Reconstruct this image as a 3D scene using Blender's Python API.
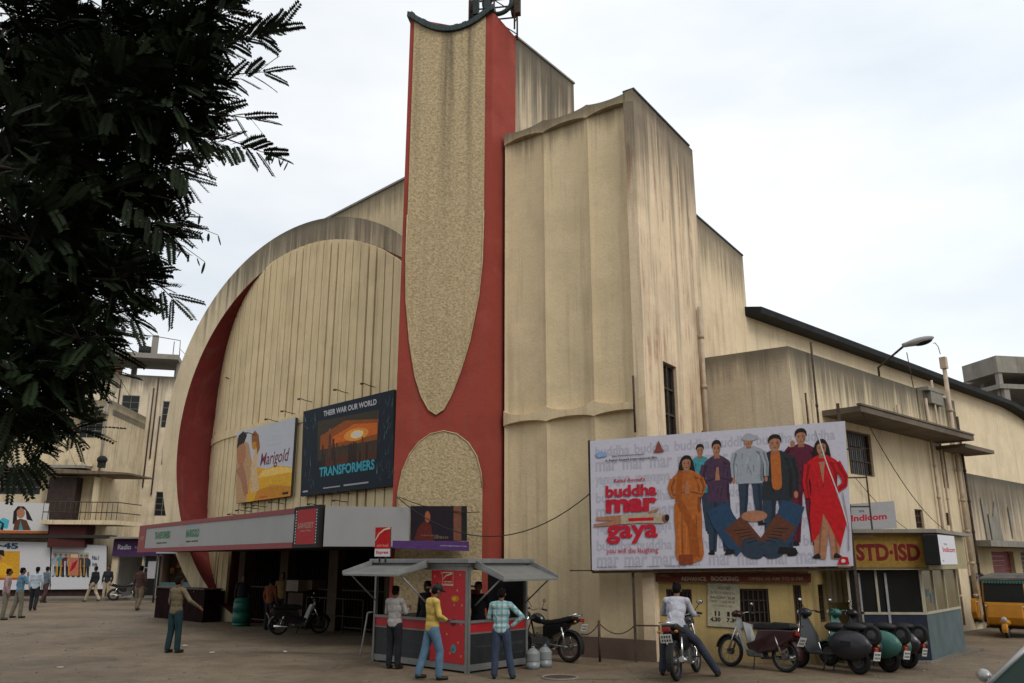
import bpy, bmesh, math, random
from mathutils import Vector as V, Matrix, Quaternion
random.seed(7)
R = math.radians
SC = bpy.context.scene
for o in list(bpy.data.objects): bpy.data.objects.remove(o)
COL = SC.collection

# ---------------------------------------------------------------- camera, sky, sun, exposure
CAMH = 2.1; PITCH = R(15); FPX = 820.0
cd = bpy.data.cameras.new('camera'); cam = bpy.data.objects.new('camera', cd); COL.objects.link(cam)
cam.location = (0, 0, CAMH); cam.rotation_euler = (R(90) + PITCH, 0, 0)
cd.sensor_width = 36; cd.sensor_fit = 'HORIZONTAL'; cd.lens = FPX / 1024 * 36
cd.clip_start = 0.1; cd.clip_end = 2000
SC.camera = cam
SC.view_settings.view_transform = 'Standard'; SC.view_settings.look = 'None'
SC.view_settings.exposure = 0.34; SC.view_settings.gamma = 1.0
SC.view_settings.use_curve_mapping = False

SUN_EL, SUN_AZ = 46, 148         # azimuth from straight ahead, + to the right
w = bpy.data.worlds.new('World'); SC.world = w; w.use_nodes = True
nt = w.node_tree; nt.nodes.clear()
out = nt.nodes.new('ShaderNodeOutputWorld'); bg = nt.nodes.new('ShaderNodeBackground')
sky = nt.nodes.new('ShaderNodeTexSky'); sky.sky_type = 'NISHITA'; sky.sun_disc = False
sky.sun_elevation = R(SUN_EL); sky.sun_rotation = R(SUN_AZ); sky.dust_density = 4; sky.air_density = 1.2
tc = nt.nodes.new('ShaderNodeTexCoord')
mp = nt.nodes.new('ShaderNodeMapping'); mp.inputs['Scale'].default_value = (1.0, 1.0, 2.6)
nz = nt.nodes.new('ShaderNodeTexNoise'); nz.inputs['Scale'].default_value = 2.2; nz.inputs['Detail'].default_value = 5; nz.inputs['Roughness'].default_value = .5
cr = nt.nodes.new('ShaderNodeValToRGB')
cr.color_ramp.elements[0].position = .28; cr.color_ramp.elements[0].color = (5.3, 5.75, 6.2, 1)
cr.color_ramp.elements[1].position = .72; cr.color_ramp.elements[1].color = (7.8, 7.85, 7.9, 1)
mx = nt.nodes.new('ShaderNodeMixRGB'); mx.inputs[0].default_value = .93
# the cloud deck is brighter towards the veiled sun
sepw = nt.nodes.new('ShaderNodeSeparateXYZ')
mr = nt.nodes.new('ShaderNodeMapRange'); mr.inputs[1].default_value = -.7; mr.inputs[2].default_value = .5
mr.inputs[3].default_value = .86; mr.inputs[4].default_value = 1.05
mul = nt.nodes.new('ShaderNodeVectorMath'); mul.operation = 'SCALE'
nt.links.new(tc.outputs['Generated'], mp.inputs['Vector']); nt.links.new(mp.outputs[0], nz.inputs['Vector'])
nt.links.new(nz.outputs['Fac'], cr.inputs[0]); nt.links.new(sky.outputs[0], mx.inputs[1]); nt.links.new(cr.outputs[0], mx.inputs[2])
nt.links.new(tc.outputs['Generated'], sepw.inputs[0]); nt.links.new(sepw.outputs[0], mr.inputs[0])
nt.links.new(mx.outputs[0], mul.inputs[0]); nt.links.new(mr.outputs[0], mul.inputs['Scale'])
nt.links.new(mul.outputs[0], bg.inputs[0]); bg.inputs[1].default_value = 0.122
nt.links.new(bg.outputs[0], out.inputs[0])
sd = bpy.data.lights.new('sun', 'SUN'); sun = bpy.data.objects.new('sun', sd); COL.objects.link(sun)
sd.energy = 0.95; sd.angle = R(25); sd.color = (1, .94, .85)
sdir = V((math.sin(R(SUN_AZ)) * math.cos(R(SUN_EL)), math.cos(R(SUN_AZ)) * math.cos(R(SUN_EL)), math.sin(R(SUN_EL))))
sun.rotation_euler = sdir.to_track_quat('Z', 'Y').to_euler()

# ---------------------------------------------------------------- geometry helpers
CT, ST = math.cos(PITCH), math.sin(PITCH)
def ray(u, v):
    x = (u - 512) / FPX; y = (341.5 - v) / FPX
    return V((x, CT - y * ST, ST + y * CT))
def gp(u, v, z=0.0):                       # a point of the ground (or of height z)
    d = ray(u, v); return V((0, 0, CAMH)) + d * ((z - CAMH) / d.z)
def at(u, v, Y):                            # a point at distance Y
    d = ray(u, v); return V((0, 0, CAMH)) + d * (Y / d.y)
def dr(az):
    a = R(az); return V((math.sin(a), math.cos(a), 0))
class Fr:
    """a vertical plane through P running along azimuth az: s along it, z up, d inwards (away from the street)"""
    def __init__(f, P, az):
        f.P = V((P[0], P[1], 0)); f.az = az; f.u = dr(az)
        a, b = dr(az + 90), dr(az - 90)
        f.n = a if a.dot(f.P) > b.dot(f.P) else b
    def pt(f, s, z, d=0.0): return f.P + f.u * s + f.n * d + V((0, 0, z))
    def sz(f, u, v):
        r = ray(u, v); a, b, c, e = r.x, -f.u.x, r.y, -f.u.y
        D = a * e - b * c; t = (f.P.x * e - b * f.P.y) / D; s = (a * f.P.y - c * f.P.x) / D
        return s, CAMH + t * r.z
def quad(bm, a, b, c, d, mi=0):
    f = bm.faces.new([bm.verts.new(p) for p in (a, b, c, d)]); f.material_index = mi; return f
def hexa(bm, p, mi=0):                      # 8 points: bottom ring 0-3, top ring 4-7
    v = [bm.verts.new(q) for q in p]
    for i in ((0, 1, 2, 3), (7, 6, 5, 4), (0, 4, 5, 1), (1, 5, 6, 2), (2, 6, 7, 3), (3, 7, 4, 0)):
        f = bm.faces.new([v[k] for k in i]); f.material_index = mi
def fbox(bm, F, s0, s1, z0, z1, d0, d1, mi=0):
    hexa(bm, [F.pt(s0, z0, d0), F.pt(s1, z0, d0), F.pt(s1, z0, d1), F.pt(s0, z0, d1),
              F.pt(s0, z1, d0), F.pt(s1, z1, d0), F.pt(s1, z1, d1), F.pt(s0, z1, d1)], mi)
def box(bm, c, s, M=None, mi=0):
    x, y, z = s[0] / 2, s[1] / 2, s[2] / 2
    P = [V(q) for q in ((-x, -y, -z), (x, -y, -z), (x, y, -z), (-x, y, -z), (-x, -y, z), (x, -y, z), (x, y, z), (-x, y, z))]
    if M is not None: P = [M @ q for q in P]
    hexa(bm, [q + V(c) for q in P], mi)
def basis(d):
    d = d.normalized(); a = V((0, 0, 1)) if abs(d.z) < .9 else V((1, 0, 0))
    x = d.cross(a).normalized(); y = d.cross(x).normalized(); return x, y
def cyl(bm, p0, p1, r0, r1=None, n=10, mi=0, cap=True):
    p0, p1 = V(p0), V(p1); r1 = r0 if r1 is None else r1
    x, y = basis(p1 - p0)
    a = [bm.verts.new(p0 + (x * math.cos(2 * math.pi * i / n) + y * math.sin(2 * math.pi * i / n)) * r0) for i in range(n)]
    b = [bm.verts.new(p1 + (x * math.cos(2 * math.pi * i / n) + y * math.sin(2 * math.pi * i / n)) * r1) for i in range(n)]
    for i in range(n):
        f = bm.faces.new((a[i], a[(i + 1) % n], b[(i + 1) % n], b[i])); f.material_index = mi; f.smooth = True
    if cap:
        f = bm.faces.new(a[::-1]); f.material_index = mi
        f = bm.faces.new(b); f.material_index = mi
def tube(bm, pts, r, n=6, mi=0, r1=None):
    pts = [V(p) for p in pts]; rings = []; m = len(pts)
    for k, p in enumerate(pts):
        t = (pts[min(k + 1, m - 1)] - pts[max(k - 1, 0)])
        x, y = basis(t)
        if rings:
            px = rings[-1][1]; x = (px - t.normalized() * px.dot(t.normalized()))
            x = x.normalized() if x.length > 1e-6 else basis(t)[0]; y = t.normalized().cross(x)
        rr = r if r1 is None else r + (r1 - r) * k / (m - 1)
        rings.append(([bm.verts.new(p + (x * math.cos(2 * math.pi * i / n) + y * math.sin(2 * math.pi * i / n)) * rr) for i in range(n)], x))
    for k in range(m - 1):
        a, b = rings[k][0], rings[k + 1][0]
        for i in range(n):
            f = bm.faces.new((a[i], a[(i + 1) % n], b[(i + 1) % n], b[i])); f.material_index = mi; f.smooth = True
    f = bm.faces.new(rings[0][0][::-1]); f.material_index = mi
    f = bm.faces.new(rings[-1][0]); f.material_index = mi
def torus(bm, c, axis, Rr, r, n=28, m=8, mi=0, sq=1.0):
    c = V(c); axis = V(axis).normalized(); x, y = basis(axis); g = []
    for i in range(n):
        a = 2 * math.pi * i / n; o = x * math.cos(a) + y * math.sin(a)
        g.append([bm.verts.new(c + o * (Rr + r * math.cos(2 * math.pi * j / m)) + axis * (r * sq * math.sin(2 * math.pi * j / m))) for j in range(m)])
    for i in range(n):
        for j in range(m):
            f = bm.faces.new((g[i][j], g[(i + 1) % n][j], g[(i + 1) % n][(j + 1) % m], g[i][(j + 1) % m])); f.material_index = mi; f.smooth = True
def ell(bm, c, r, M=None, su=14, sv=9, mi=0):
    c = V(c); rows = []
    for j in range(1, sv):
        t = math.pi * j / sv
        rows.append([V((r[0] * math.sin(t) * math.cos(2 * math.pi * i / su), r[1] * math.sin(t) * math.sin(2 * math.pi * i / su), r[2] * math.cos(t))) for i in range(su)])
    tf = (lambda q: c + (M @ q if M is not None else q))
    top = bm.verts.new(tf(V((0, 0, r[2])))); bot = bm.verts.new(tf(V((0, 0, -r[2]))))
    rows = [[bm.verts.new(tf(q)) for q in rw] for rw in rows]
    for i in range(su):
        k = (i + 1) % su
        fs = [bm.faces.new((top, rows[0][i], rows[0][k])), bm.faces.new((bot, rows[-1][k], rows[-1][i]))]
        for j in range(len(rows) - 1): fs.append(bm.faces.new((rows[j][i], rows[j + 1][i], rows[j + 1][k], rows[j][k])))
        for f in fs: f.smooth = True; f.material_index = mi
def prism(bm, plan, z0, z1, mi=0):
    """vertical prism over a plan polygon; z0/z1 numbers or per-vertex lists"""
    n = len(plan); a0 = z0 if isinstance(z0, (list, tuple)) else [z0] * n; a1 = z1 if isinstance(z1, (list, tuple)) else [z1] * n
    A = [bm.verts.new((p[0], p[1], a0[i])) for i, p in enumerate(plan)]; B = [bm.verts.new((p[0], p[1], a1[i])) for i, p in enumerate(plan)]
    for i in range(n):
        f = bm.faces.new((A[i], A[(i + 1) % n], B[(i + 1) % n], B[i])); f.material_index = mi
    bm.faces.new(A[::-1]).material_index = mi; bm.faces.new(B).material_index = mi
def fpoly(bm, F, pts, d0, d1, mi=0):
    """an outline (s, z) in plane F given the thickness d0..d1"""
    a = [bm.verts.new(F.pt(s, z, d0)) for s, z in pts]; b = [bm.verts.new(F.pt(s, z, d1)) for s, z in pts]; n = len(pts)
    bm.faces.new(a).material_index = mi; bm.faces.new(b[::-1]).material_index = mi
    for i in range(n): bm.faces.new((a[i], b[i], b[(i + 1) % n], a[(i + 1) % n])).material_index = mi
def profile(bm, pts, x0, x1, mi=0, taper=None):
    """side profile (y, z) extruded along x; taper(y,z)->scale of half-width"""
    t = taper or (lambda y, z: 1.0); n = len(pts)
    m = (x0 + x1) / 2; h = (x1 - x0) / 2
    a = [bm.verts.new((m - h * t(y, z), y, z)) for y, z in pts]; b = [bm.verts.new((m + h * t(y, z), y, z)) for y, z in pts]
    bm.faces.new(a).material_index = mi; bm.faces.new(b[::-1]).material_index = mi
    for i in range(n): bm.faces.new((a[i], b[i], b[(i + 1) % n], a[(i + 1) % n])).material_index = mi
def wall(bm, F, s0, s1, z0, z1, holes, th, mi=0):
    """a wall with real openings and reveals"""
    S = sorted({s0, s1, *[h[0] for h in holes], *[h[1] for h in holes]}); Z = sorted({z0, z1, *[h[2] for h in holes], *[h[3] for h in holes]})
    S = [s for s in S if s0 <= s <= s1]; Z = [z for z in Z if z0 <= z <= z1]
    def solid(i, j):
        if i < 0 or j < 0 or i >= len(S) - 1 or j >= len(Z) - 1: return False
        cs, cz = (S[i] + S[i + 1]) / 2, (Z[j] + Z[j + 1]) / 2
        return not any(h[0] < cs < h[1] and h[2] < cz < h[3] for h in holes)
    cache = {}
    def v(i, j, d):
        k = (i, j, d)
        if k not in cache: cache[k] = bm.verts.new(F.pt(S[i], Z[j], d))
        return cache[k]
    for i in range(len(S) - 1):
        for j in range(len(Z) - 1):
            if not solid(i, j): continue
            bm.faces.new((v(i, j, 0), v(i + 1, j, 0), v(i + 1, j + 1, 0), v(i, j + 1, 0))).material_index = mi
            bm.faces.new((v(i, j, th), v(i, j + 1, th), v(i + 1, j + 1, th), v(i + 1, j, th))).material_index = mi
            for (ii, jj, a, b) in ((i - 1, j, (i, j), (i, j + 1)), (i + 1, j, (i + 1, j), (i + 1, j + 1)), (i, j - 1, (i, j), (i + 1, j)), (i, j + 1, (i, j + 1), (i + 1, j + 1))):
                if not solid(ii, jj): bm.faces.new((v(*a, 0), v(*a, th), v(*b, th), v(*b, 0))).material_index = mi

def wloc(o):
    p = V((0, 0, 0))
    while o is not None: p += o.location; o = o.parent
    return p
def thing(name, label, cat, loc=(0, 0, 0), group=None):
    o = bpy.data.objects.new(name, None); COL.objects.link(o); o.location = loc; o.empty_display_size = .2
    o['label'] = label; o['category'] = cat
    if group: o['group'] = group
    return o
def mk(name, bm, m, parent=None, smooth=False, bevel=0, label=None, normals=True):
    """link the bmesh (in world coordinates) as one mesh object, a part of `parent` or top-level"""
    if normals: bmesh.ops.recalc_face_normals(bm, faces=bm.faces)
    off = wloc(parent) if parent else None
    if off is None:
        if bm.verts:
            xs = [v.co.x for v in bm.verts]; ys = [v.co.y for v in bm.verts]; zs = [v.co.z for v in bm.verts]
            off = V(((min(xs) + max(xs)) / 2, (min(ys) + max(ys)) / 2, min(zs)))
        else: off = V((0, 0, 0))
    bmesh.ops.translate(bm, verts=bm.verts, vec=-off)
    me = bpy.data.meshes.new(name); bm.to_mesh(me); bm.free()
    for q in (m if isinstance(m, (list, tuple)) else [m]): me.materials.append(q)
    if smooth:
        for p in me.polygons: p.use_smooth = True
    o = bpy.data.objects.new(name, me); COL.objects.link(o)
    if parent: o.parent = parent
    else: o.location = off
    if bevel:
        b = o.modifiers.new('bevel', 'BEVEL'); b.width = bevel; b.segments = 2; b.limit_method = 'ANGLE'; b.angle_limit = R(50)
    if label: o['label'] = label
    return o
def tag(o, label, cat, group=None):
    o['label'] = label; o['category'] = cat
    if group: o['group'] = group
    return o
def struct(o): o['kind'] = 'structure'; return o
def B(): return bmesh.new()
def copy_tree(o, parent=None):
    c = o.copy(); COL.objects.link(c)
    if parent: c.parent = parent
    for ch in list(o.children): copy_tree(ch, c)
    return c

# ---------------------------------------------------------------- materials
_m = {}
def lin(c): return tuple(((x / 255) / 12.92 if x / 255 < .04045 else ((x / 255 + .055) / 1.055) ** 2.4) for x in c)
def mat(name, col, rough=.7, metal=0, emit=0, var=.12, scale=6, spec=.3, trans=0, alpha=1, coat=0, bump=0):
    if name in _m: return _m[name]
    m = bpy.data.materials.new(name); _m[name] = m; m.use_nodes = True; t = m.node_tree; b = t.nodes['Principled BSDF']
    b.inputs['Roughness'].default_value = rough; b.inputs['Metallic'].default_value = metal
    b.inputs['Specular IOR Level'].default_value = spec
    if coat: b.inputs['Coat Weight'].default_value = coat; b.inputs['Coat Roughness'].default_value = .15
    if trans: b.inputs['Transmission Weight'].default_value = trans
    if alpha < 1: b.inputs['Alpha'].default_value = alpha
    if var:
        tc = t.nodes.new('ShaderNodeTexCoord'); n = t.nodes.new('ShaderNodeTexNoise'); n.inputs['Scale'].default_value = scale; n.inputs['Detail'].default_value = 6
        r = t.nodes.new('ShaderNodeValToRGB')
        r.color_ramp.elements[0].position = .3; r.color_ramp.elements[1].position = .7
        r.color_ramp.elements[0].color = tuple(x * (1 - var) for x in col) + (1,)
        r.color_ramp.elements[1].color = tuple(min(1, x * (1 + var)) for x in col) + (1,)
        t.links.new(tc.outputs['Object'], n.inputs['Vector']); t.links.new(n.outputs['Fac'], r.inputs[0]); t.links.new(r.outputs[0], b.inputs['Base Color'])
        if bump:
            bp = t.nodes.new('ShaderNodeBump'); bp.inputs['Strength'].default_value = bump; bp.inputs['Distance'].default_value = .02
            t.links.new(n.outputs['Fac'], bp.inputs['Height']); t.links.new(bp.outputs[0], b.inputs['Normal'])
    else: b.inputs['Base Color'].default_value = tuple(col) + (1,)
    if emit: b.inputs['Emission Color'].default_value = tuple(col) + (1,); b.inputs['Emission Strength'].default_value = emit
    return m
def plaster(name, col, ztop=None, mould=.6, streak=.5, rust=0.0, grime=.3, patch=.25, reach=2.5, zbot=0.0, fine=.1):
    """painted plaster: blotches, vertical rain streaks and black mould that starts at the wall's top edge"""
    if name in _m: return _m[name]
    m = bpy.data.materials.new(name); _m[name] = m; m.use_nodes = True; t = m.node_tree; L = t.links.new; N = t.nodes.new
    b = t.nodes['Principled BSDF']; b.inputs['Roughness'].default_value = .9; b.inputs['Specular IOR Level'].default_value = .15
    g = N('ShaderNodeNewGeometry')
    def noise(sc, vec=(1, 1, 1), det=5, ro=.55, off=0.0):
        mpn = N('ShaderNodeMapping'); mpn.inputs['Scale'].default_value = vec; mpn.inputs['Location'].default_value = (off, off * .7, 0)
        L(g.outputs['Position'], mpn.inputs['Vector']); n = N('ShaderNodeTexNoise'); n.inputs['Scale'].default_value = sc
        n.inputs['Detail'].default_value = det; n.inputs['Roughness'].default_value = ro; L(mpn.outputs[0], n.inputs['Vector']); return n.outputs['Fac']
    def ramp(src, a, bb, lo=0.0, hi=1.0):
        r = N('ShaderNodeMapRange'); r.interpolation_type = 'SMOOTHSTEP'; r.inputs[1].default_value = a; r.inputs[2].default_value = bb; r.inputs[3].default_value = lo; r.inputs[4].default_value = hi
        L(src, r.inputs[0]); return r.outputs[0]
    def mth(op, a, bb):
        k = N('ShaderNodeMath'); k.operation = op
        for i, x in enumerate((a, bb)):
            if isinstance(x, (int, float)): k.inputs[i].default_value = x
            else: L(x, k.inputs[i])
        return k.outputs[0]
    def mix(fac, a, colr):
        k = N('ShaderNodeMixRGB'); L(fac, k.inputs[0])
        if isinstance(a, tuple): k.inputs[1].default_value = a
        else: L(a, k.inputs[1])
        k.inputs[2].default_value = colr; return k.outputs[0]
    c = tuple(col) + (1,)
    dark = tuple(x * .66 for x in col) + (1,); pale = tuple(min(1, x * 1.22 + .02) for x in col) + (1,)
    cur = mix(mth('MULTIPLY', ramp(noise(.9, det=6), .42, .68), patch * 1.6), c, dark)
    cur = mix(mth('MULTIPLY', ramp(noise(1.3, det=7, off=9), .5, .75), patch * 1.5), cur, pale)
    cur = mix(mth('MULTIPLY', ramp(noise(14, det=3, off=4), .35, .75), fine * 2.0), cur, dark)
    st = noise(1.0, (3.6, 3.6, .16), det=6, ro=.62)
    cur = mix(mth('MULTIPLY', ramp(st, .50, .70), streak * .75), cur, (.13, .115, .085, 1))
    st2 = noise(1.0, (9, 9, .3), det=4, off=31)
    cur = mix(mth('MULTIPLY', ramp(st2, .56, .74), streak * .5), cur, (.09, .075, .055, 1))
    if rust: cur = mix(mth('MULTIPLY', mth('MULTIPLY', ramp(noise(1.0, (5, 5, .3), det=5, off=17), .48, .66), ramp(noise(.8, off=23), .4, .62)), rust), cur, (.22, .075, .045, 1))
    sx = N('ShaderNodeSeparateXYZ'); L(g.outputs['Position'], sx.inputs[0])
    if ztop is not None:
        jag = mth('MULTIPLY', noise(1.0, (4.5, 4.5, .1), det=6, ro=.7, off=3), reach * 2.0)
        jag = mth('SUBTRACT', jag, reach * .62)
        h = mth('ADD', sx.outputs['Z'], jag)
        cur = mix(mth('MULTIPLY', ramp(h, ztop - .55 * reach, ztop + reach * .25), mould), cur, (.045, .042, .036, 1))
        cur = mix(mth('MULTIPLY', ramp(sx.outputs['Z'], ztop - .45, ztop - .02), mould * .8), cur, (.06, .056, .046, 1))
    if grime:
        h2 = mth('ADD', sx.outputs['Z'], mth('MULTIPLY', noise(1.6, (1.5, 1.5, .5), det=6, off=7), 1.5))
        cur = mix(mth('MULTIPLY', ramp(h2, zbot + 2.1, zbot + .6), grime), cur, (.10, .075, .05, 1))
    L(cur, b.inputs['Base Color'])
    bp = N('ShaderNodeBump'); bp.inputs['Strength'].default_value = .35; bp.inputs['Distance'].default_value = .02
    L(mth('ADD', noise(20, det=4), mth('MULTIPLY', noise(2.5, det=3, off=2), 2.0)), bp.inputs['Height']); L(bp.outputs[0], b.inputs['Normal'])
    return m
CREAM = (.65, .52, .325)
m_block = plaster('plaster_block_front', CREAM, 13.95, .5, .3, 0, .2, .2, 1.0)
m_side = plaster('plaster_block_side', (.74, .585, .40), 13.95, .7, .55, .6, .1, .3, 3.4)
m_side2 = plaster('plaster_rear_block', (.73, .585, .39), 11.87, .6, .35, .3, .1, .25, 2.0)
m_fin = plaster('plaster_fin', (.60, .49, .34), 17.65, .8, .9, .35, 0, .3, 4.0)
m_arch = plaster('plaster_arch', (.63, .525, .355), 14.9, .75, .5, 0, .2, .2, 4.0)
m_behind = plaster('plaster_hall_top', (.60, .48, .30), 18.2, .5, .55, .3, 0, .3, 1.5)
m_slat = plaster('plaster_slats', (.68, .545, .325), None, 0, .26, .2, .15, .2, 3)
m_hall = plaster('plaster_hall', (.73, .605, .41), None, 0, .2, .1, .1, .2)
m_annexF = plaster('plaster_annex_front', (.58, .48, .34), 7.5, .55, .5, 0, .2, .3, 1.0)
m_annexR = plaster('plaster_annex_side', (.68, .565, .38), 7.5, .75, .4, .15, .2, .2, 1.7)
m_office = plaster('plaster_office', (.46, .34, .14), None, 0, .5, .2, .5, .4)
m_shopwall = plaster('plaster_grey_parapet', (.52, .43, .31), 5.1, .7, .7, .2, .2, .35, 2.8)
m_plinth = plaster('plaster_plinth', (.16, .11, .09), None, 0, .4, .2, .5, .5)
m_conc = plaster('concrete_bare', (.25, .235, .2), None, 0, .5, 0, .2, .4)
m_farA = plaster('plaster_far_cream', (.62, .51, .34), 11.8, .5, .55, .15, .25, .35, 1.4)
m_farB = plaster('plaster_far_grey', (.62, .53, .39), 14.95, .75, .65, .2, .1, .3, 1.6)
m_farG = plaster('concrete_far', (.26, .24, .21), None, 0, .5, 0, 0, .3)
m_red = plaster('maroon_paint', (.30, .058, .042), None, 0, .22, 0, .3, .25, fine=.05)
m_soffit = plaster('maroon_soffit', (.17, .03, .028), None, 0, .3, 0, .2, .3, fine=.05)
m_groove = mat('dark_red_groove', (.15, .045, .03), .9, var=.2, scale=3)
m_tile = mat('green_tile', (.014, .026, .024), .5, var=.5, scale=5)
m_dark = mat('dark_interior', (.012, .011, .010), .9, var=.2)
m_black = mat('black_rubber', (.012, .012, .012), .75, var=.2, scale=9)
m_glassd = mat('dark_glass', (.008, .009, .009), .3, var=.1, spec=.3)
m_iron = mat('rusty_iron', (.06, .04, .03), .8, var=.4, scale=12)
m_steel = mat('galvanised_steel', (.24, .25, .25), .5, .35, var=.2, scale=5)
m_chrome = mat('chrome', (.6, .6, .6), .22, 1, var=.05)
m_grey = mat('grey_paint', (.27, .28, .28), .55, var=.15)
m_white = mat('white_board', (.5, .49, .50), .6, var=.07, scale=2)
m_whitep = mat('white_paint', (.72, .72, .7), .5, var=.05)
m_yellowp = mat('ochre_paint', (.33, .24, .075), .7, var=.2, scale=3)
m_wood = mat('old_timber', (.10, .065, .045), .8, var=.3, scale=8)
m_pipe = mat('cream_pipe', (.42, .33, .24), .6, var=.2, scale=4)
m_wire = mat('black_cable', (.02, .02, .02), .7, var=0)

def stucco():
    m = bpy.data.materials.new('pebble_dash'); m.use_nodes = True; t = m.node_tree; L = t.links.new; N = t.nodes.new; b = t.nodes['Principled BSDF']; b.inputs['Roughness'].default_value = .95
    g = N('ShaderNodeNewGeometry'); v = N('ShaderNodeTexVoronoi'); v.inputs['Scale'].default_value = 22
    mpn = N('ShaderNodeMapping'); mpn.inputs['Scale'].default_value = (1, 1, 1.15); L(g.outputs['Position'], mpn.inputs[0]); L(mpn.outputs[0], v.inputs['Vector'])
    n = N('ShaderNodeTexNoise'); n.inputs['Scale'].default_value = 15; n.inputs['Detail'].default_value = 6; n.inputs['Roughness'].default_value = .7; L(mpn.outputs[0], n.inputs['Vector'])
    r = N('ShaderNodeValToRGB'); e = r.color_ramp.elements; e[0].position = .30; e[0].color = (.27, .195, .10, 1); e[1].position = .62; e[1].color = (.56, .44, .26, 1); L(n.outputs['Fac'], r.inputs[0])
    s = N('ShaderNodeTexNoise'); s.inputs['Scale'].default_value = 1; s.inputs['Detail'].default_value = 6; mp2 = N('ShaderNodeMapping'); mp2.inputs['Scale'].default_value = (3, 3, .13); L(g.outputs['Position'], mp2.inputs[0]); L(mp2.outputs[0], s.inputs['Vector'])
    mr2 = N('ShaderNodeMapRange'); mr2.inputs[1].default_value = .5; mr2.inputs[2].default_value = .72; mr2.inputs[4].default_value = .55; L(s.outputs['Fac'], mr2.inputs[0])
    sx = N('ShaderNodeSeparateXYZ'); L(g.outputs['Position'], sx.inputs[0]); mr3 = N('ShaderNodeMapRange'); mr3.inputs[1].default_value = 11; mr3.inputs[2].default_value = 17; mr3.inputs[3].default_value = .25; mr3.inputs[4].default_value = 1.5; L(sx.outputs['Z'], mr3.inputs[0])
    mm = N('ShaderNodeMath'); mm.operation = 'MULTIPLY'; mm.use_clamp = True; L(mr2.outputs[0], mm.inputs[0]); L(mr3.outputs[0], mm.inputs[1])
    mxx = N('ShaderNodeMixRGB'); L(mm.outputs[0], mxx.inputs[0]); L(r.outputs[0], mxx.inputs[1]); mxx.inputs[2].default_value = (.055, .05, .035, 1); L(mxx.outputs[0], b.inputs['Base Color'])
    bp = N('ShaderNodeBump'); bp.inputs['Strength'].default_value = .9; bp.inputs['Distance'].default_value = .04; L(n.outputs['Fac'], bp.inputs['Height']); L(bp.outputs[0], b.inputs['Normal'])
    return m
m_stucco = stucco()
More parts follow.
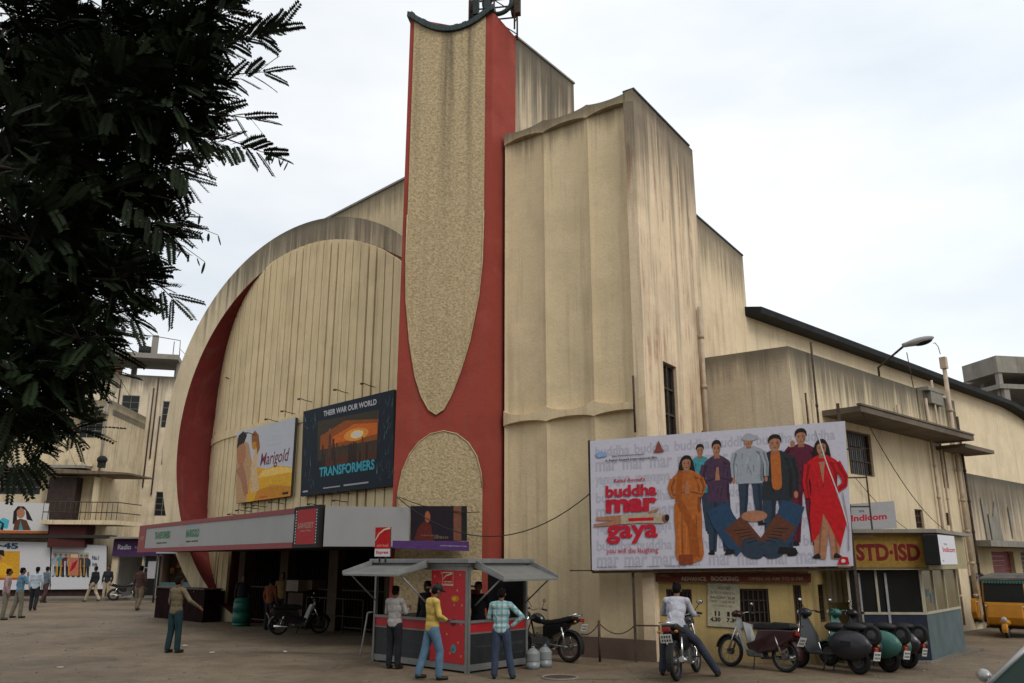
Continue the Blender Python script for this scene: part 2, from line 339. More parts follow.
def groundmat(name, c0, c1, c2):
    m = bpy.data.materials.new(name); m.use_nodes = True; t = m.node_tree; L = t.links.new; N = t.nodes.new; b = t.nodes['Principled BSDF']; b.inputs['Specular IOR Level'].default_value = .25
    g = N('ShaderNodeNewGeometry')
    def nz_(sc, det, v=(1, 1, 1)):
        mpn = N('ShaderNodeMapping'); mpn.inputs['Scale'].default_value = v; L(g.outputs['Position'], mpn.inputs[0])
        n = N('ShaderNodeTexNoise'); n.inputs['Scale'].default_value = sc; n.inputs['Detail'].default_value = det; n.inputs['Roughness'].default_value = .6; L(mpn.outputs[0], n.inputs['Vector']); return n.outputs['Fac']
    a = nz_(.4, 9, (1, 1, 1)); r = N('ShaderNodeValToRGB'); e = r.color_ramp.elements
    e[0].position = .38; e[0].color = c0 + (1,); e[1].position = .66; e[1].color = c2 + (1,); x = r.color_ramp.elements.new(.5); x.color = c1 + (1,); L(a, r.inputs[0])
    f = nz_(26, 5); mr_ = N('ShaderNodeMapRange'); mr_.inputs[1].default_value = .3; mr_.inputs[2].default_value = .7; mr_.inputs[3].default_value = .68; mr_.inputs[4].default_value = 1.3; L(f, mr_.inputs[0])
    f2 = nz_(2.3, 7); mr2 = N('ShaderNodeMapRange'); mr2.inputs[1].default_value = .35; mr2.inputs[2].default_value = .65; mr2.inputs[3].default_value = .86; mr2.inputs[4].default_value = 1.12; L(f2, mr2.inputs[0])
    mu = N('ShaderNodeMath'); mu.operation = 'MULTIPLY'; L(mr_.outputs[0], mu.inputs[0]); L(mr2.outputs[0], mu.inputs[1])
    vm = N('ShaderNodeVectorMath'); vm.operation = 'SCALE'; L(r.outputs[0], vm.inputs[0]); L(mu.outputs[0], vm.inputs['Scale']); 
    # dark oil and damp patches
    st = nz_(.8, 8, (1, 1, 1)); mr3 = N('ShaderNodeMapRange'); mr3.inputs[1].default_value = .58; mr3.inputs[2].default_value = .68; mr3.inputs[4].default_value = .4; L(st, mr3.inputs[0])
    mxx = N('ShaderNodeMixRGB'); L(mr3.outputs[0], mxx.inputs[0]); L(vm.outputs[0], mxx.inputs[1]); mxx.inputs[2].default_value = (.045, .036, .028, 1)
    vo = N('ShaderNodeTexVoronoi'); vo.feature = 'DISTANCE_TO_EDGE'; vo.inputs['Scale'].default_value = .42; wv = N('ShaderNodeVectorMath'); wv.operation = 'ADD'
    wn_ = N('ShaderNodeTexNoise'); wn_.inputs['Scale'].default_value = 1.7; wn_.inputs['Detail'].default_value = 6; L(g.outputs['Position'], wn_.inputs['Vector']); L(g.outputs['Position'], wv.inputs[0]); L(wn_.outputs['Color'], wv.inputs[1]); L(wv.outputs[0], vo.inputs['Vector'])
    ck = N('ShaderNodeMapRange'); ck.inputs[1].default_value = .004; ck.inputs[2].default_value = .016; ck.inputs[3].default_value = .55; ck.inputs[4].default_value = 0; L(vo.outputs['Distance'], ck.inputs[0])
    mk_ = N('ShaderNodeMath'); mk_.operation = 'MULTIPLY'; L(ck.outputs[0], mk_.inputs[0]); L(f2, mk_.inputs[1])
    mc = N('ShaderNodeMixRGB'); L(mk_.outputs[0], mc.inputs[0]); L(mxx.outputs[0], mc.inputs[1]); mc.inputs[2].default_value = (.03, .025, .02, 1); mxx = mc
    L(mxx.outputs[0], b.inputs['Base Color'])
    rr = N('ShaderNodeMapRange'); rr.inputs[3].default_value = .55; rr.inputs[4].default_value = .95; L(a, rr.inputs[0]); L(rr.outputs[0], b.inputs['Roughness'])
    bp = N('ShaderNodeBump'); bp.inputs['Strength'].default_value = .5; bp.inputs['Distance'].default_value = .02; L(f, bp.inputs['Height']); L(bp.outputs[0], b.inputs['Normal'])
    return m
m_ground = groundmat('dusty_tarmac', (.110, .082, .053), (.152, .115, .076), (.188, .146, .100))
m_walk = groundmat('walk_slabs', (.10, .09, .07), (.14, .125, .10), (.18, .16, .13))

# ---------------------------------------------------------------- lettering and printed pictures
_tc = {}
def text_geo(s, bold=0.0, shear=0.0):
    k = (s, bold, shear)
    if k in _tc: return _tc[k]
    cu = bpy.data.curves.new('t', 'FONT'); cu.body = s; cu.offset = bold; cu.shear = shear; cu.resolution_u = 3
    o = bpy.data.objects.new('t', cu); COL.objects.link(o); bpy.context.view_layer.update()
    me = bpy.data.meshes.new_from_object(o.evaluated_get(bpy.context.evaluated_depsgraph_get()))
    vs = [v.co.copy() for v in me.vertices]; fs = [tuple(p.vertices) for p in me.polygons]
    bpy.data.objects.remove(o); bpy.data.curves.remove(cu); bpy.data.meshes.remove(me)
    x0 = min(v.x for v in vs); x1 = max(v.x for v in vs); y0 = min(v.y for v in vs); y1 = max(v.y for v in vs)
    vs = [((v.x - x0) / (x1 - x0), (v.y - y0) / (y1 - y0)) for v in vs]
    _tc[k] = (vs, fs, (x1 - x0) / (y1 - y0)); return _tc[k]
class Pic:
    """a flat printed sheet: four corners BL, BR, TR, TL; ink laid on it in thin layers"""
    def __init__(p, BL, BR, TR, TL, step=.00008):
        p.c = [V(q) for q in (BL, BR, TR, TL)]; p.bm = B(); p.mats = []; p.step = step
        n = (p.c[1] - p.c[0]).cross(p.c[3] - p.c[0]).normalized()
        if n.dot(V((0, 0, CAMH)) - p.c[0]) < 0: n = -n
        p.n = n; p.k = 1; p.asp = (p.c[1] - p.c[0]).length / (p.c[3] - p.c[0]).length
    def mp(p, u, v, l): return p.c[0] * (1 - u) * (1 - v) + p.c[1] * u * (1 - v) + p.c[2] * u * v + p.c[3] * (1 - u) * v + p.n * (p.step * l)
    def mi(p, m):
        if m not in p.mats: p.mats.append(m)
        return p.mats.index(m)
    def poly(p, pts, m):
        try: p.bm.faces.new([p.bm.verts.new(p.mp(u, v, p.k)) for u, v in pts]).material_index = p.mi(m)
        except ValueError: pass
        p.k += 1
    def soft(p, pts, m, r=3):
        n = len(pts); o = []
        for i in range(n):
            a, b, c, d = (V((*pts[(i + k) % n], 0)) for k in (-1, 0, 1, 2))
            for j in range(r):
                t = j / r; q = .5 * ((2 * b) + (c - a) * t + (2 * a - 5 * b + 4 * c - d) * t * t + (3 * b - a - 3 * c + d) * t ** 3); o.append((q.x, q.y))
        p.poly(o, m)
    def rect(p, u0, v0, u1, v1, m, n=1): p.poly([(u0, v0), (u1, v0), (u1, v1), (u0, v1)], m)
    def oval(p, u, v, ru, rv, m, n=18, rot=0, a0=0, a1=360):
        pts = []
        for i in range(n + (0 if a1 - a0 == 360 else 1)):
            a = R(a0 + (a1 - a0) * i / n); x, y = ru * math.cos(a), rv * math.sin(a) / p.asp * p.asp
            X = x * p.asp; Y = y; c, s = math.cos(R(rot)), math.sin(R(rot))
            pts.append((u + (X * c - Y * s) / p.asp, v + X * s + Y * c))
        p.poly(pts, m)
    def limb(p, pts, w0, w1, m):
        L_, Rr = [], []; q = [(a * p.asp, b) for a, b in pts]
        for i in range(len(q)):
            a = q[max(i - 1, 0)]; b = q[min(i + 1, len(q) - 1)]; dx, dy = b[0] - a[0], b[1] - a[1]; l = math.hypot(dx, dy) or 1
            w_ = w0 + (w1 - w0) * i / (len(q) - 1)
            L_.append(((q[i][0] - dy / l * w_) / p.asp, q[i][1] + dx / l * w_)); Rr.append(((q[i][0] + dy / l * w_) / p.asp, q[i][1] - dx / l * w_))
        p.poly(L_ + Rr[::-1], m)
    def text(p, s, u0, v0, u1, v1, m, bold=.02, shear=0, keep=False):
        vs, fs, a = text_geo(s, bold, shear)
        bv = [p.bm.verts.new(p.mp(u0 + (u1 - u0) * x, v0 + (v1 - v0) * y, p.k)) for x, y in vs]
        for f in fs:
            try: p.bm.faces.new([bv[i] for i in f]).material_index = p.mi(m)
            except ValueError: pass
        p.k += 1
    def done(p, name, parent): return mk(name, p.bm, p.mats, parent, normals=False)
def flat(n, c): return mat('ink_' + n, c, .6, var=.05 if min(c) > .25 else .18, scale=14, spec=.2)
K_red = flat('red', (.42, .012, .03)); K_black = flat('black', (.012, .012, .014)); K_skin = flat('skin', (.33, .15, .085)); K_skin2 = flat('skin_dark', (.20, .085, .05))
K_hair = flat('hair', (.014, .01, .009)); K_orange = flat('orange', (.36, .105, .022)); K_grey = flat('pale_grey', (.36, .355, .375)); K_lgrey = flat('light_grey', (.52, .52, .56))
K_blue = flat('blue', (.02, .05, .10)); K_teal = flat('teal', (.05, .24, .28)); K_shirt = flat('grey_shirt', (.27, .30, .34)); K_jean = flat('jeans', (.025, .04, .065)); K_brown = flat('brown', (.10, .035, .02))
K_dred = flat('dress_red', (.42, .008, .012)); K_white = flat('white', (.62, .62, .66)); K_yellow = flat('yellow', (.62, .33, .02)); K_gold = flat('gold', (.45, .2, .02)); K_green = flat('green', (.03, .15, .07))
K_cyan = flat('cyan', (.05, .33, .42)); K_purple = flat('purple', (.075, .03, .13)); K_cream = flat('cream', (.5, .43, .32)); K_sky = flat('slate', (.05, .075, .085)); K_glow = flat('glow', (.9, .62, .25)); K_flame = flat('flame', (.6, .13, .012)); K_maroon = flat('maroon', (.1, .012, .025))
K_lblue = flat('light_blue', (.2, .36, .5)); K_ltwh = flat('paper_white', (.5, .5, .52)); K_sand = flat('sand', (.42, .22, .1)); K_pink = flat('pink', (.45, .06, .12))
def tone(m, f):
    c = m.name; r = m.node_tree.nodes
    el = [n for n in r if n.type == 'VALTORGB'][0].color_ramp.elements
    col = tuple((el[0].color[i] + el[1].color[i]) / 2 * f for i in range(3)); return flat(c[4:] + '_t%d' % int(f * 100), col)
def figure(p, u, v0, h, top, low, hair=K_hair, skin=K_skin, long_hair=False, skirt=False, arms='down', wd=1.0, tie=None, skirtcol=None, turn=0.0):
    """a printed standing figure; u centre, v0 feet, h height in sheet units"""
    a = 1 / p.asp; k = h; rr = random.Random(int(u * 1000))
    X = lambda x: u + x * a * k * wd
    Y = lambda y: v0 + y * k
    td, tl, ld = tone(top, .55), tone(top, 1.3), tone(low, .6)
    if long_hair: p.soft([(X(-.075), Y(.78)), (X(-.072), Y(.90)), (X(-.04), Y(.985)), (X(.02), Y(.995)), (X(.06), Y(.95)), (X(.078), Y(.86)), (X(.085), Y(.76)), (X(.03), Y(.76)), (X(-.04), Y(.75))], hair)
    if skirt:
        p.soft([(X(-.10), Y(.58)), (X(.10), Y(.58)), (X(.13), Y(.45)), (X(.125), Y(.25)), (X(.12), Y(.04)), (X(-.11), Y(.04)), (X(-.12), Y(.25)), (X(-.13), Y(.45))], skirtcol or low)
        for i in range(6): x = -.09 + .034 * i; p.limb([(X(x), Y(.5)), (X(x + rr.uniform(-.01, .01)), Y(.28)), (X(x + rr.uniform(-.02, .02)), Y(.06))], .004 * k, .010 * k, ld if i % 2 else tone(low, 1.2))
    else:
        for sg in (-1, 1):
            p.limb([(X(sg * .05), Y(.52)), (X(sg * .062), Y(.40)), (X(sg * .062), Y(.27)), (X(sg * .07), Y(.15)), (X(sg * .075), Y(.02))], .062 * k, .032 * k, low)
            p.limb([(X(sg * .05 + .025), Y(.48)), (X(sg * .06 + .02), Y(.27)), (X(sg * .075 + .01), Y(.03))], .016 * k, .008 * k, ld)
            p.soft([(X(sg * .06), Y(.02)), (X(sg * .06 + sg * .02), Y(.035)), (X(sg * .13), Y(.0)), (X(sg * .06), Y(-.008))], K_black)
    p.soft([(X(-.028), Y(.865)), (X(-.09), Y(.835)), (X(-.14), Y(.79)), (X(-.125), Y(.70)), (X(-.105), Y(.60)), (X(-.12), Y(.46)), (X(-.04), Y(.45)), (X(.05), Y(.445)), (X(.12), Y(.46)), (X(.105), Y(.60)), (X(.125), Y(.70)), (X(.14), Y(.79)), (X(.09), Y(.835)), (X(.028), Y(.865))], top)
    for i in range(14):
        x = rr.uniform(-.095, .085); y = rr.uniform(.48, .74); dx = rr.uniform(-.025, .025); p.limb([(X(x), Y(y)), (X(x + dx * .5), Y(y + .03)), (X(x + dx), Y(y + rr.uniform(.05, .08)))], rr.uniform(.002, .005) * k, rr.uniform(.002, .007) * k, (tone(top, .78), td, tl, tone(top, .88))[i % 4])
    p.soft([(X(.06), Y(.80)), (X(.10), Y(.72)), (X(.09), Y(.5)), (X(.115), Y(.47)), (X(.12), Y(.6)), (X(.128), Y(.76))], td)
    def arm(pts, w0, w1): p.limb(pts, w0, w1, top); p.limb([(x + .008 * a * k, y) for x, y in pts], w0 * .35, w1 * .3, td)
    if arms == 'pray':
        arm([(X(-.125), Y(.78)), (X(-.155), Y(.70)), (X(-.14), Y(.63)), (X(-.02), Y(.66))], .035 * k, .025 * k); arm([(X(.125), Y(.78)), (X(.15), Y(.70)), (X(.13), Y(.63)), (X(.02), Y(.66))], .035 * k, .025 * k)
        p.limb([(X(0), Y(.64)), (X(0), Y(.70)), (X(.004), Y(.755))], .022 * k, .010 * k, skin)
    elif arms == 'up':
        arm([(X(-.125), Y(.78)), (X(-.17), Y(.70)), (X(-.13), Y(.78)), (X(-.09), Y(.84))], .033 * k, .022 * k); p.oval(X(-.07), Y(.87), .022 * k * a, .03 * k, skin)
        arm([(X(.125), Y(.78)), (X(.16), Y(.64)), (X(.15), Y(.5))], .033 * k, .025 * k)
    elif arms == 'hip':
        arm([(X(-.125), Y(.79)), (X(-.155), Y(.64)), (X(-.14), Y(.50))], .034 * k, .022 * k)
        arm([(X(.125), Y(.79)), (X(.19), Y(.66)), (X(.185), Y(.60)), (X(.11), Y(.55))], .036 * k, .024 * k); p.oval(X(.10), Y(.54), .02 * k * a, .02 * k, skin)
    else:
        for sg in (-1, 1):
            arm([(X(sg * .122), Y(.79)), (X(sg * .15), Y(.66)), (X(sg * .145), Y(.52))], .034 * k, .024 * k); p.oval(X(sg * .143), Y(.488), .018 * k * a, .03 * k, skin)
    if tie: p.soft([(X(-.03), Y(.86)), (X(.03), Y(.86)), (X(.04), Y(.7)), (X(.035), Y(.55)), (X(-.03), Y(.55)), (X(-.035), Y(.7))], tie)
    p.limb([(X(0), Y(.835)), (X(0), Y(.89))], .028 * k, .022 * k, tone(skin, .75))
    p.soft([(X(-.040), Y(.935)), (X(-.036), Y(.895)), (X(-.015), Y(.862)), (X(.015), Y(.862)), (X(.036), Y(.895)), (X(.040), Y(.935)), (X(.03), Y(.972)), (X(-.03), Y(.972))], skin)
    p.soft([(X(.012), Y(.965)), (X(.036), Y(.93)), (X(.032), Y(.89)), (X(.014), Y(.864)), (X(.02), Y(.9))], tone(skin, .7))
    p.soft([(X(-.048), Y(.925)), (X(-.048), Y(.97)), (X(-.02), Y(1.0)), (X(.025), Y(1.0)), (X(.05), Y(.97)), (X(.05), Y(.925)), (X(.036), Y(.955)), (X(.0), Y(.967)), (X(-.034), Y(.953))], hair)
    for x in (-.017, .017): p.oval(X(x), Y(.924), .007 * k * a, .004 * k, K_hair); p.rect(X(x - .010), Y(.934), X(x + .010), Y(.937), K_hair)
    p.oval(X(0), Y(.906), .005 * k * a, .008 * k, tone(skin, .75)); p.oval(X(0), Y(.887), .012 * k * a, .004 * k, K_brown)

# ================================================================ GROUND
bm = B(); nx, ny = 60, 60
def gz(x, y): return 0.0
quad(bm, V((-400, -40, 0)), V((400, -40, 0)), V((400, 900, 0)), V((-400, 900, 0)))
struct(mk('ground', bm, m_ground))
# far raised walk in front of the poster hoarding
LP = gp(50, 598); FL = Fr(LP, 85); FB = Fr(LP + V((0, 6, 0)), 75)
bm = B(); fbox(bm, FL, -16, 7.5, 0, .13, -3.6, 1.2); struct(mk('sidewalk', bm, m_walk, bevel=.01))
m_tar = groundmat('tar_patch', (.055, .045, .035), (.075, .06, .046), (.095, .078, .06)); m_dust = groundmat('dust_patch', (.12, .094, .065), (.155, .122, .085), (.19, .15, .108))
rp_ = random.Random(9)
for k_, (u, v, ra, rb_, m_) in enumerate(((120, 630, 2.6, 1.5, m_dust), (620, 676, 1.5, .5, m_dust), (330, 650, 1.8, .9, m_dust))):
    c_ = gp(u, v); bm = B(); n_ = 40; ph = rp_.uniform(0, 6)
    bm.faces.new([bm.verts.new((c_.x + ra * math.cos(6.283 * i / n_) * (1 + .18 * math.sin(3 * 6.283 * i / n_ + ph) + .12 * math.sin(7 * 6.283 * i / n_) + rp_.uniform(-.05, .05)), c_.y + rb_ * math.sin(6.283 * i / n_) * (1 + .2 * math.sin(2 * 6.283 * i / n_ + ph) + rp_.uniform(-.06, .06)), .004 + .001 * k_)) for i in range(n_)])
    struct(mk('road', bm, m_))
dc = gp(560, 678); dcv = thing('manhole_cover', 'round iron cover set in the tarmac before the kiosk water cans', 'manhole cover', tuple(dc)); bm = B(); cyl(bm, dc, dc + V((0, 0, .018)), .3, n=28); mk('lid', bm, m_iron, dcv); bm = B(); torus(bm, dc + V((0, 0, .012)), (0, 0, 1), .33, .02, 32, 6); mk('ring', bm, m_conc, dcv)
# pale trodden slab by the booth
bm = B(); K = gp(932, 663); FK = Fr(K, -86); FKR = Fr(K, 40)
prism(bm, [K + V((-.12, -.22, 0)), FKR.pt(3.6, 0, -.3), FKR.pt(3.6, 0, 0.5), K + V((-1.9, .5, 0)), K + V((-1.9, -.1, 0))], .001, .05); struct(mk('path', bm, m_walk))

# ================================================================ CINEMA : one building, many parts
T0 = gp(488, 651.5); T1 = gp(391, 651); P0 = gp(657, 662); C1 = V((7.16, 20.6, 0))
QA = dr(33); DA = dr(-57)
MF = 1.17                             # the round facade stands well behind the tower's front
A0 = (T1 + QA * 1.45) * MF
cin = thing('cinema_building', 'tall cream cinema with maroon tower, big round arch and fluted corner block', 'cinema', (P0.x, P0.y, 0))
FBk = Fr(P0, -55)                    # block front
# fluted front of the corner block
tips = [0.0, 1.39, 2.78, 4.09]
bm = B(); nseg = 16
def kk(s):
    for a, b in zip(tips, tips[1:]):
        if s <= b + 1e-6: x = (s - a) / (b - a); return max(0, 4 * x * (1 - x)) ** .8
    return 0
ss = []
for a, b in zip(tips, tips[1:]): ss += [a + (b - a) * i / nseg for i in range(nseg)]
ss.append(tips[-1])
rows = [(lambda k: 0.0, 1), (lambda k: 2.7, 1), (lambda k: 5.5 + .08 * k, 1), (lambda k: 5.505 + .08 * k, 0), (lambda k: 5.90 - .16 * k, 0), (lambda k: 5.905 - .16 * k, 1),
        (lambda k: 9.5, 1), (lambda k: 13.58 + .1 * k, 1), (lambda k: 13.585 + .1 * k, 0), (lambda k: 13.97 - .09 * k, 0)]
g = [[bm.verts.new(FBk.pt(s, zf(kk(s)), (.13 * kk(s) + .045) * dep)) for s in ss] for zf, dep in rows]
for j in range(len(rows) - 1):
    for i in range(len(ss) - 1): bm.faces.new((g[j][i], g[j][i + 1], g[j + 1][i + 1], g[j + 1][i]))
# the body behind
e = .16
bk = [FBk.pt(ss[i], 0, 0) for i in (0,)]
top = g[-1]; back = [bm.verts.new(FBk.pt(s, 13.93, .45)) for s in ss]
for i in range(len(ss) - 1): bm.faces.new((top[i], top[i + 1], back[i + 1], back[i]))
mk('fluted_front', bm, m_block, cin, smooth=False)
# block side walls, tall windows
FS1 = Fr(P0, 34.5)
bm = B(); wall(bm, FS1, 0.002, 3.72, 0, 13.95, [(1.08, 1.89, 4.3, 6.9)], .28)
fbox(bm, Fr(P0 + dr(34.5) * 3.72, -55), 0.0, 4.0, 7, 13.95, -.001, .25)
fbox(bm, Fr(P0 + dr(-55) * 4.09, 34.5), 0.02, 3.7, 0, 13.9, .02, .2) if False else None
mk('side_wall', bm, m_side, cin)
bm = B(); prism(bm, [FBk.pt(.3, 0, .3), FBk.pt(4.0, 0, .3), FBk.pt(4.0, 0, 3.7), FBk.pt(.3, 0, 3.7)], 13.4, 13.8); mk('roof', bm, m_conc, cin)
bm = B(); wall(bm, Fr(P0 + dr(34.5) * 3.72 + dr(-55.5) * .05, 34.5), 0.002, 4.33, 0, 11.87, [], .3)
fbox(bm, Fr(P0 + dr(34.5) * 8.05, -55), 0.05, 6, 0, 11.87, -.3, 0.0)
prism(bm, [P0 + dr(34.5) * 3.75 + dr(-55) * .3, P0 + dr(34.5) * 8.0 + dr(-55) * .3, P0 + dr(34.5) * 8.0 + dr(-55) * 6, P0 + dr(34.5) * 3.75 + dr(-55) * 6], 11.4, 11.8)
mk('rear_wall', bm, m_side2, cin)
bm = B(); fbox(bm, FS1, 1.08, 1.89, 4.3, 6.9, .14, .18); wn = mk('window', bm, m_glassd, cin)
bm = B()
for s in (1.08, 1.44, 1.83): fbox(bm, FS1, s, s + .06, 4.3, 6.9, .08, .14)
for z in (4.3, 4.95, 5.6, 6.25, 6.84): fbox(bm, FS1, 1.14, 1.83, z, z + .05, .09, .138)
mk('window_frame', bm, m_iron, wn)
# coping along the side top
bm = B(); fbox(bm, FS1, .02, 3.72, 13.952, 14.0, -.03, .3); mk('coping', bm, m_tile, cin); bm = B(); fbox(bm, Fr(P0 + dr(34.5) * 3.72 + dr(-55.5) * .05, 34.5), .03, 4.33, 11.872, 11.92, -.03, .33); mk('coping', bm, m_tile, cin)
# plinth
bm = B(); fbox(bm, FBk, .001, 4.2, 0, .44, -.07, .0); mk('plinth', bm, m_plinth, cin)
# vertical iron pipe stub and a drain pipe
bm = B(); cyl(bm, FBk.pt(.28, 5.0, -.05), FBk.pt(.28, 6.35, -.05), .025); mk('vent_pipe', bm, m_iron, cin)
bm = B(); cyl(bm, FS1.pt(3.5, 3.5, -.1), FS1.pt(3.5, 8.9, -.1), .06); 
for z in (5.2, 6.6, 8.0): cyl(bm, FS1.pt(3.5, z, -.1), FS1.pt(3.5, z + .1, -.1), .08)
mk('drain_pipe', bm, m_pipe, cin)

# tower
FT = Fr(T0, -81); FTR = Fr(T0, 39.5)
def sag(s): x = s / 2.52; return 17.90 - 4 * x * (1 - x) * .62 + (.05 * x)
bm = B(); N_ = 14
plan = [FT.pt(2.52 * i / N_, 0) for i in range(N_ + 1)] + [FT.pt(2.52, 0) + dr(39.5) * 1.07, T0 + dr(39.5) * 1.07]
zt = [sag(2.52 * i / N_) for i in range(N_ + 1)] + [17.85, 17.6]
prism(bm, plan, 0, zt); mk('tower', bm, m_red, cin)
up = [(.2, sag(.2) - .005), (.2, 11.5), (.23, 10.0), (.32, 9.0), (.55, 7.75), (.78, 6.95), (1.02, 6.3), (1.22, 5.93), (1.42, 5.8), (1.62, 5.93), (1.83, 6.3), (2.02, 6.85), (2.2, 7.8), (2.34, 9.0), (2.385, 10.2), (2.385, 11.5), (2.385, sag(2.385) - .005)]
up += [(s, sag(s) - .005) for s in (2.2, 2.0, 1.8, 1.6, 1.4, 1.2, 1.0, .8, .6, .4)]
def edged(pts, name):
    bm = B(); fpoly(bm, FT, pts, -.035, -.001); o = mk(name, bm, m_stucco, cin)
    bm = B(); q = pts + [pts[0]]
    return o
edged(up, 'pebble_panel')
lo = [(.17, .1), (.17, 3.9), (.21, 4.3), (.33, 4.72), (.55, 5.05), (.85, 5.28), (1.2, 5.37), (1.55, 5.30), (1.85, 5.10), (2.1, 4.78), (2.28, 4.35), (2.38, 3.8), (2.40, 3.3), (2.40, .1)]
edged(lo, 'pebble_panel')
# raised cream lip round the panels
m_lip = mat('cream_lip', (.42, .34, .2), .9, var=.2)
bm = B()
tube(bm, [FT.pt(s, z, -.04) for s, z in up[1:16]], .02, 5); tube(bm, [FT.pt(s, z, -.04) for s, z in lo[1:-1]], .02, 5); mk('panel_edging', bm, m_lip, cin)
bm = B()          # tiled coping following the sag
for i in range(22):
    s0 = -.06 + 2.66 * i / 22; s1 = s0 + .114; z0 = sag(min(max(s0, 0), 2.52)); z1 = sag(min(max(s1, 0), 2.52))
    jit = random.uniform(-.02, .03)
    hexa(bm, [FT.pt(s0, z0 - .02, -.14), FT.pt(s1, z1 - .02, -.14), FT.pt(s1, z1 - .02, .9), FT.pt(s0, z0 - .02, .9),
              FT.pt(s0, z0 + .2 + jit, -.10), FT.pt(s1, z1 + .2 + jit, -.10), FT.pt(s1, z1 + .2 + jit, .9), FT.pt(s0, z0 + .2 + jit, .9)])
mk('tiled_coping', bm, m_tile, cin)
# cream fin wall running back behind the tower
bm = B(); FF = Fr(T0 + dr(39.5) * 1.07, 39.5); fn = dr(-50.5)
prism(bm, [FF.pt(0.002, 0, .02), FF.pt(3.1, 0, .02), FF.pt(3.1, 0, .02) + fn * 1.2, FF.pt(0.002, 0, .02) + fn * 1.2], 0, [17.62, 17.5, 17.5, 17.62]); mk('fin_wall', bm, m_fin, cin)
bm = B(); hexa(bm, [FF.pt(0.02, 17.62, -.02), FF.pt(3.13, 17.5, -.02), FF.pt(3.13, 17.5, .3), FF.pt(.02, 17.62, .3), FF.pt(0.02, 17.68, -.02), FF.pt(3.13, 17.56, -.02), FF.pt(3.13, 17.56, .3), FF.pt(.02, 17.68, .3)]); mk('fin_coping', bm, m_conc, cin)

# rooftop sign: ring, frame and letters seen from behind
crest = thing('rooftop_sign', 'dark steel sign with ring and lattice legs on top of the maroon tower', 'sign', tuple(FT.pt(.0, 17.8, .5)))
bm = B()
for s in (-.62, .1, .75):
    for d in (.25, .8):
        cyl(bm, FT.pt(s, 17.4, d), FT.pt(s, 19.6, d), .03, n=6)
for z in (18.2, 18.9, 19.55):
    for d in (.25, .8): cyl(bm, FT.pt(-.62, z, d), FT.pt(.75, z, d), .025, n=6)
for z in (17.6, 18.3, 19.0):
    cyl(bm, FT.pt(-.62, z, .8), FT.pt(.1, z + .6, .8), .018, n=5); cyl(bm, FT.pt(.75, z, .8), FT.pt(.1, z + .6, .8), .018, n=5); cyl(bm, FT.pt(-.62, z, .25), FT.pt(-.62, z + .6, .8), .018, n=5)
mk('lattice_frame', bm, m_iron, crest)
bm = B(); torus(bm, FT.pt(-.12, 18.35, .2), FT.n, .42, .07, n=32); mk('ring', bm, m_tile, crest)
bm = B(); fbox(bm, FT, -.1, .55, 18.45, 18.62, .1, .18); fbox(bm, FT, .45, .62, 17.95, 18.6, .1, .18); fbox(bm, FT, .1, .28, 18.1, 18.45, .1, .18); mk('bracket_panel', bm, m_tile, crest)
bm = B(); fbox(bm, FT, -.78, -.5, 18.0, 19.3, .3, .5); mk('letter', bm, m_iron, crest)
bm = B(); fbox(bm, FT, .5, .8, 17.75, 18.6, .3, .5); mk('letter', bm, m_iron, crest)

# arch
co = (5.50 * MF, 2.1 + 4.25 * MF, 6.66 * MF); ci = (5.24 * MF, 2.1 + 3.98 * MF, 6.08 * MF)
FA = Fr(A0, -57)
FA.n = QA
def arc(c, a): return (c[0] + c[2] * math.cos(a), c[1] + c[2] * math.sin(a))
bm = B(); n = 90; As = [R(-90) + R(286) * i / n for i in range(n + 1)]      # from the bottom round the left to the right top
def ang(i): return R(-78) + R(300) * i / n
O, I, OB, IB = [], [], [], []
for i in range(n + 1):
    a = R(180 + 78) - (R(180 + 78) + R(-20)) * i / n        # 258deg -> 20deg (anticlockwise reversed: left side to the top to the right)
    a = R(-78 + 360) if False else a
    so, zo = co[0] - co[2] * math.cos(a), co[1] + co[2] * math.sin(a)
    si, zi = ci[0] - ci[2] * math.cos(a), ci[1] + ci[2] * math.sin(a)
    so, si = co[0] - co[2] * math.cos(a), ci[0] - ci[2] * math.cos(a)
    zo, zi = max(zo, 0.0), max(zi, 0.0)
    O.append(bm.verts.new(FA.pt(so, zo, 0))); I.append(bm.verts.new(FA.pt(si, zi, 0))); OB.append(bm.verts.new(FA.pt(so, zo, 2.2))); IB.append(bm.verts.new(FA.pt(si, zi, 2.2)))
for i in range(n):
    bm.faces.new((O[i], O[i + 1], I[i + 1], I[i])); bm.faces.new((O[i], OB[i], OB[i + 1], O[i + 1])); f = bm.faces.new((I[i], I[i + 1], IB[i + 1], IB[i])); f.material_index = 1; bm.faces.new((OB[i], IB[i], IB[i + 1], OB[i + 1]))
mk('round_arch', bm, [m_arch, m_soffit], cin, normals=True)
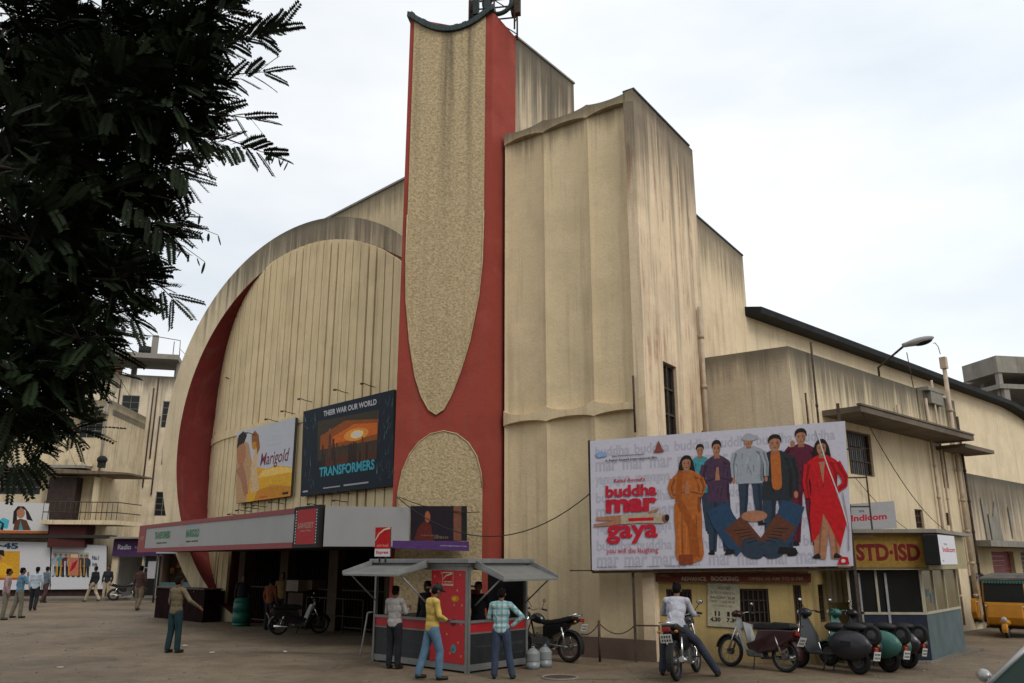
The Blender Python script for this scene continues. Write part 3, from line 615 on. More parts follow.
# slatted wall behind the arch, bowed
WC = []; P = (T1 + QA * .14) * MF - dr(-46.5) * 1.6; L = 0
while True:
    WC.append((P.copy(), L)); rel = P - A0; s_ = rel.dot(DA)
    if s_ > 11.3 * MF: break
    a = -46.5 if L < 10.96 else -46.5 + 19 * min(1, (L - 10.96) / 3.75)
    st = .05; P = P + dr(a) * st; L += st
def wcp(L):
    i = min(int(L / .05), len(WC) - 1); return WC[i][0]
WL = WC[-1][1]
def ztop_at(p):       # top of the slats meets the arch's inner rim
    r = p; u = 512 + FPX * r.x / (r.y * CT + (11 - CAMH) * ST)
    # iterate: find the rim point in the same sight line
    z = 11.0
    for _ in range(12):
        dep = r.y * CT + (z - CAMH) * ST; u = r.x / dep
        best = None
        for k in range(0, 300):
            a = R(10) + R(175) * k / 300; q = FA.pt(ci[0] - ci[2] * math.cos(a), ci[1] + ci[2] * math.sin(a), 0)
            dq = q.y * CT + (q.z - CAMH) * ST
            e_ = abs(q.x / dq - u)
            if best is None or e_ < best[0]: best = (e_, q)
        q = best[1]; t = (q.z - CAMH) / math.hypot(q.x, q.y); z = CAMH + t * math.hypot(r.x, r.y)
    return min(z, 14.4)
step = .46; bm = B(); bg_ = B(); k = 0; Ls = []
x = -0.05
while x < WL - .02: Ls.append(x); x += step
slatz = []
for L in Ls:
    c0, c1 = wcp(max(L + .035, 0)), wcp(min(L + step - .035, WL)); d_ = (c1 - c0).normalized(); nn = V((-d_.y, d_.x, 0)); nn = nn if nn.dot(V((0, 1, 0))) > 0 else -nn
    z1, z2 = ztop_at(c0), ztop_at(c1); zb = 3.0 if L < 11.4 else .3
    # where the wall has passed behind the arch it runs up to the soffit
    for (pp, idx) in ((c0, 0), (c1, 1)):
        qd = (pp - A0).dot(QA); sd_ = (pp - A0).dot(DA)
        if qd > 0:
            zz = ci[1] + math.sqrt(max(0, ci[2] ** 2 - (sd_ - ci[0]) ** 2)) + .02
            if idx == 0: z1 = zz
            else: z2 = zz
    fr = -nn * .11
    hexa(bm, [V((c0.x, c0.y, zb)) + fr, V((c1.x, c1.y, zb)) + fr, V((c1.x, c1.y, zb)), V((c0.x, c0.y, zb)), V((c0.x, c0.y, z1)) + fr, V((c1.x, c1.y, z2)) + fr, V((c1.x, c1.y, z2)), V((c0.x, c0.y, z1))])
    g0, g1 = wcp(max(L, 0)), wcp(min(L + step, WL))
    hexa(bg_, [V((g0.x, g0.y, zb)) + nn * .002, V((g1.x, g1.y, zb)) + nn * .002, V((g1.x, g1.y, zb)) + QA * 1.2, V((g0.x, g0.y, zb)) + QA * 1.2, V((g0.x, g0.y, z1)) + nn * .002, V((g1.x, g1.y, z2)) + nn * .002, V((g1.x, g1.y, z2)) + QA * 1.2, V((g0.x, g0.y, z1)) + QA * 1.2])
mk('slats', bm, m_slat, cin, bevel=.008); mk('slat_backing', bg_, m_groove, cin)
# ledge band across the slats
bm = B(); pr = None
for i in range(int(WL / .25) + 1):
    L = min(i * .25, WL - .06); c0 = wcp(L); c1 = wcp(min(L + .05, WL)); d_ = (c1 - c0)
    if d_.length < 1e-6: continue
    d_.normalize(); nn = V((d_.y, -d_.x, 0)); nn = nn if nn.dot(V((0, -1, 0))) > 0 else -nn
    cur = [c0 + nn * .10, c0 + nn * .15]
    ring = [bm.verts.new((cur[1].x, cur[1].y, 6.8)), bm.verts.new((cur[1].x, cur[1].y, 7.1)), bm.verts.new((cur[0].x, cur[0].y, 7.1)), bm.verts.new((cur[0].x, cur[0].y, 6.8))]
    if pr:
        for a_ in range(4): bm.faces.new((pr[a_], pr[(a_ + 1) % 4], ring[(a_ + 1) % 4], ring[a_]))
    else: bm.faces.new(ring)
    pr = ring
bm.faces.new(pr); mk('ledge', bm, m_slat, cin)
# upper auditorium wall behind the arch
FU = Fr(V((-3, 27, 0)) * 1.17, -45)
bm = B(); prism(bm, [FU.pt(-1.5, 0), FU.pt(9.5, 0), FU.pt(9.5, 0, 8), FU.pt(-1.5, 0, 8)], 6, 18.2); mk('auditorium_wall', bm, m_behind, cin)
bm = B(); fbox(bm, FU, -1.5, 9.55, 18.202, 18.30, -.06, .4); mk('auditorium_coping', bm, m_conc, cin)

# long hall with the sloping eave
P2 = V((7.66, 25.47, 0)); FH = Fr(P2, 47.5)
vents = []
bm = B(); wall(bm, FH, -.5, 34, 0, 9.75, vents, .3); mk('hall_wall', bm, m_hall, cin)
m_eave = mat('dark_tarred_roof', (.012, .014, .016), .8, var=.4, scale=3)
bm = B(); pr = None
for i in range(41):
    s = -.15 + 34.5 * i / 40; dz = -max(0, s - 23.0) ** 1.7 * .035
    ring = [bm.verts.new(FH.pt(s, 9.74 + dz, -.55)), bm.verts.new(FH.pt(s, 9.94 + dz, -.58)), bm.verts.new(FH.pt(s, 11.6 + dz, 7)), bm.verts.new(FH.pt(s, 9.74 + dz, 7))]
    if pr:
        for a_ in range(4): bm.faces.new((pr[a_], pr[(a_ + 1) % 4], ring[(a_ + 1) % 4], ring[a_]))
    else: bm.faces.new(ring)
    pr = ring
bm.faces.new(pr); mk('eave_roof', bm, m_eave, cin)
bm = B()
bm.free()


# side annex
FX = Fr(C1, 47.5); FXF = Fr(C1, -55.5)
xh = [(2.79, 4.27, 4.40, 5.62), (9.25, 9.68, 4.40, 5.68), (6.7, 7.3, 3.05, 3.62), (9.1, 9.45, 3.2, 3.6), (9.2, 9.55, 6.1, 6.5)]
bm = B(); wall(bm, FX, .002, 11.2, 0, 7.5, xh, .25); mk('annex_side_wall', bm, m_annexR, cin)
bm = B(); fbox(bm, FXF, 0.0, 2.9, 0, 7.5, 0, .3); mk('annex_front_wall', bm, m_annexF, cin)
bm = B(); prism(bm, [C1 + dr(47.5) * .3 + dr(-42.5) * .3, C1 + dr(47.5) * 11 + dr(-42.5) * .3, C1 + dr(47.5) * 11 + dr(-42.5) * 3.4, C1 + dr(47.5) * .3 + dr(-42.5) * 3.4], 6.6, 6.9)
fbox(bm, Fr(C1 + dr(47.5) * 11.2, -42.5), -.0, 3.4, 0, 7.1, -.25, 0); mk('annex_roof', bm, m_annexR, cin)
bm = B(); fbox(bm, FX, 1.5, 9.4, 5.83, 5.98, -1.05, -.002); fbox(bm, FX, 1.48, 9.4, 5.99, 6.04, -1.08, -.96); mk('sunshade', bm, plaster('shade_slab', (.16, .13, .1), None, 0, .5, 0, 0, .6), cin)
bm = B(); fbox(bm, FX, 9.0, 11.6, 5.60, 5.72, -.9, -.002); mk('sunshade', bm, _m['shade_slab'], cin)
def barwin(F, h, nb, parent, depth=.12, m=None, bars=True, horiz=2):
    bm = B(); fbox(bm, F, h[0] - .0, h[1] + .0, h[2], h[3], depth, depth + .04); wn = mk('window', bm, m_glassd, parent)
    bm = B(); f = .045
    for (a, b, c, d) in ((h[0] + .002, h[0] + f, h[2] + .002, h[3] - .002), (h[1] - f, h[1] - .002, h[2] + .002, h[3] - .002), (h[0] + f, h[1] - f, h[2] + .002, h[2] + f), (h[0] + f, h[1] - f, h[3] - f, h[3] - .002)): fbox(bm, F, a, b, c, d, depth - .06, depth - .002)
    for i in range(1, nb): s = h[0] + (h[1] - h[0]) * i / nb; fbox(bm, F, s - .012, s + .012, h[2] + f, h[3] - f, depth - .045, depth - .02)
    for i in range(1, horiz + 1): z = h[2] + (h[3] - h[2]) * i / (horiz + 1); fbox(bm, F, h[0] + f, h[1] - f, z - .012, z + .012, depth - .045, depth - .02)
    mk('window_frame', bm, m or m_wood, wn); return wn
for h, nb in zip(xh, (6, 2, 3, 2, 2)): barwin(FX, h, nb, cin)
# pipes and the pillar on the annex
for i, (s, z0, z1, r, m) in enumerate([(.45, 4.2, 6.3, .025, m_iron), (.75, 4.2, 6.15, .03, m_pipe), (1.0, 3.6, 7.75, .028, m_iron), (6.1, 5.95, 6.7, .05, m_pipe), (8.35, .2, 7.2, .045, m_pipe), (9.05, .2, 7.9, .035, m_pipe), (10.35, .2, 8.5, .07, m_pipe), (10.9, .2, 6.9, .04, m_iron)]):
    bm = B(); top_ = FX.pt(s, z1, -.13); cyl(bm, FX.pt(s, z0, -.13), top_, r, n=10)
    for z in range(int(z0) + 1, int(z1)): cyl(bm, FX.pt(s, z, -.13), FX.pt(s, z + .09, -.13), r * 1.3, n=10)
    if s == 10.35: fbox(bm, FX, s - .10, s + .10, z1, z1 + .4, -.23, -.03); tube(bm, [FX.pt(s - .1, z1 + .5, -.1), FX.pt(s - .2, z1 + .75, -.1), FX.pt(s - .45, z1 + .85, -.1), FX.pt(s - .6, z1 + .8, -.1)], .015, 5)
    mk('drain_pipe', bm, m, cin)
bm = B(); cyl(bm, FX.pt(8.1, 7.4, .1), FX.pt(7.9, 8.7, .1), .015, n=5); mk('antenna_rod', bm, m_iron, cin)
bm = B(); fbox(bm, FX, 8.5, 9.9, 7.5, 7.62, -.2, .6); fbox(bm, FX, 8.7, 9.7, 7.1, 7.5, -.18, -.02)
mk('water_tray', bm, m_conc, cin)
bm = B()
for s in (8.05, 8.6): fbox(bm, FX, s - .07, s, 5.99, 7.5, -.05, -.002)
mk('pilasters', bm, m_annexR, cin)
# shop row: parapet, ledge and shutters
FSR = Fr(C1 + dr(-42.5) * .3, 47.5)
bm = B(); fbox(bm, FSR, 11.6, 34, 2.8, 5.1, 0, .3); mk('shop_parapet', bm, m_shopwall, cin)
bm = B(); fbox(bm, FSR, 11.4, 34, 2.58, 2.78, -.75, .3); mk('shop_ledge', bm, m_conc, cin)
bm = B(); sx_ = [(13.6, 15.9), (16.7, 19.2), (20, 22.5), (23.3, 25.8), (26.6, 29.1)]
wall(bm, FSR, 11.6, 34, 0, 2.57, [(a, b, .15, 2.45) for a, b in sx_], .35); mk('shop_wall', bm, plaster('shop_wall', (.42, .34, .2), None, 0, .4, .1, .4, .3), cin)
m_sh = [mat('shutter_red', (.17, .03, .035), .6, .2, var=.15), mat('shutter_dark', (.04, .035, .03), .6), mat('shutter_green', (.04, .08, .07), .6)]
for i, (a, b) in enumerate(sx_):
    bm = B()
    for j in range(14): z = .15 + 2.3 * j / 14; hexa(bm, [FSR.pt(a, z, .14), FSR.pt(b, z, .14), FSR.pt(b, z, .2), FSR.pt(a, z, .2), FSR.pt(a, z + .155, .17), FSR.pt(b, z + .155, .17), FSR.pt(b, z + .155, .2), FSR.pt(a, z + .155, .2)])
    mk('roller_shutter', bm, m_sh[(0, 1, 0, 2, 1)[i]], cin)
for pts_ in ([(13.3, 2.8), (13.2, 4.3), (13.5, 3.9), (13.55, 2.8)], [(13.8, 2.8), (13.75, 3.75), (14.2, 3.65), (14.6, 4.25), (14.95, 2.8)], [(16.0, 2.9), (15.95, 4.1), (16.3, 3.7)]):
    bm = B(); fpoly(bm, FSR, pts_, -.05, -.02); mk('tin_patch', bm, m_conc, cin)

# entrance level below the slats: recessed dark lobby
FE = Fr((T1 + QA * .14) * MF, -46.5)
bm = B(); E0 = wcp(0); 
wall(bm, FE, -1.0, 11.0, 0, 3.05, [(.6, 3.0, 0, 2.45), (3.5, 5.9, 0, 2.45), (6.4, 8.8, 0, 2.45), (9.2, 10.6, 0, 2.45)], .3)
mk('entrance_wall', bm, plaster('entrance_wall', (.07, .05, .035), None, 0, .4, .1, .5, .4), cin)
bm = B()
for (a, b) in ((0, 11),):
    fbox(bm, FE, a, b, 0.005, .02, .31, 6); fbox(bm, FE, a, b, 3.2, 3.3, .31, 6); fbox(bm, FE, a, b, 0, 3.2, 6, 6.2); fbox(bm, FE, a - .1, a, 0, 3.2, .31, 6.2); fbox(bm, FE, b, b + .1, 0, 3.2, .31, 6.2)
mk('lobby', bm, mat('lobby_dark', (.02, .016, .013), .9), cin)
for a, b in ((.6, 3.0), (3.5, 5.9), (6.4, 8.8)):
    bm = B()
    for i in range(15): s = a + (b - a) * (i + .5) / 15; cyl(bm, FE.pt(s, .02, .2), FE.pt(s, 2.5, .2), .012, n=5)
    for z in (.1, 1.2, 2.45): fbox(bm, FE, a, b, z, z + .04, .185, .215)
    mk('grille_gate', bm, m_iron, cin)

# ================================================================ CANOPY with its fascia sign boards
class FrC(Fr):
    def pt(f, s, z, d=0.0): return f.P + f.u * s + f.n * d + V((0, 0, z))
G = gp(316, 655.5); FC = FrC(G, -38.7); FC2 = FrC(G, 80)
can = thing('entrance_canopy', 'long white and red lit-box canopy above the dark cinema entrance', 'canopy', (G.x, G.y, 0))
m_canw = mat('canopy_white', (.27, .27, .27), .5, var=.05, scale=1.5)
bm = B()
pc = [FC.pt(15.35, 0, .05), FC.pt(.05, 0, .05), FC2.pt(2.05, 0, .05), FC2.pt(2.05, 0, .6), T1 + V((0.0, -.02, 0)), T1 + V((0, .9, 0)), wcp(1.7) - QA * .1, wcp(5) - QA * .1, wcp(10) - QA * .1, FA.pt(12.5, 0, -.1), FC.pt(15.35, 0, 1.5)]
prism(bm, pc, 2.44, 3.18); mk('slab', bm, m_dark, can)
bm = B(); fbox(bm, FC, 1.45, 14.45, 2.56, 3.27, -.10, .04); fbox(bm, FC2, .02, 2.05, 2.44, 3.38, -.08, .04); mk('fascia_board', bm, m_canw, can)
m_cred = mat('canopy_red', (.19, .02, .02), .5, var=.1)
bm = B(); fbox(bm, FC, 1.45, 15.3, 3.272, 3.40, -.12, .04); fbox(bm, FC, 1.45, 15.3, 2.42, 2.558, -.12, .04); fbox(bm, FC, 14.46, 15.32, 2.56, 3.27, -.115, .04); mk('red_trim', bm, m_cred, can)
bm = B(); fbox(bm, FC, .04, 1.44, 2.42, 3.42, -.11, .04); fs_ = mk('film_strip_panel', bm, m_black, can)
a, b = FC.pt(1.36, 2.5, -.113), FC.pt(.12, 2.5, -.113)
p = Pic(a, b, b + V((0, 0, .84)), a + V((0, 0, .84)))
p.rect(.08, .0, .92, 1, flat('sign_red', (.33, .018, .022)))
for i in range(12):
    for u in (.015, .945): p.rect(u, .02 + i / 12, u + .04, .065 + i / 12, K_ltwh)
p.text('SANGEET', .14, .46, .86, .62, flat('dull_gold', (.38, .2, .15)), .03)
p.text('cinema 70mm', .25, .36, .75, .42, flat('dull_gold', (.4, .2, .15)), .02); p.done('printed_sheet', fs_)
p = Pic(FC.pt(14.4, 2.57, -.103), FC.pt(1.5, 2.57, -.103), FC.pt(1.5, 3.26, -.103), FC.pt(14.4, 3.26, -.103))
def dens(t, u0, v0, u1, v1, m): p.text(t, u0, v0, u1, v1, m, .045)
dens('TRANSFORMERS', .085, .42, .225, .80, K_green); dens('ENGLISH 4 SHOWS', .11, .18, .20, .26, K_black)
dens('SCREEN 2', .365, .86, .43, .95, K_lblue); dens('MARIGOLD', .355, .40, .455, .78, K_green); dens('HINDI 4 SHOWS', .36, .18, .45, .26, K_black)
dens('now showing', .31, .05, .34, .09, K_pink); p.done('lettering', can)
p = Pic(FC.pt(15.2, 2.7, -.118), FC.pt(14.55, 2.7, -.118), FC.pt(14.55, 3.2, -.118), FC.pt(15.2, 3.2, -.118)); p.text('SANGEET', .1, .35, .9, .6, flat('dull_gold', (.38, .2, .15)), .03); p.done('lettering', can)
bm = B()
for s in (3.2, 6.6, 10.0, 13.6): cyl(bm, FC.pt(s, 0, .9), FC.pt(s, 2.47, .9), .06, n=10)
mk('post', bm, m_iron, can) if False else bm.free()
for (u_, v_) in ((250, 615),):
    b_ = gp(u_, v_); bm = B(); cyl(bm, b_, b_ + V((0, 0, 2.44)), .11, n=14); cyl(bm, b_ + V((0, 0, 1.55)), b_ + V((0, 0, 1.85)), .13, .3, n=14); cyl(bm, b_, b_ + V((0, 0, .25)), .18, .12, n=14); mk('pillar', bm, m_whitep, can)
# posters on the slats, with lamp arms
FPo = Fr((T1 + QA * .14) * MF - dr(43.5) * .30, -46.5)
def quadof(F, c, d):    # image corners BL, BR, TR, TL to points in a plane of the scene
    return [F.pt(*F.sz(*q), d) for q in c]
m_pback = mat('board_edge', (.05, .045, .04), .8)
def board(name, label, cat, F, c, d=.0, th=.10, back=m_pback, draw=None, group=None, frame=None, d0=None):
    q = quadof(F, c, 0); base = (q[0] + q[1]) / 2
    t = thing(name, label, cat, (base.x, base.y, min(q[0].z, q[1].z)), group)
    n = (q[1] - q[0]).cross(q[3] - q[0]).normalized()
    if n.dot(V((0, 0, CAMH)) - q[0]) < 0: n = -n
    bm = B(); hexa(bm, [q[0], q[1], q[1] - n * th, q[0] - n * th, q[3], q[2], q[2] - n * th, q[3] - n * th]); mk('panel', bm, back, t)
    p = Pic(*[x + n * .004 for x in q]); draw(p); p.done('printed_sheet', t)
    return t, q, n
def draw_dark(p):
    p.rect(0, 0, 1, 1, flat('ink_navy', (.006, .014, .024)))
    rr = random.Random(3)
    for i in range(60):       # crumpled foil glints at both sides
        side = rr.choice((0, 1)); u = rr.uniform(.01, .17) if side == 0 else rr.uniform(.84, .99); v = rr.uniform(.05, .9)
        p.limb([(u, v), (u + rr.uniform(-.03, .03), v + rr.uniform(.03, .12))], rr.uniform(.002, .008), .001, rr.choice((K_sky, K_sky, flat('foil', (.12, .18, .2)), K_blue)))
    p.poly([(.20, .32), (.84, .30), (.86, .82), (.18, .84)], flat('dusk', (.045, .035, .02)))
    p.poly([(.22, .5), (.84, .5), (.85, .72), (.5, .78), (.22, .66)], flat('ember', (.28, .07, .01)))
    p.poly([(.34, .54), (.84, .56), (.84, .68), (.6, .72), (.36, .62)], K_flame)
    p.oval(.62, .60, .13, .07, flat('ember2', (.75, .28, .04))); p.oval(.63, .60, .07, .045, K_glow); p.oval(.63, .60, .035, .03, K_white)
    p.poly([(.2, .3), (.85, .3), (.85, .36), (.2, .38)], K_black)
    for i in range(26):       # skyline
        u = .24 + .6 * i / 26; h = rr.uniform(.38, .57); p.poly([(u, .3), (u + .022, .3), (u + .02, h), (u + .004, h + rr.uniform(0, .02))], rr.choice((flat('tower1', (.03, .015, .01)), flat('tower2', (.09, .03, .012)))))
    p.limb([(.33, .40), (.335, .55), (.33, .66)], .035, .02, K_brown); p.oval(.33, .70, .014, .028, K_skin2); p.limb([(.37, .36), (.375, .52), (.37, .6)], .028, .018, flat('coat', (.04, .02, .015))); 
    p.text('THEIR WAR OUR WORLD', .25, .88, .83, .945, K_ltwh, .03)
    p.text('TRANSFORMERS', .22, .19, .82, .30, K_cyan, .035)
    p.rect(.27, .055, .46, .068, K_grey); p.rect(.5, .055, .76, .072, K_grey); p.rect(.03, .04, .09, .06, K_grey)
board('movie_poster', 'dark blue banner with an orange sunset, hung above the canopy beside the tower', 'poster', FPo, [(300.5, 496.5), (393, 485.5), (394, 389.5), (303.5, 411.5)], draw=draw_dark)
def draw_gold(p):
    p.rect(0, 0, 1, 1, flat('pale_sky', (.45, .46, .5)))
    p.poly([(0, 0), (1, 0), (1, .36), (.75, .42), (.55, .40), (.4, .45), (0, .42)], K_yellow); p.poly([(.35, 0), (1, 0), (1, .12), (.7, .17), (.4, .14)], flat('deep_gold', (.5, .2, .015)))
    p.poly([(.42, .3), (1, .3), (1, .35), (.8, .4), (.5, .39)], flat('straw', (.75, .48, .12)))
    p.poly([(0, 0), (.2, 0), (.30, .5), (.22, .80), (.0, .92)], flat('tan', (.42, .25, .12)))
    p.oval(.09, .68, .085, .17, flat('face_tan', (.36, .16, .08))); p.poly([(.0, .75), (.03, .94), (.12, .99), (.19, .92), (.14, .82), (.05, .8)], K_hair)
    p.limb([(.05, .5), (.13, .35), (.2, .1)], .10, .05, K_skin); p.limb([(.38, .72), (.33, .45), (.36, .12)], .05, .10, flat('gown', (.55, .38, .22)))
    p.oval(.33, .80, .055, .11, K_gold); p.poly([(.27, .9), (.33, .96), (.40, .88), (.43, .7), (.38, .62), (.36, .8), (.28, .8)], flat('auburn', (.25, .09, .02)))
    p.text('Marigold', .44, .40, .94, .62, flat('plum', (.15, .03, .05)), .012, .25)
    for v in (.80, .76, .70): p.text('a very light romance', .55, v, .8, v + .018, K_grey, .01)
    for i in range(5): p.text('produced and directed', .48 + .02 * i, .08 + .022 * i, .9, .092 + .022 * i, K_gold, .01)
    p.text('coming soon', .45, .025, .6, .05, K_red, .03); p.rect(.86, .03, .96, .06, K_black)
board('movie_poster', 'yellow and white banner with a couple at its left, left of the dark banner', 'poster', FPo, [(236, 503.5), (290.5, 496), (295.5, 417.5), (237, 432)], draw=draw_gold)
# lamp arms: above and under the posters
arms = [(u, v) for u, v in ((238, 515), (246, 511), (255, 508.5), (262, 506.5), (279, 503), (343, 501.5), (318, 505), (327, 494), (345, 493), (358, 491), (255, 434.5), (275, 421), (291, 413), (308, 401), (344, 392), (371, 386))]
for i, (u, v) in enumerate(arms):
    a = FPo.pt(*FPo.sz(u, v), -.05)
    bm = B(); tube(bm, [a + QA * .28, a, a - QA * .28 + V((0, 0, .03)), a - QA * .36 + V((0, 0, .0))], .014, 5); box(bm, a - QA * .36, (.10, .06, .05)); o = mk('bracket_lamp', bm, m_iron)
    tag(o, 'small rusty bracket lamp reaching out of the slatted wall near the banners', 'lamp', 'bracket lamps round the banners')
# portrait box and purple strip in front of the tower
FSp = Fr(gp(440, 654), 85)
def draw_port(p):
    p.rect(0, 0, 1, 1, flat('night', (.012, .008, .014)))
    p.limb([(.24, .0), (.25, .3), (.30, .5)], .30, .12, flat('cloak', (.09, .014, .010))); p.oval(.30, .68, .05, .17, flat('face_lit', (.28, .08, .035))); 
    p.rect(.76, 0, .90, 1, flat('tan_strip', (.16, .06, .035))); p.rect(.9, 0, 1, 1, K_black)
    p.text('a voice in the dark', .18, .12, .5, .17, flat('beige_ink', (.16, .12, .09)), .01); p.text('LISTEN IN', .42, .05, .66, .12, flat('beige_ink', (.16, .12, .09)), .02)
board('advert_box', 'dark portrait advert box mounted low on the tower', 'advert', FSp, [(410.5, 540), (467, 540.8), (467, 506), (410.5, 506)], th=.25, draw=draw_port)
def draw_purp(p): p.rect(0, 0, 1, 1, K_purple); p.text('www.bigcinema.com', .62, .4, .97, .58, K_grey, .015)
board('advert_strip', 'long purple sign strip under the dark portrait advert', 'sign', FSp, [(391.5, 548), (469, 551), (469, 541.6), (391.5, 540.6)], th=.2, draw=draw_purp)

# ================================================================ LARGE BILLBOARD on iron posts
FBB = Fr(gp(636, 663), -80)
cq = [(592, 570), (853.5, 566), (845, 421), (590, 441)]
def draw_big(p):
    p.rect(0, 0, 1, 1, flat('tarp', (.47, .46, .53)))
    rr = random.Random(5); pl_ = flat('tarp_print', (.36, .355, .42))
    for j in range(8):
        w_ = ('buddha', 'mar', 'yagayagaya')[j % 3]; v = .93 - .122 * j
        for i in range(8 if j % 3 else 6):
            u = .02 + i * (.16 if j % 3 != 1 else .11)
            if u + .14 > .99: break
            p.text(w_, u, v - .06, u + (.14 if j % 3 != 1 else .09), v + .02, pl_, .03); p.k -= 1
    figs = [(.385, .03, .80, K_orange, K_orange, dict(long_hair=True, skirt=True, arms='pray', wd=1.0, hair=K_hair)),
            (.44, .25, .66, K_teal, K_jean, dict(wd=.9)), (.505, .10, .83, flat('vest', (.06, .03, .06)), K_jean, dict(arms='pray', wd=.85)),
            (.73, .08, .86, flat('jacket', (.02, .025, .03)), K_jean, dict(arms='down', tie=K_orange, wd=1.12)), (.83, .15, .82, flat('shirt_maroon', (.09, .012, .03)), K_maroon, dict(arms='up', wd=1.05))]
    figure(p, *figs[1][:5], **figs[1][5]); figure(p, *figs[2][:5], **figs[2][5]); figure(p, *figs[4][:5], **figs[4][5]); figure(p, *figs[3][:5], **figs[3][5])
    figure(p, .63, .30, .66, K_shirt, K_jean, hair=K_shirt, wd=1.25)
    # feet towards the viewer
    p.limb([(.50, .44), (.52, .34), (.56, .22), (.60, .14)], .085, .09, K_blue); p.limb([(.79, .44), (.77, .34), (.735, .22), (.70, .14)], .085, .09, K_blue)
    p.limb([(.56, .32), (.60, .22), (.635, .14)], .085, .08, K_brown); p.limb([(.76, .32), (.72, .22), (.69, .14)], .085, .08, K_brown)
    p.soft([(.60, .20), (.665, .18), (.67, .09), (.65, .06), (.61, .07), (.585, .12)], K_jean); p.soft([(.735, .20), (.675, .18), (.672, .09), (.69, .06), (.73, .07), (.755, .12)], K_jean); [p.limb([(.56 + .012 * i, .26 - .022 * i), (.62 + .008 * i, .27 - .02 * i)], .003, .002, K_hair) for i in range(5)]; [p.limb([(.765 - .012 * i, .26 - .022 * i), (.71 - .008 * i, .27 - .02 * i)], .003, .002, K_hair) for i in range(5)]; p.poly([(.52, .09), (.56, .10), (.56, .13), (.53, .13)], K_black); p.poly([(.72, .09), (.80, .09), (.79, .13), (.73, .14)], K_black)
    p.oval(.64, .36, .05, .04, K_skin)
    p.oval(.637, .93, .032, .022, flat('cap', (.3, .31, .34)))
    figure(p, .385, .03, .80, K_orange, K_orange, hair=K_hair, long_hair=True, skirt=True, arms='pray', wd=1.0)
    p.limb([(.36, .72), (.35, .5), (.40, .3), (.41, .08)], .02, .035, flat('ochre_fold', (.27, .07, .012))); p.rect(.345, .03, .40, .10, flat('rust_hem', (.2, .04, .012)))
    p.limb([(.885, .42), (.895, .25), (.885, .05)], .055, .028, K_skin); p.limb([(.925, .40), (.94, .24), (.935, .05)], .05, .028, K_skin)
    figure(p, .905, .06, .82, K_dred, K_skin, hair=K_hair, long_hair=True, arms='hip', wd=1.0); p.poly([(.862, .54), (.945, .54), (.985, .30), (.955, .12), (.925, .26), (.90, .36), (.88, .22), (.852, .16), (.848, .34)], K_dred); p.poly([(.893, .72), (.905, .56), (.915, .72)], K_skin)
    p.limb([(.89, .95), (.92, .72), (.965, .45), (.99, .25)], .004, .004, K_ltwh); p.limb([(.975, .5), (.99, .25), (.985, .1)], .003, .004, flat('crease', (.25, .2, .2)))
    p.text("Rahul Rawail's", .095, .66, .22, .685, K_red, .02)
    p.text('buddha', .06, .545, .265, .635, K_red, .04); p.text('mar', .06, .425, .265, .53, K_red, .05)
    p.text('gaya', .06, .19, .265, .33, K_red, .03); p.text('you will die laughing', .06, .11, .265, .158, K_red, .005)
    # lying figure
    p.limb([(.02, .385), (.08, .385), (.14, .385)], .012, .024, K_skin); p.limb([(.01, .335), (.08, .345), (.15, .365)], .010, .022, K_skin); p.limb([(.12, .37), (.2, .378), (.29, .37)], .034, .038, flat('beige_shirt', (.36, .3, .22)))
    p.rect(.15, .355, .25, .38, K_dred); p.oval(.295, .367, .013, .028, K_skin2); p.oval(.303, .372, .009, .026, K_hair); p.limb([(.23, .41), (.27, .44)], .012, .008, K_skin)
    p.text('Base Entertainment presents', .09, .855, .22, .872, K_black, .02); p.text('A Rahul Rawail International film', .06, .825, .27, .842, K_black, .02)
    p.poly([(.255, .87), (.30, .87), (.29, .90), (.285, .93), (.277, .96), (.27, .93), (.265, .90)], flat('emblem', (.2, .05, .04))); p.poly([(.03, .86), (.07, .87), (.065, .90), (.04, .91), (.02, .89)], flat('emblem_blue', (.2, .3, .5)))
    for u0, u1 in ((.02, .1), (.13, .2), (.22, .27), (.29, .37)): p.text('in cinemas near you', u0, .012, u1, .026, K_jean, .02)
    p.poly([(.94, .012), (.985, .012), (.98, .06), (.955, .065)], K_dred); p.oval(.963, .035, .008, .012, K_ltwh)
bb, q, n = board('billboard', 'huge white billboard with crimson lettering and a row of people, on iron posts', 'billboard', FBB, cq, th=.04, draw=draw_big)
sR = FBB.sz(853.5, 566)[0]; sL = FBB.sz(592, 570)[0]
bm = B(); z0, z1 = q[0].z, q[3].z
for s, za, zb in ((sL, 1.87, 4.80), (sR, 1.93, 5.10)): fbox(bm, FBB, s - .03, s + .03, za, zb, .05, .11)
hexa(bm, [FBB.pt(sL, 1.84, .05), FBB.pt(sR, 1.92, .05), FBB.pt(sR, 1.92, .11), FBB.pt(sL, 1.84, .11), FBB.pt(sL, 1.89, .05), FBB.pt(sR, 1.97, .05), FBB.pt(sR, 1.97, .11), FBB.pt(sL, 1.89, .11)])
hexa(bm, [FBB.pt(sL, 4.7, .05), FBB.pt(sR, 5.0, .05), FBB.pt(sR, 5.0, .11), FBB.pt(sL, 4.7, .11), FBB.pt(sL, 4.75, .05), FBB.pt(sR, 5.05, .05), FBB.pt(sR, 5.05, .11), FBB.pt(sL, 4.75, .11)])
for k_ in range(1, 6): s = sL + (sR - sL) * k_ / 6; fbox(bm, FBB, s - .02, s + .02, 1.95, 4.7, .05, .09)
mk('frame', bm, m_iron, bb)
for s, zt_ in ((0.0, 1.9), (sR - .05, 5.5)):
    bm = B(); fbox(bm, FBB, s - .03, s + .03, 0, zt_, .115, .175); mk('post', bm, m_iron, bb)
bm = B()
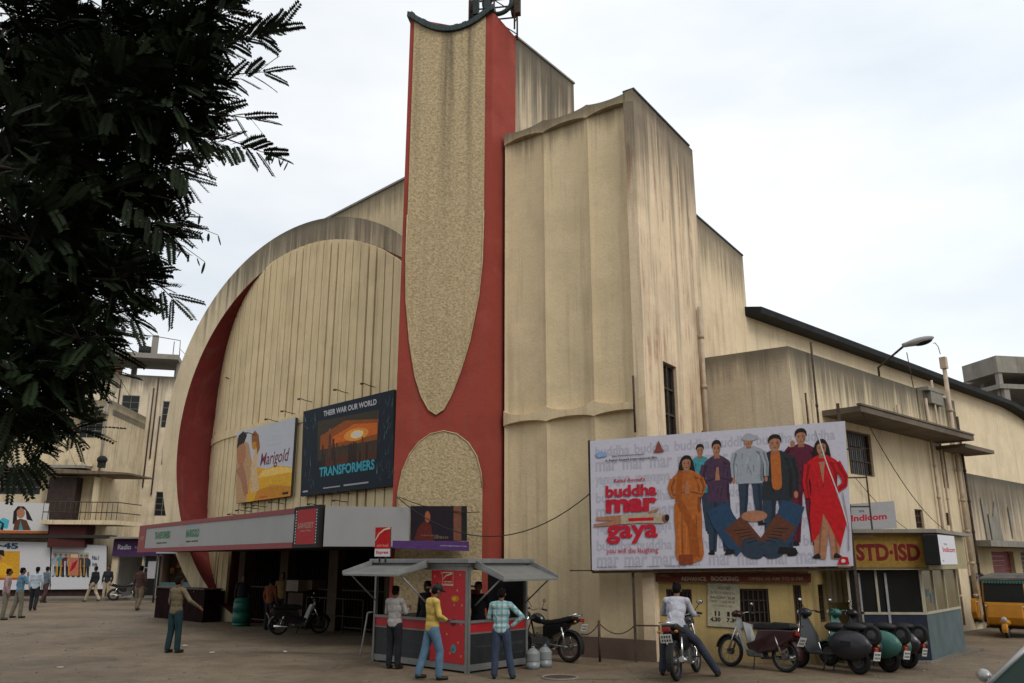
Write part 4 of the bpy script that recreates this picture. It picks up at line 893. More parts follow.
for k_ in range(4): fbox(bm, FBB, sR - .5, sR - .08, 2.6 + k_ * .62, 2.63 + k_ * .62, .12, .15)
fbox(bm, FBB, sR - .5, sR - .47, 2.75, 3.9, .12, .15); mk('ladder_braces', bm, m_iron, bb)
bm = B(); cyl(bm, FBB.pt(sL, 1.9, .06), FBB.pt(sL + .5, 1.9, .06), .015, n=5); cyl(bm, FBB.pt(0, .75, .14), FBB.pt(-.52, .75, .14), .018, n=5); cyl(bm, FBB.pt(-.52, 0, .14), FBB.pt(-.52, .76, .14), .02, n=5); mk('side_rail', bm, m_iron, bb)
# sprouting weed on the wall behind the billboard
def leafy(name, label, cat, c, r, nl, size, m, up=.3):
    bm = B(); rr = random.Random(int(c[0] * 100))
    for i in range(nl):
        d_ = V((rr.gauss(0, 1), rr.gauss(0, 1), rr.gauss(0, 1) + up)).normalized(); p_ = V(c) + d_ * r * rr.random() ** .5
        a_ = V((rr.gauss(0, 1), rr.gauss(0, 1), rr.gauss(0, .6))).normalized(); b_ = d_.cross(a_).normalized()
        quad(bm, p_, p_ + a_ * size * .5 + b_ * size * .25, p_ + a_ * size, p_ + a_ * size * .5 - b_ * size * .25)
    cyl(bm, V(c) - V((0, 0, r)), V(c), .01, n=4)
    return tag(mk(name, bm, m, normals=False), label, cat)
m_weed = mat('weed_leaf', (.04, .06, .018), .7, var=.3)
leafy('weed', 'small green weed sprouting from the wall above the white billboard', 'plant', FS1.pt(2.9, 5.15, -.12), .2, 130, .11, m_weed)

# ================================================================ BOOKING OFFICE under the billboard
C0 = gp(816, 664); FO = Fr(C0, -80)
off = thing('booking_office', 'low ochre booking office with barred windows beneath the billboard', 'building', (C0.x, C0.y, 0))
oh = [(.86, 1.50, .78, 1.52), (.17, .34, .80, 1.6), (2.5, 3.05, .70, 1.5)]
bm = B(); wall(bm, FO, 0, 3.5, 0, 2.05, oh, .2); mk('front_wall', bm, m_office, off)
FOs = Fr(C0, 40); bm = B(); wall(bm, FOs, .02, 3.0, 0, 2.05, [(.5, .9, .8, 1.6)], .2); mk('side_wall', bm, m_office, off)
bm = B(); prism(bm, [FO.pt(-.25, 0, -.25), FO.pt(3.3, 0, -.25), FO.pt(3.3, 0, 1.0), FO.pt(1.0, 0, 2.8), C0 + dr(40) * 3.1], 2.052, 2.14); mk('roof_slab', bm, m_conc, off)
for h in oh: barwin(FO, h, 6 if h[1] - h[0] > .4 else 2, off, .1, m_iron)
barwin(FOs, (.5, .9, .8, 1.6), 3, off, .1, m_iron)
bm = B(); fbox(bm, FO, .82, 1.54, .72, .775, -.06, .0); mk('sill', bm, m_conc, off)
p = None
def draw_book(p):
    p.rect(0, 0, 1, 1, flat('faded_red', (.13, .03, .02)))
    p.text('MAIN HALL', .0, .62, .13, .95, flat('faded_cream', (.25, .17, .10)), .03); p.text('ADVANCE', .20, .12, .36, .62, flat('faded_cream2', (.34, .28, .22)), .04); p.text('BOOKING', .39, .12, .56, .66, flat('faded_cream2', (.34, .28, .22)), .04); p.text('OPEN 10 AM TO 8 PM', .62, .2, .95, .6, flat('faded_cream', (.25, .17, .10)), .03)
board('booking_sign', 'narrow faded red strip sign with cream letters along the top of the booking office', 'sign', Fr(C0 - FO.n * .12, -80), [(650, 581.5), (811, 582.5), (811, 573.5), (648, 573.5)], th=.05, draw=draw_book)
def draw_times(p):
    p.rect(0, 0, 1, 1, flat('board_cream', (.34, .31, .22)))
    p.text('SHOW TIMES', .3, .84, .72, .92, flat('board_grey', (.12, .11, .09)), .03); p.text('RATES OF ADMISSION', .1, .74, .85, .80, flat('board_grey', (.12, .11, .09)), .02)
    p.text('BALCONY  50.00', .1, .63, .85, .69, K_black, .02); p.text('FIRST CLASS 40.00', .1, .54, .85, .60, flat('board_grey', (.12, .11, .09)), .02); p.text('SECOND CLASS', .2, .45, .75, .50, flat('board_grey', (.12, .11, .09)), .02)
    p.text('11', .22, .24, .38, .35, K_black, .06); p.text('1', .60, .24, .68, .35, K_black, .06); p.text('30', .82, .27, .95, .34, K_black, .05); p.text('4.30', .08, .11, .4, .21, K_black, .05); p.text('7.30', .58, .11, .92, .21, K_black, .05)
board('notice_board', 'cream show time board leaning on the office wall left of the barred window', 'notice board', Fr(C0 - FO.n * .03, -80), [(707.5, 626), (740.5, 628), (739.5, 584), (707.5, 582)], th=.025, draw=draw_times)
# compound wall with tin sheets between office and booth
cw = thing('compound_wall', 'tan yard wall topped with rusty corrugated sheets between office and phone booth', 'wall', (7.0, 19.3, 0))
FW = Fr(V((6.75, 19.35, 0)), 85); bm = B(); fbox(bm, FW, -.2, 2.2, 0, 1.25, 0, .15); mk('wall_base', bm, m_office, cw)
bm = B(); 
for i in range(40):
    s = -.2 + 2.4 * i / 40; d_ = .03 * (i % 2); hexa(bm, [FW.pt(s, 1.2, -.03 - d_), FW.pt(s + .06, 1.2, -.06 + d_), FW.pt(s + .06, 1.2, -.05 + d_), FW.pt(s, 1.2, -.02 - d_), FW.pt(s, 1.98, -.03 - d_), FW.pt(s + .06, 1.98, -.06 + d_), FW.pt(s + .06, 1.98, -.05 + d_), FW.pt(s, 1.98, -.02 - d_)])
mk('corrugated_sheet', bm, m_annexR, cw)

# ================================================================ PHONE BOOTH
bo = thing('phone_booth', 'corner phone booth with glazed walls, dark blue base and ochre sign board', 'phone booth', (K.x, K.y, 0))
m_bbase = mat('booth_slate', (.065, .095, .10), .6, var=.25, scale=2.5); m_bnavy = mat('booth_navy', (.012, .016, .035), .5, var=.2); m_bframe = mat('booth_frame', (.36, .33, .25), .6)
FK2 = FK
bm = B(); fbox(bm, FK, 0, 1.6, .02, .98, 0, .06); mk('front_base', bm, m_bnavy, bo)
bm = B(); fbox(bm, FKR, .06, 3.15, .02, .98, 0, .06); fbox(bm, Fr(FKR.pt(3.15, 0), -86), 0, 1.6, 0, 2.7, 0, .05); fbox(bm, Fr(FK.pt(1.6, 0), 40), .05, 3.1, 0, 2.7, 0, .04); mk('side_base', bm, m_bbase, bo)
bm = B(); fbox(bm, FKR, .04, 3.15, 1.03, 1.9, .02, .03); mk('side_glass', bm, mat('booth_yellow_glass', (.13, .105, .045), .2, spec=.5, var=.3, scale=1.5), bo)
bm = B(); fbox(bm, FK, .04, 1.6, 1.03, 1.9, .02, .03); mk('front_glass', bm, m_glassd, bo)
bm = B()
for s in (0.0, .95, 1.55): fbox(bm, FK, s, s + .05, .98, 1.92, -.01, .05)
fbox(bm, FK, .05, 1.55, .98, 1.03, -.015, .05)
for s in (.0, .92, 1.9, 3.1): fbox(bm, FKR, s, s + .05, .98, 1.92, -.01, .05)
fbox(bm, FKR, .05, 3.15, .98, 1.03, -.015, .05); mk('window_frame', bm, m_bframe, bo)
bm = B(); fbox(bm, FK, .75, .8, .5, 1.85, -.02, -.005); fbox(bm, FK, 1.32, 1.36, .5, 1.85, -.02, -.005); mk('door_rail', bm, m_grey, bo)
bm = B()
for a in ((.3, 1.35, .55, 1.5), (.6, 1.2, .8, 1.4)): fbox(bm, FKR, a[0], a[2], a[1], a[3], .012, .018)
mk('pasted_notice', bm, mat('notice_blue', (.05, .1, .13), .6), bo)
bm = B(); fbox(bm, FK, -.12, 1.8, 1.92, 2.70, -.18, .4); fbox(bm, Fr(FK.pt(-.12, 0, -.18), 40), .0, 3.55, 1.92, 2.70, .01, .4); mk('sign_box', bm, mat('booth_cream', (.30, .25, .13), .6, var=.1), bo)
bm = B(); prism(bm, [FK.pt(-.3, 0, -.35), FK.pt(1.95, 0, -.35), FK.pt(1.95, 0, 3), FKR.pt(3.9, 0, -.3)], 2.702, 2.78); mk('roof', bm, m_conc, bo)
p = Pic(FK.pt(1.78, 1.94, -.184), FK.pt(-.10, 1.94, -.184), FK.pt(-.10, 2.68, -.184), FK.pt(1.78, 2.68, -.184))
p.rect(0, .0, 1, .98, flat('sign_ochre', (.27, .16, .03))); p.rect(0, .0, 1, .05, flat('sign_dull', (.12, .10, .06))); p.text('STD·ISD', .20, .22, .93, .72, flat('sign_maroon', (.15, .012, .012)), .045); p.rect(.985, 0, 1, 1, K_green); p.done('printed_sheet', bo)
bm = B(); fbox(bm, FK, -.02, .12, 2.3, 2.4, -.2, -.19); bm.free()
FKs = Fr(FK.pt(-.12, 0, -.18), 40)
lb = thing('light_box_sign', 'small white light box sign jutting from the corner of the phone booth', 'sign', tuple(FKs.pt(1.0, 1.95, -.2)))
Fx = Fr(FKs.pt(0, 0, -.33), 40); xa = Fx.sz(938.5, 545)[0]; xb = Fx.sz(955, 545)[0]
bm = B(); fbox(bm, FKs, xa, xb, 2.02, 2.66, -.33, -.02); mk('casing', bm, m_black, lb, bevel=.02)
p = Pic(FKs.pt(xa, 2.03, -.334), FKs.pt(xb, 2.03, -.334), FKs.pt(xb, 2.65, -.334), FKs.pt(xa, 2.65, -.334)); p.rect(0, 0, 1, 1, K_white); p.text('TATA', .3, .66, .5, .72, K_black, .04); p.text('Indicom', .2, .42, .95, .60, K_red, .03); p.rect(.1, .1, .2, .16, K_grey); p.done('printed_sheet', lb)
def draw_indi(p):
    p.rect(0, 0, 1, 1, flat('box_grey', (.33, .33, .34))); p.text('TATA', .18, .66, .3, .74, K_black, .04); p.text('Indicom', -.0, .34, .80, .58, K_red, .035); p.rect(.2, .1, .7, .14, K_grey)
board('shop_sign', 'grey white sign board with red lettering standing behind the booth roof', 'sign', Fr(V((7.5, 19.9, 0)), -86), [(851, 531), (897, 528), (894, 501), (851, 504)], th=.06, draw=draw_indi)
# ================================================================ SALES KIOSK
Q = gp(467, 674); FQL = Fr(Q, -45.6); FQR = Fr(Q, 42)
ki = thing('sales_kiosk', 'silver street kiosk with raised flaps and a red spotted corner panel', 'kiosk', (Q.x, Q.y, 0))
m_alu = mat('brushed_aluminium', (.19, .195, .19), .45, .3, var=.12); m_kred = mat('kiosk_red', (.42, .015, .022), .45, var=.08); m_kdark = mat('kiosk_dark', (.022, .022, .025), .5, var=.2)
def frame_bars():
    bm = B()
    for F, L in ((FQL, 3.05), (FQR, 1.77)):
        for s in ((0, L - .06) if F is FQL else (0.0, L - .06)): fbox(bm, F, s, s + .06, .0, 2.0, -.02, .05)
        fbox(bm, F, .06, L - .06, .04, .16, -.01, .04); fbox(bm, F, .06, L - .06, 1.93, 2.0, -.02, .05); fbox(bm, F, .06, L - .06, .92, .97, -.03, .04)
    mk('frame', bm, m_alu, ki)
frame_bars()
for F, L, a in ((FQL, 3.05, 1.12), (FQR, 1.77, .06)):
    bm = B(); fbox(bm, F, a, L - .06, .16, .712, .0, .03); mk('lower_panel', bm, m_kdark, ki)
    bm = B(); fbox(bm, F, a, L - .06, .744, .918, -.002, .03); mk('counter_band', bm, m_kred, ki)
    bm = B(); fbox(bm, F, a, L - .06, .714, .742, -.012, .03); mk('counter_strip', bm, m_alu, ki)
BLk = FQL.pt(3.05, 0); BRk = FQR.pt(1.77, 0); BKk = FQL.pt(3.05, 0) + FQR.u * 1.77
bm = B(); fbox(bm, Fr(BLk, 42), .05, 1.7, .05, .95, .0, .03); mk('back_panel', bm, m_alu, ki)
bm = B(); fbox(bm, Fr(BRk, -45.6), .05, 1.2, .05, 2.0, .0, .03); mk('back_panel', bm, m_kdark, ki)
bm = B(); prism(bm, [Q + FQL.u * .08 + FQR.u * .08, FQL.pt(2.95, 0) + FQR.u * .1, BKk - FQL.u * .1 - FQR.u * .1, FQR.pt(1.7, 0) + FQL.u * .1], .02, .06); mk('floor', bm, m_kdark, ki)
bm = B(); c_ = Q
prism(bm, [Q - FQL.u * .12 - FQR.u * .12, FQL.pt(3.15, 0) - FQR.u * .12, FQL.pt(3.15, 0) + FQR.u * 1.9, FQR.pt(1.9, 0) - FQL.u * .12], 2.06, 2.15)
prism(bm, [Q - FQL.u * .04 - FQR.u * .04, FQL.pt(3.08, 0) - FQR.u * .04, FQL.pt(3.08, 0) + FQR.u * 1.8, FQR.pt(1.8, 0) - FQL.u * .04], 2.001, 2.058); mk('roof', bm, m_alu, ki, bevel=.01)
# red panel at the corner
a, b = FQL.pt(1.10, .17, -.022), FQL.pt(.07, .17, -.022); bm = B(); fbox(bm, FQL, .07, 1.10, .17, 1.92, -.02, .02); rp = mk('red_panel', bm, m_kred, ki)
p = Pic(a, b, b + V((0, 0, 1.75)), a + V((0, 0, 1.75))); rr = random.Random(4)
for i, (u, v) in enumerate([(.1, .93), (.3, .97), (.86, .95), (.16, .75), (.78, .78), (.7, .62), (.32, .55), (.6, .45), (.9, .42), (.25, .38), (.5, .3), (.83, .22), (.15, .2), (.6, .1), (.35, .06), (.92, .08), (.08, .55), (.92, .62), (.1, .45)]): p.oval(u, v, .022, .014, K_sand)
p.oval(.72, .69, .11, .035, K_gold); p.oval(.7, .69, .05, .02, K_yellow); p.oval(.68, .43, .09, .04, K_maroon); p.oval(.7, .15, .08, .045, K_teal); p.oval(.68, .14, .04, .02, K_green)
p.rect(.34, .85, .66, .98, flat('logo_red', (.35, .01, .015))); p.limb([(.36, .90), (.44, .94), (.62, .965)], .004, .01, K_cream); p.text('airtel', .38, .865, .62, .885, K_cream, .02); p.rect(.34, .83, .66, .85, K_cream); p.text('Express', .38, .834, .62, .846, K_red, .03)
for a_, b_, c2, d2 in ((.34, .85, .35, .98), (.65, .85, .66, .98), (.34, .97, .66, .98)): p.rect(a_, b_, c2, d2, K_cream)
p.done('printed_sheet', rp)
for F, L, a in ((FQL, 3.0, 1.2), (FQR, 1.7, .1)):
    q0, q1 = (F.pt(L, .2, -.004), F.pt(a, .2, -.004)) if F is FQL else (F.pt(a, .2, -.004), F.pt(L, .2, -.004))
    p = Pic(q0, q1, q1 + V((0, 0, .5)), q0 + V((0, 0, .5))); p.text('recharge here', .1, .5, .5, .6, K_sky, .02); p.text('ANY TIME ANY WHERE', .5, .5, .95, .62, K_sky, .02); p.text('prepaid cards', .55, .15, .95, .24, K_sky, .02); p.done('lettering', ki)
def flap(F, s0, s1, out, zt, zb):
    bm = B(); hexa(bm, [F.pt(s0, zb, -out), F.pt(s1, zb, -out), F.pt(s1, zt, -.05), F.pt(s0, zt, -.05), F.pt(s0, zb + .045, -out), F.pt(s1, zb + .045, -out), F.pt(s1, zt + .045, -.05), F.pt(s0, zt + .045, -.05)])
    fl = mk('awning_flap', bm, m_alu, ki, bevel=.006)
    for s in (s0 + .08, s1 - .08):
        bm = B(); cyl(bm, F.pt(s, 1.25, -.02), F.pt(s, zb + .15 * (zt - zb) + .0, -out * .82), .016, n=6); mk('strut', bm, m_grey, fl)
    for s in ((s0, s1)):
        bm = B(); 
        a_ = [F.pt(s, zt + .045, -.06), F.pt(s, zb + .04, -out), F.pt(s, zb + .1, -out), F.pt(s, zt + .16, -.06)]; b_ = [x + F.u * .02 for x in a_]
        vs = [bm.verts.new(x) for x in a_ + b_]; [bm.faces.new([vs[i] for i in f]) for f in ((0, 1, 2, 3), (7, 6, 5, 4), (0, 4, 5, 1), (1, 5, 6, 2), (2, 6, 7, 3), (3, 7, 4, 0))]
        mk('side_bracket', bm, m_steel, fl)
flap(FQL, 1.15, 3.05, .88, 1.98, 1.80); flap(FQR, .1, 1.77, .86, 1.98, 1.72)
# shelves and stock seen inside
bm = B(); FI = Fr(FQR.pt(0, 0) + FQL.u * 1.2, 42)
for z in (1.2, 1.55): fbox(bm, FI, .2, 1.6, z, z + .03, .0, .3)
mk('shelf', bm, m_grey, ki)
bm = B(); fbox(bm, FI, .3, .9, 1.6, 1.85, .02, .25); fbox(bm, FI, 1.0, 1.5, 1.24, 1.5, .02, .25); mk('stock_boxes', bm, m_kred, ki)
# roof sign
FRs = Fr(gp(383, 669), -80)
def draw_air(p):
    p.rect(0, .27, 1, 1, flat('logo_red', (.35, .01, .015))); p.rect(0, 0, 1, .26, K_ltwh); p.limb([(.02, .55), (.25, .78), (.6, .92), (.98, .97)], .015, .035, K_cream); p.text('airtel', .12, .33, .88, .43, flat('salmon', (.5, .15, .12)), .03); p.text('Express', .1, .06, .9, .2, K_red, .04)
t_, q_, n_ = board('roof_sign', 'small red and white sign standing upright on the kiosk roof', 'sign', FRs, [(374.5, 556.5), (390, 556.5), (390.5, 527), (375.5, 527.5)], th=.06, draw=draw_air)
bm = B(); cyl(bm, q_[0] + V((.1, .05, -.12)), q_[0] + V((.1, .05, .1)), .02); cyl(bm, q_[1] + V((-.1, .05, -.12)), q_[1] + V((-.1, .05, .1)), .02); mk('leg', bm, m_iron, t_)
# folded side stand on the kiosk's left
bm = B(); cyl(bm, FQL.pt(3.15, .1, -.25), FQL.pt(3.15, 1.0, -.1), .018); cyl(bm, FQL.pt(3.15, 1.0, -.1), FQL.pt(3.05, 1.02, 0), .018); mk('handrail', bm, m_grey, ki)

# ================================================================ LEFT BACKGROUND BUILDINGS
lbg = thing('apartment_block', 'cream three storey block with balcony and concrete roof pavilion behind the hoardings', 'building', (LP.x + 4, LP.y + 3, 0))
wl = [(-11.9, -10.3, 6.05, 7.5), (-9.0, -7.4, 6.05, 7.5), (-3.9, -1.45, 6.0, 7.42), (-6.7, -5.0, 6.05, 7.5), (.32, 1.72, 9.5, 10.9), (-4.5, -2.9, 9.5, 10.9), (-8.5, -7, 9.5, 10.9)]
bm = B(); wall(bm, FL, -13, 2.1, 0, 11.9, wl, .3); fbox(bm, Fr(FL.pt(2.1, 0), -5), .02, 6.5, 0, 11.9, -.3, 0) if False else None
mk('front_wall', bm, m_farA, lbg)
bm = B(); prism(bm, [FL.pt(-13, 0, .3), FL.pt(2.1, 0, .3), FL.pt(2.1, 0, 7), FL.pt(-13, 0, 12)], 11.0, 11.4); mk('roof', bm, m_farG, lbg); bm = B(); prism(bm, [FL.pt(1.85, 0, .3), FL.pt(2.1, 0, .3), FL.pt(2.1, 0, 7.5), FL.pt(1.85, 0, 7.5)], 0, 11.9); mk('return_wall', bm, m_farA, lbg)
wr = [(-.1, .9, 11.7, 13.25), (2.66, 3.55, 11.4, 13.0), (-.0, .95, 9.2, 10.1), (2.9, 3.6, 8.3, 9.95), (2.8, 3.8, 5.1, 6.75)]
wr = [(-.1, 1.05, 11.5, 13.4), (2.6, 3.6, 11.2, 13.1), (.0, .98, 9.2, 10.15), (2.9, 3.6, 8.6, 9.98), (2.8, 3.75, 5.1, 6.75)]
bm = B(); wall(bm, FB, -4, 6.5, 0, 14.9, wr, .3); mk('rear_wing_wall', bm, m_farB, lbg)
bm = B(); prism(bm, [FB.pt(-4, 0, .3), FB.pt(6.5, 0, .3), FB.pt(6.5, 0, 9), FB.pt(-4, 0, 9)], 14.1, 14.4); mk('roof', bm, m_farG, lbg)
m_lwin = mat('window_green', (.05, .065, .06), .5, var=.2)
for h in wl: barwin(FL, h, 3, lbg, .15, m_bframe, horiz=2)
for h in wr: barwin(FB, h, 2, lbg, .1, m_farG, horiz=3)
bm = B(); fbox(bm, FL, -13, 1.4, 7.55, 7.72, -1.0, 0); mk('sunshade', bm, m_farG, lbg)
bm = B(); fbox(bm, FL, -.1, 2.0, 10.95, 11.1, -.9, 0); mk('sunshade', bm, m_farG, lbg)
# scalloped parapet row above the shade
bm = B()
for i in range(13):
    s = -11.5 + i * 1.0; pts = [(s + .5 + .48 * math.cos(R(a)), 7.75 + .42 * math.sin(R(a))) for a in range(0, 181, 20)]; fpoly(bm, FL, pts, -.12, -.02)
mk('scalloped_parapet', bm, m_farA, lbg)
m_canopyb = mat('weathered_brown_slab', (.13, .10, .07), .9, var=.3)
# balcony with its canopy
bm = B(); prism(bm, [FL.pt(-.5, 0, -.0), FL.pt(-.5, 0, -1.6), FL.pt(3.7, 0, -1.2), FL.pt(4.2, 0, 1.6), FL.pt(2.1, 0, 1.6), FL.pt(2.1, 0, -.01)], 4.2, 4.45); mk('balcony_slab', bm, m_farA, lbg)
bm = B(); prism(bm, [FL.pt(-.5, 0, 0), FL.pt(-.5, 0, -1.8), FL.pt(4.1, 0, -1.4), FL.pt(4.5, 0, 1.8), FL.pt(2.1, 0, 1.8), FL.pt(2.1, 0, -.01)], 7.15, [7.45, 7.45, 7.25, 7.25, 7.45, 7.45]); mk('balcony_canopy', bm, m_canopyb, lbg)
bm = B()
for i in range(15): cyl(bm, FL.pt(-.4 + i * .29, 4.45, -1.55 + i * .027), FL.pt(-.4 + i * .29, 5.5, -1.55 + i * .027), .02, n=4)
for z in (4.9, 5.5): cyl(bm, FL.pt(-.4, z, -1.55), FL.pt(3.65, z, -1.15), .03, n=5)
for z in (4.9, 5.5): cyl(bm, FL.pt(3.65, z, -1.15), FL.pt(4.1, z, 1.5), .03, n=5)
mk('balcony_railing', bm, m_iron, lbg)
bm = B(); fbox(bm, FL, -.6, 1.0, 4.45, 7.0, -.9, -.02); mk('balcony_shutters', bm, mat('brown_shutter', (.035, .022, .018), .7, var=.3, scale=4), lbg)
bm = B(); fbox(bm, FL, 2.0, 2.3, 4.45, 7.0, -.9, -.6); mk('column', bm, m_farA, lbg)
bm = B(); prism(bm, [FL.pt(-.4, 0, -.01), FL.pt(-.1, 0, -1.1), FL.pt(1.9, 0, -.9), FL.pt(2.05, 0, -.01)], 2.9, 4.19); mk('bay_underside', bm, mat('bay_maroon', (.06, .015, .015), .8), lbg)
bm = B()   # roof pavilion
prism(bm, [FB.pt(-1.6, 0, -.8), FB.pt(3.4, 0, -.8), FB.pt(3.4, 0, 3), FB.pt(-1.6, 0, 3)], 16.0, 16.35); 
mk('pavilion_slab', bm, m_farG, lbg)
for s, d in ((2.9, 1.6), (3.2, .2), (-1.2, .3), (-.2, 2.5)): bm = B(); fbox(bm, FB, s, s + .35, 14.4, 16.0, d, d + .35); mk('column', bm, m_farG, lbg)
bm = B(); fbox(bm, FB, -1.9, -.6, 14.9, 16.6, .3, 1.6); mk('stair_head', bm, mat('pink_wash', (.42, .2, .14), .8), lbg)
bm = B(); cyl(bm, FB.pt(1.0, 16.35, .2), FB.pt(1.0, 17.0, .2), .45, n=16); mk('water_tank', bm, m_black, lbg)
bm = B(); fbox(bm, FB, 1.4, 1.8, 16.35, 17.9, 0, .3); mk('chimney', bm, m_farG, lbg)
bm = B(); tube(bm, [FB.pt(-.8, 17.9, 0), FB.pt(1.6, 17.8, 0), FB.pt(3.3, 17.6, 0), FB.pt(3.35, 16.35, 0)], .03, 4); cyl(bm, FB.pt(2.9, 16.3, 0), FB.pt(2.9, 17.5, 0), .03, n=4); mk('roof_railing', bm, m_iron, lbg)
for s, z0, z1 in ((1.9, 7, 14), (2.15, 9, 14.8), (-.3, 8, 14.5), (2.5, 6.5, 12)):
    bm = B(); cyl(bm, FB.pt(s, z0, -.08), FB.pt(s, z1, -.08), .05, n=5); mk('drain_pipe', bm, m_iron, lbg)
bm = B(); cyl(bm, FL.pt(1.9, 6, -.1), FL.pt(1.9, 11.9, -.1), .07, n=6); mk('drain_pipe', bm, m_conc, lbg)
bm = B(); box(bm, FL.pt(2.35, 7.75, -1.0), (.35, .35, .35)); ell(bm, FL.pt(2.35, 8.05, -1.0), (.3, .3, .25)); mk('flower_pot', bm, m_black, lbg)
# hoardings on the ground and above
def draw_p1(p):
    p.rect(0, 0, 1, 1, K_ltwh); p.rect(.0, .2, .62, .80, flat('poster_amber', (.52, .27, .02))); p.rect(0, .2, .62, .25, flat('poster_red', (.35, .08, .02)))
    p.oval(.33, .66, .07, .1, K_skin); p.poly([(.24, .72), (.27, .82), (.42, .82), (.43, .68), (.38, .72)], K_hair); p.poly([(.18, .3), (.2, .5), (.3, .56), (.42, .55), (.52, .48), (.55, .3)], K_yellow); p.oval(.2, .55, .05, .08, K_skin); p.poly([(.12, .5), (.15, .64), (.22, .66), (.22, .58)], K_brown)
    p.text('9·45', .26, .84, .6, .97, K_blue, .05); p.text('daily', .02, .87, .16, .93, K_lblue, .02)
    for (u, v) in ((.72, .6), (.8, .45), (.7, .35)): p.text('from friday', u, v, u + .16, v + .03, K_lgrey, .01)
hq = [(-30, 590), (49.5, 589.5), (50.5, 542.5), (-30, 540.5)]
board('hoarding', 'white hoarding reading 9·45 with an amber couple poster, far left street wall', 'hoarding', Fr(FL.pt(0, 0, -.6), 85), hq, th=.15, draw=draw_p1)
def draw_p2(p):
    p.rect(0, 0, 1, 1, K_ltwh); p.rect(.02, .28, .68, .82, flat('collage', (.30, .32, .30))); rr = random.Random(8)
    for i in range(7): figure(p, .07 + .095 * i, .27, .5, rr.choice((K_jean, K_shirt, K_teal, K_maroon, K_brown)), K_black, wd=1.0)
    for i in range(9): u = .03 + .07 * i; p.rect(u, .3, u + .02, .3 + rr.uniform(.2, .5), rr.choice((K_yellow, K_lgrey, K_green, K_gold)))
    p.rect(.33, .3, .5, .8, flat('collage_red', (.40, .14, .08))); p.limb([(.35, .4), (.4, .6), (.42, .45), (.47, .65)], .02, .01, K_red); p.rect(.35, .7, .48, .78, K_cream)
    p.text('No.1', .74, .66, .86, .76, K_blue, .03); p.text('hit', .75, .52, .84, .6, K_blue, .03)
board('hoarding', 'white hoarding with a collage strip of small figures, beside the 9·45 hoarding', 'hoarding', Fr(FL.pt(0, 0, -.6), 85), [(50.5, 589.5), (106, 589), (106.7, 545.6), (52, 543)], th=.15, draw=draw_p2)
def draw_p3(p):
    p.rect(0, 0, 1, 1, flat('poster_pale', (.5, .5, .5))); p.poly([(0, 0), (1, 0), (1, .08), (0, .1)], K_orange)
    p.oval(.64, .66, .055, .17, K_skin); p.poly([(.54, .3), (.55, .7), (.6, .88), (.68, .88), (.74, .7), (.80, .4), (.72, .45), (.70, .75), (.64, .84), (.59, .72), (.6, .3)], K_hair); p.poly([(.55, .1), (.57, .4), (.64, .48), (.72, .42), (.78, .1)], K_brown); p.poly([(.62, .1), (.64, .42), (.68, .1)], K_teal)
    p.poly([(.36, .15), (.34, .35), (.42, .5), (.5, .42), (.48, .15)], K_cyan); p.limb([(.4, .1), (.42, .3), (.36, .4)], .05, .02, K_black); p.rect(.1, .3, .22, .33, K_jean)
    p.text('Radio City', .0, .58, .3, .7, K_maroon, .02); p.text('93.5 FM', .02, .22, .24, .32, K_black, .03); p.text('play it loud', .02, .14, .26, .2, K_grey, .01)
board('hoarding', 'pale advert board with a laughing long haired woman, above the 9·45 hoarding', 'hoarding', Fr(FL.pt(0, 0, -.9), 85), [(-30, 533), (48, 533.5), (49.5, 503.5), (-30, 501)], th=.2, draw=draw_p3)
hw = thing('brick_wall', 'dark frame and low brick wall carrying the two street hoardings', 'wall', tuple(FL.pt(-1, 0, -.3)))
bm = B(); fbox(bm, FL, -9, 3.4, .13, .62, -.42, -.1); mk('low_wall', bm, mat('dark_brick', (.035, .018, .015), .9, var=.3, scale=5), hw); bm = B(); fbox(bm, FL, -9, 3.4, 3.42, 3.6, -1.1, -.05); mk('top_beam', bm, mat('soot_beam', (.03, .027, .024), .9), hw)
# purple shop
shp = thing('purple_shop', 'small shop with purple sign board and glass door at the end of the hoardings', 'shop', tuple(FL.pt(5, 0, 0)))
FSh = Fr(FL.pt(0, 0, -.2), 85)
bm = B(); wall(bm, FSh, 3.35, 8.2, 0, 3.4, [(3.7, 5.1, .13, 2.4), (5.2, 6.9, .13, 2.4)], .2); mk('front_wall', bm, m_farA, shp)
bm = B(); fbox(bm, FSh, 3.35, 8.2, 3.4, 3.5, -.9, 5); fbox(bm, FSh, 3.3, 3.5, 0, 3.4, .2, 5); fbox(bm, FSh, 3.5, 8, 0, 3.4, 4.9, 5); mk('roof', bm, m_farG, shp)
bm = B(); fbox(bm, FSh, 5.2, 6.9, .13, 2.4, .1, .13); mk('window', bm, m_glassd, shp); bm = B()
for s in (5.2, 6.0, 6.85): fbox(bm, FSh, s, s + .06, .13, 2.4, .05, .1)
fbox(bm, FSh, 3.7, 3.76, .13, 2.4, .05, .1); fbox(bm, FSh, 3.76, 5.15, 2.34, 2.4, .05, .1); fbox(bm, FSh, 5.26, 6.0, 1.7, 1.75, .05, .1); mk('window_frame', bm, m_grey, shp)
bm = B(); fbox(bm, FSh, 5.45, 6.0, 1.1, 2.1, .04, .06); mk('notice', bm, K_grey, shp)
bm = B(); fbox(bm, FSh, 3.4, 8.1, 2.42, 3.36, -.25, -.01); sb_ = mk('sign_board', bm, mat('shop_purple', (.055, .02, .085), .6, var=.15), shp)
p = Pic(FSh.pt(3.45, 2.5, -.255), FSh.pt(8, 2.5, -.255), FSh.pt(8, 3.3, -.255), FSh.pt(3.45, 3.3, -.255)); p.text('Radio', .05, .35, .22, .72, K_lgrey, .03); p.text('lounge', .27, .38, .42, .6, K_grey, .02); p.done('lettering', sb_)
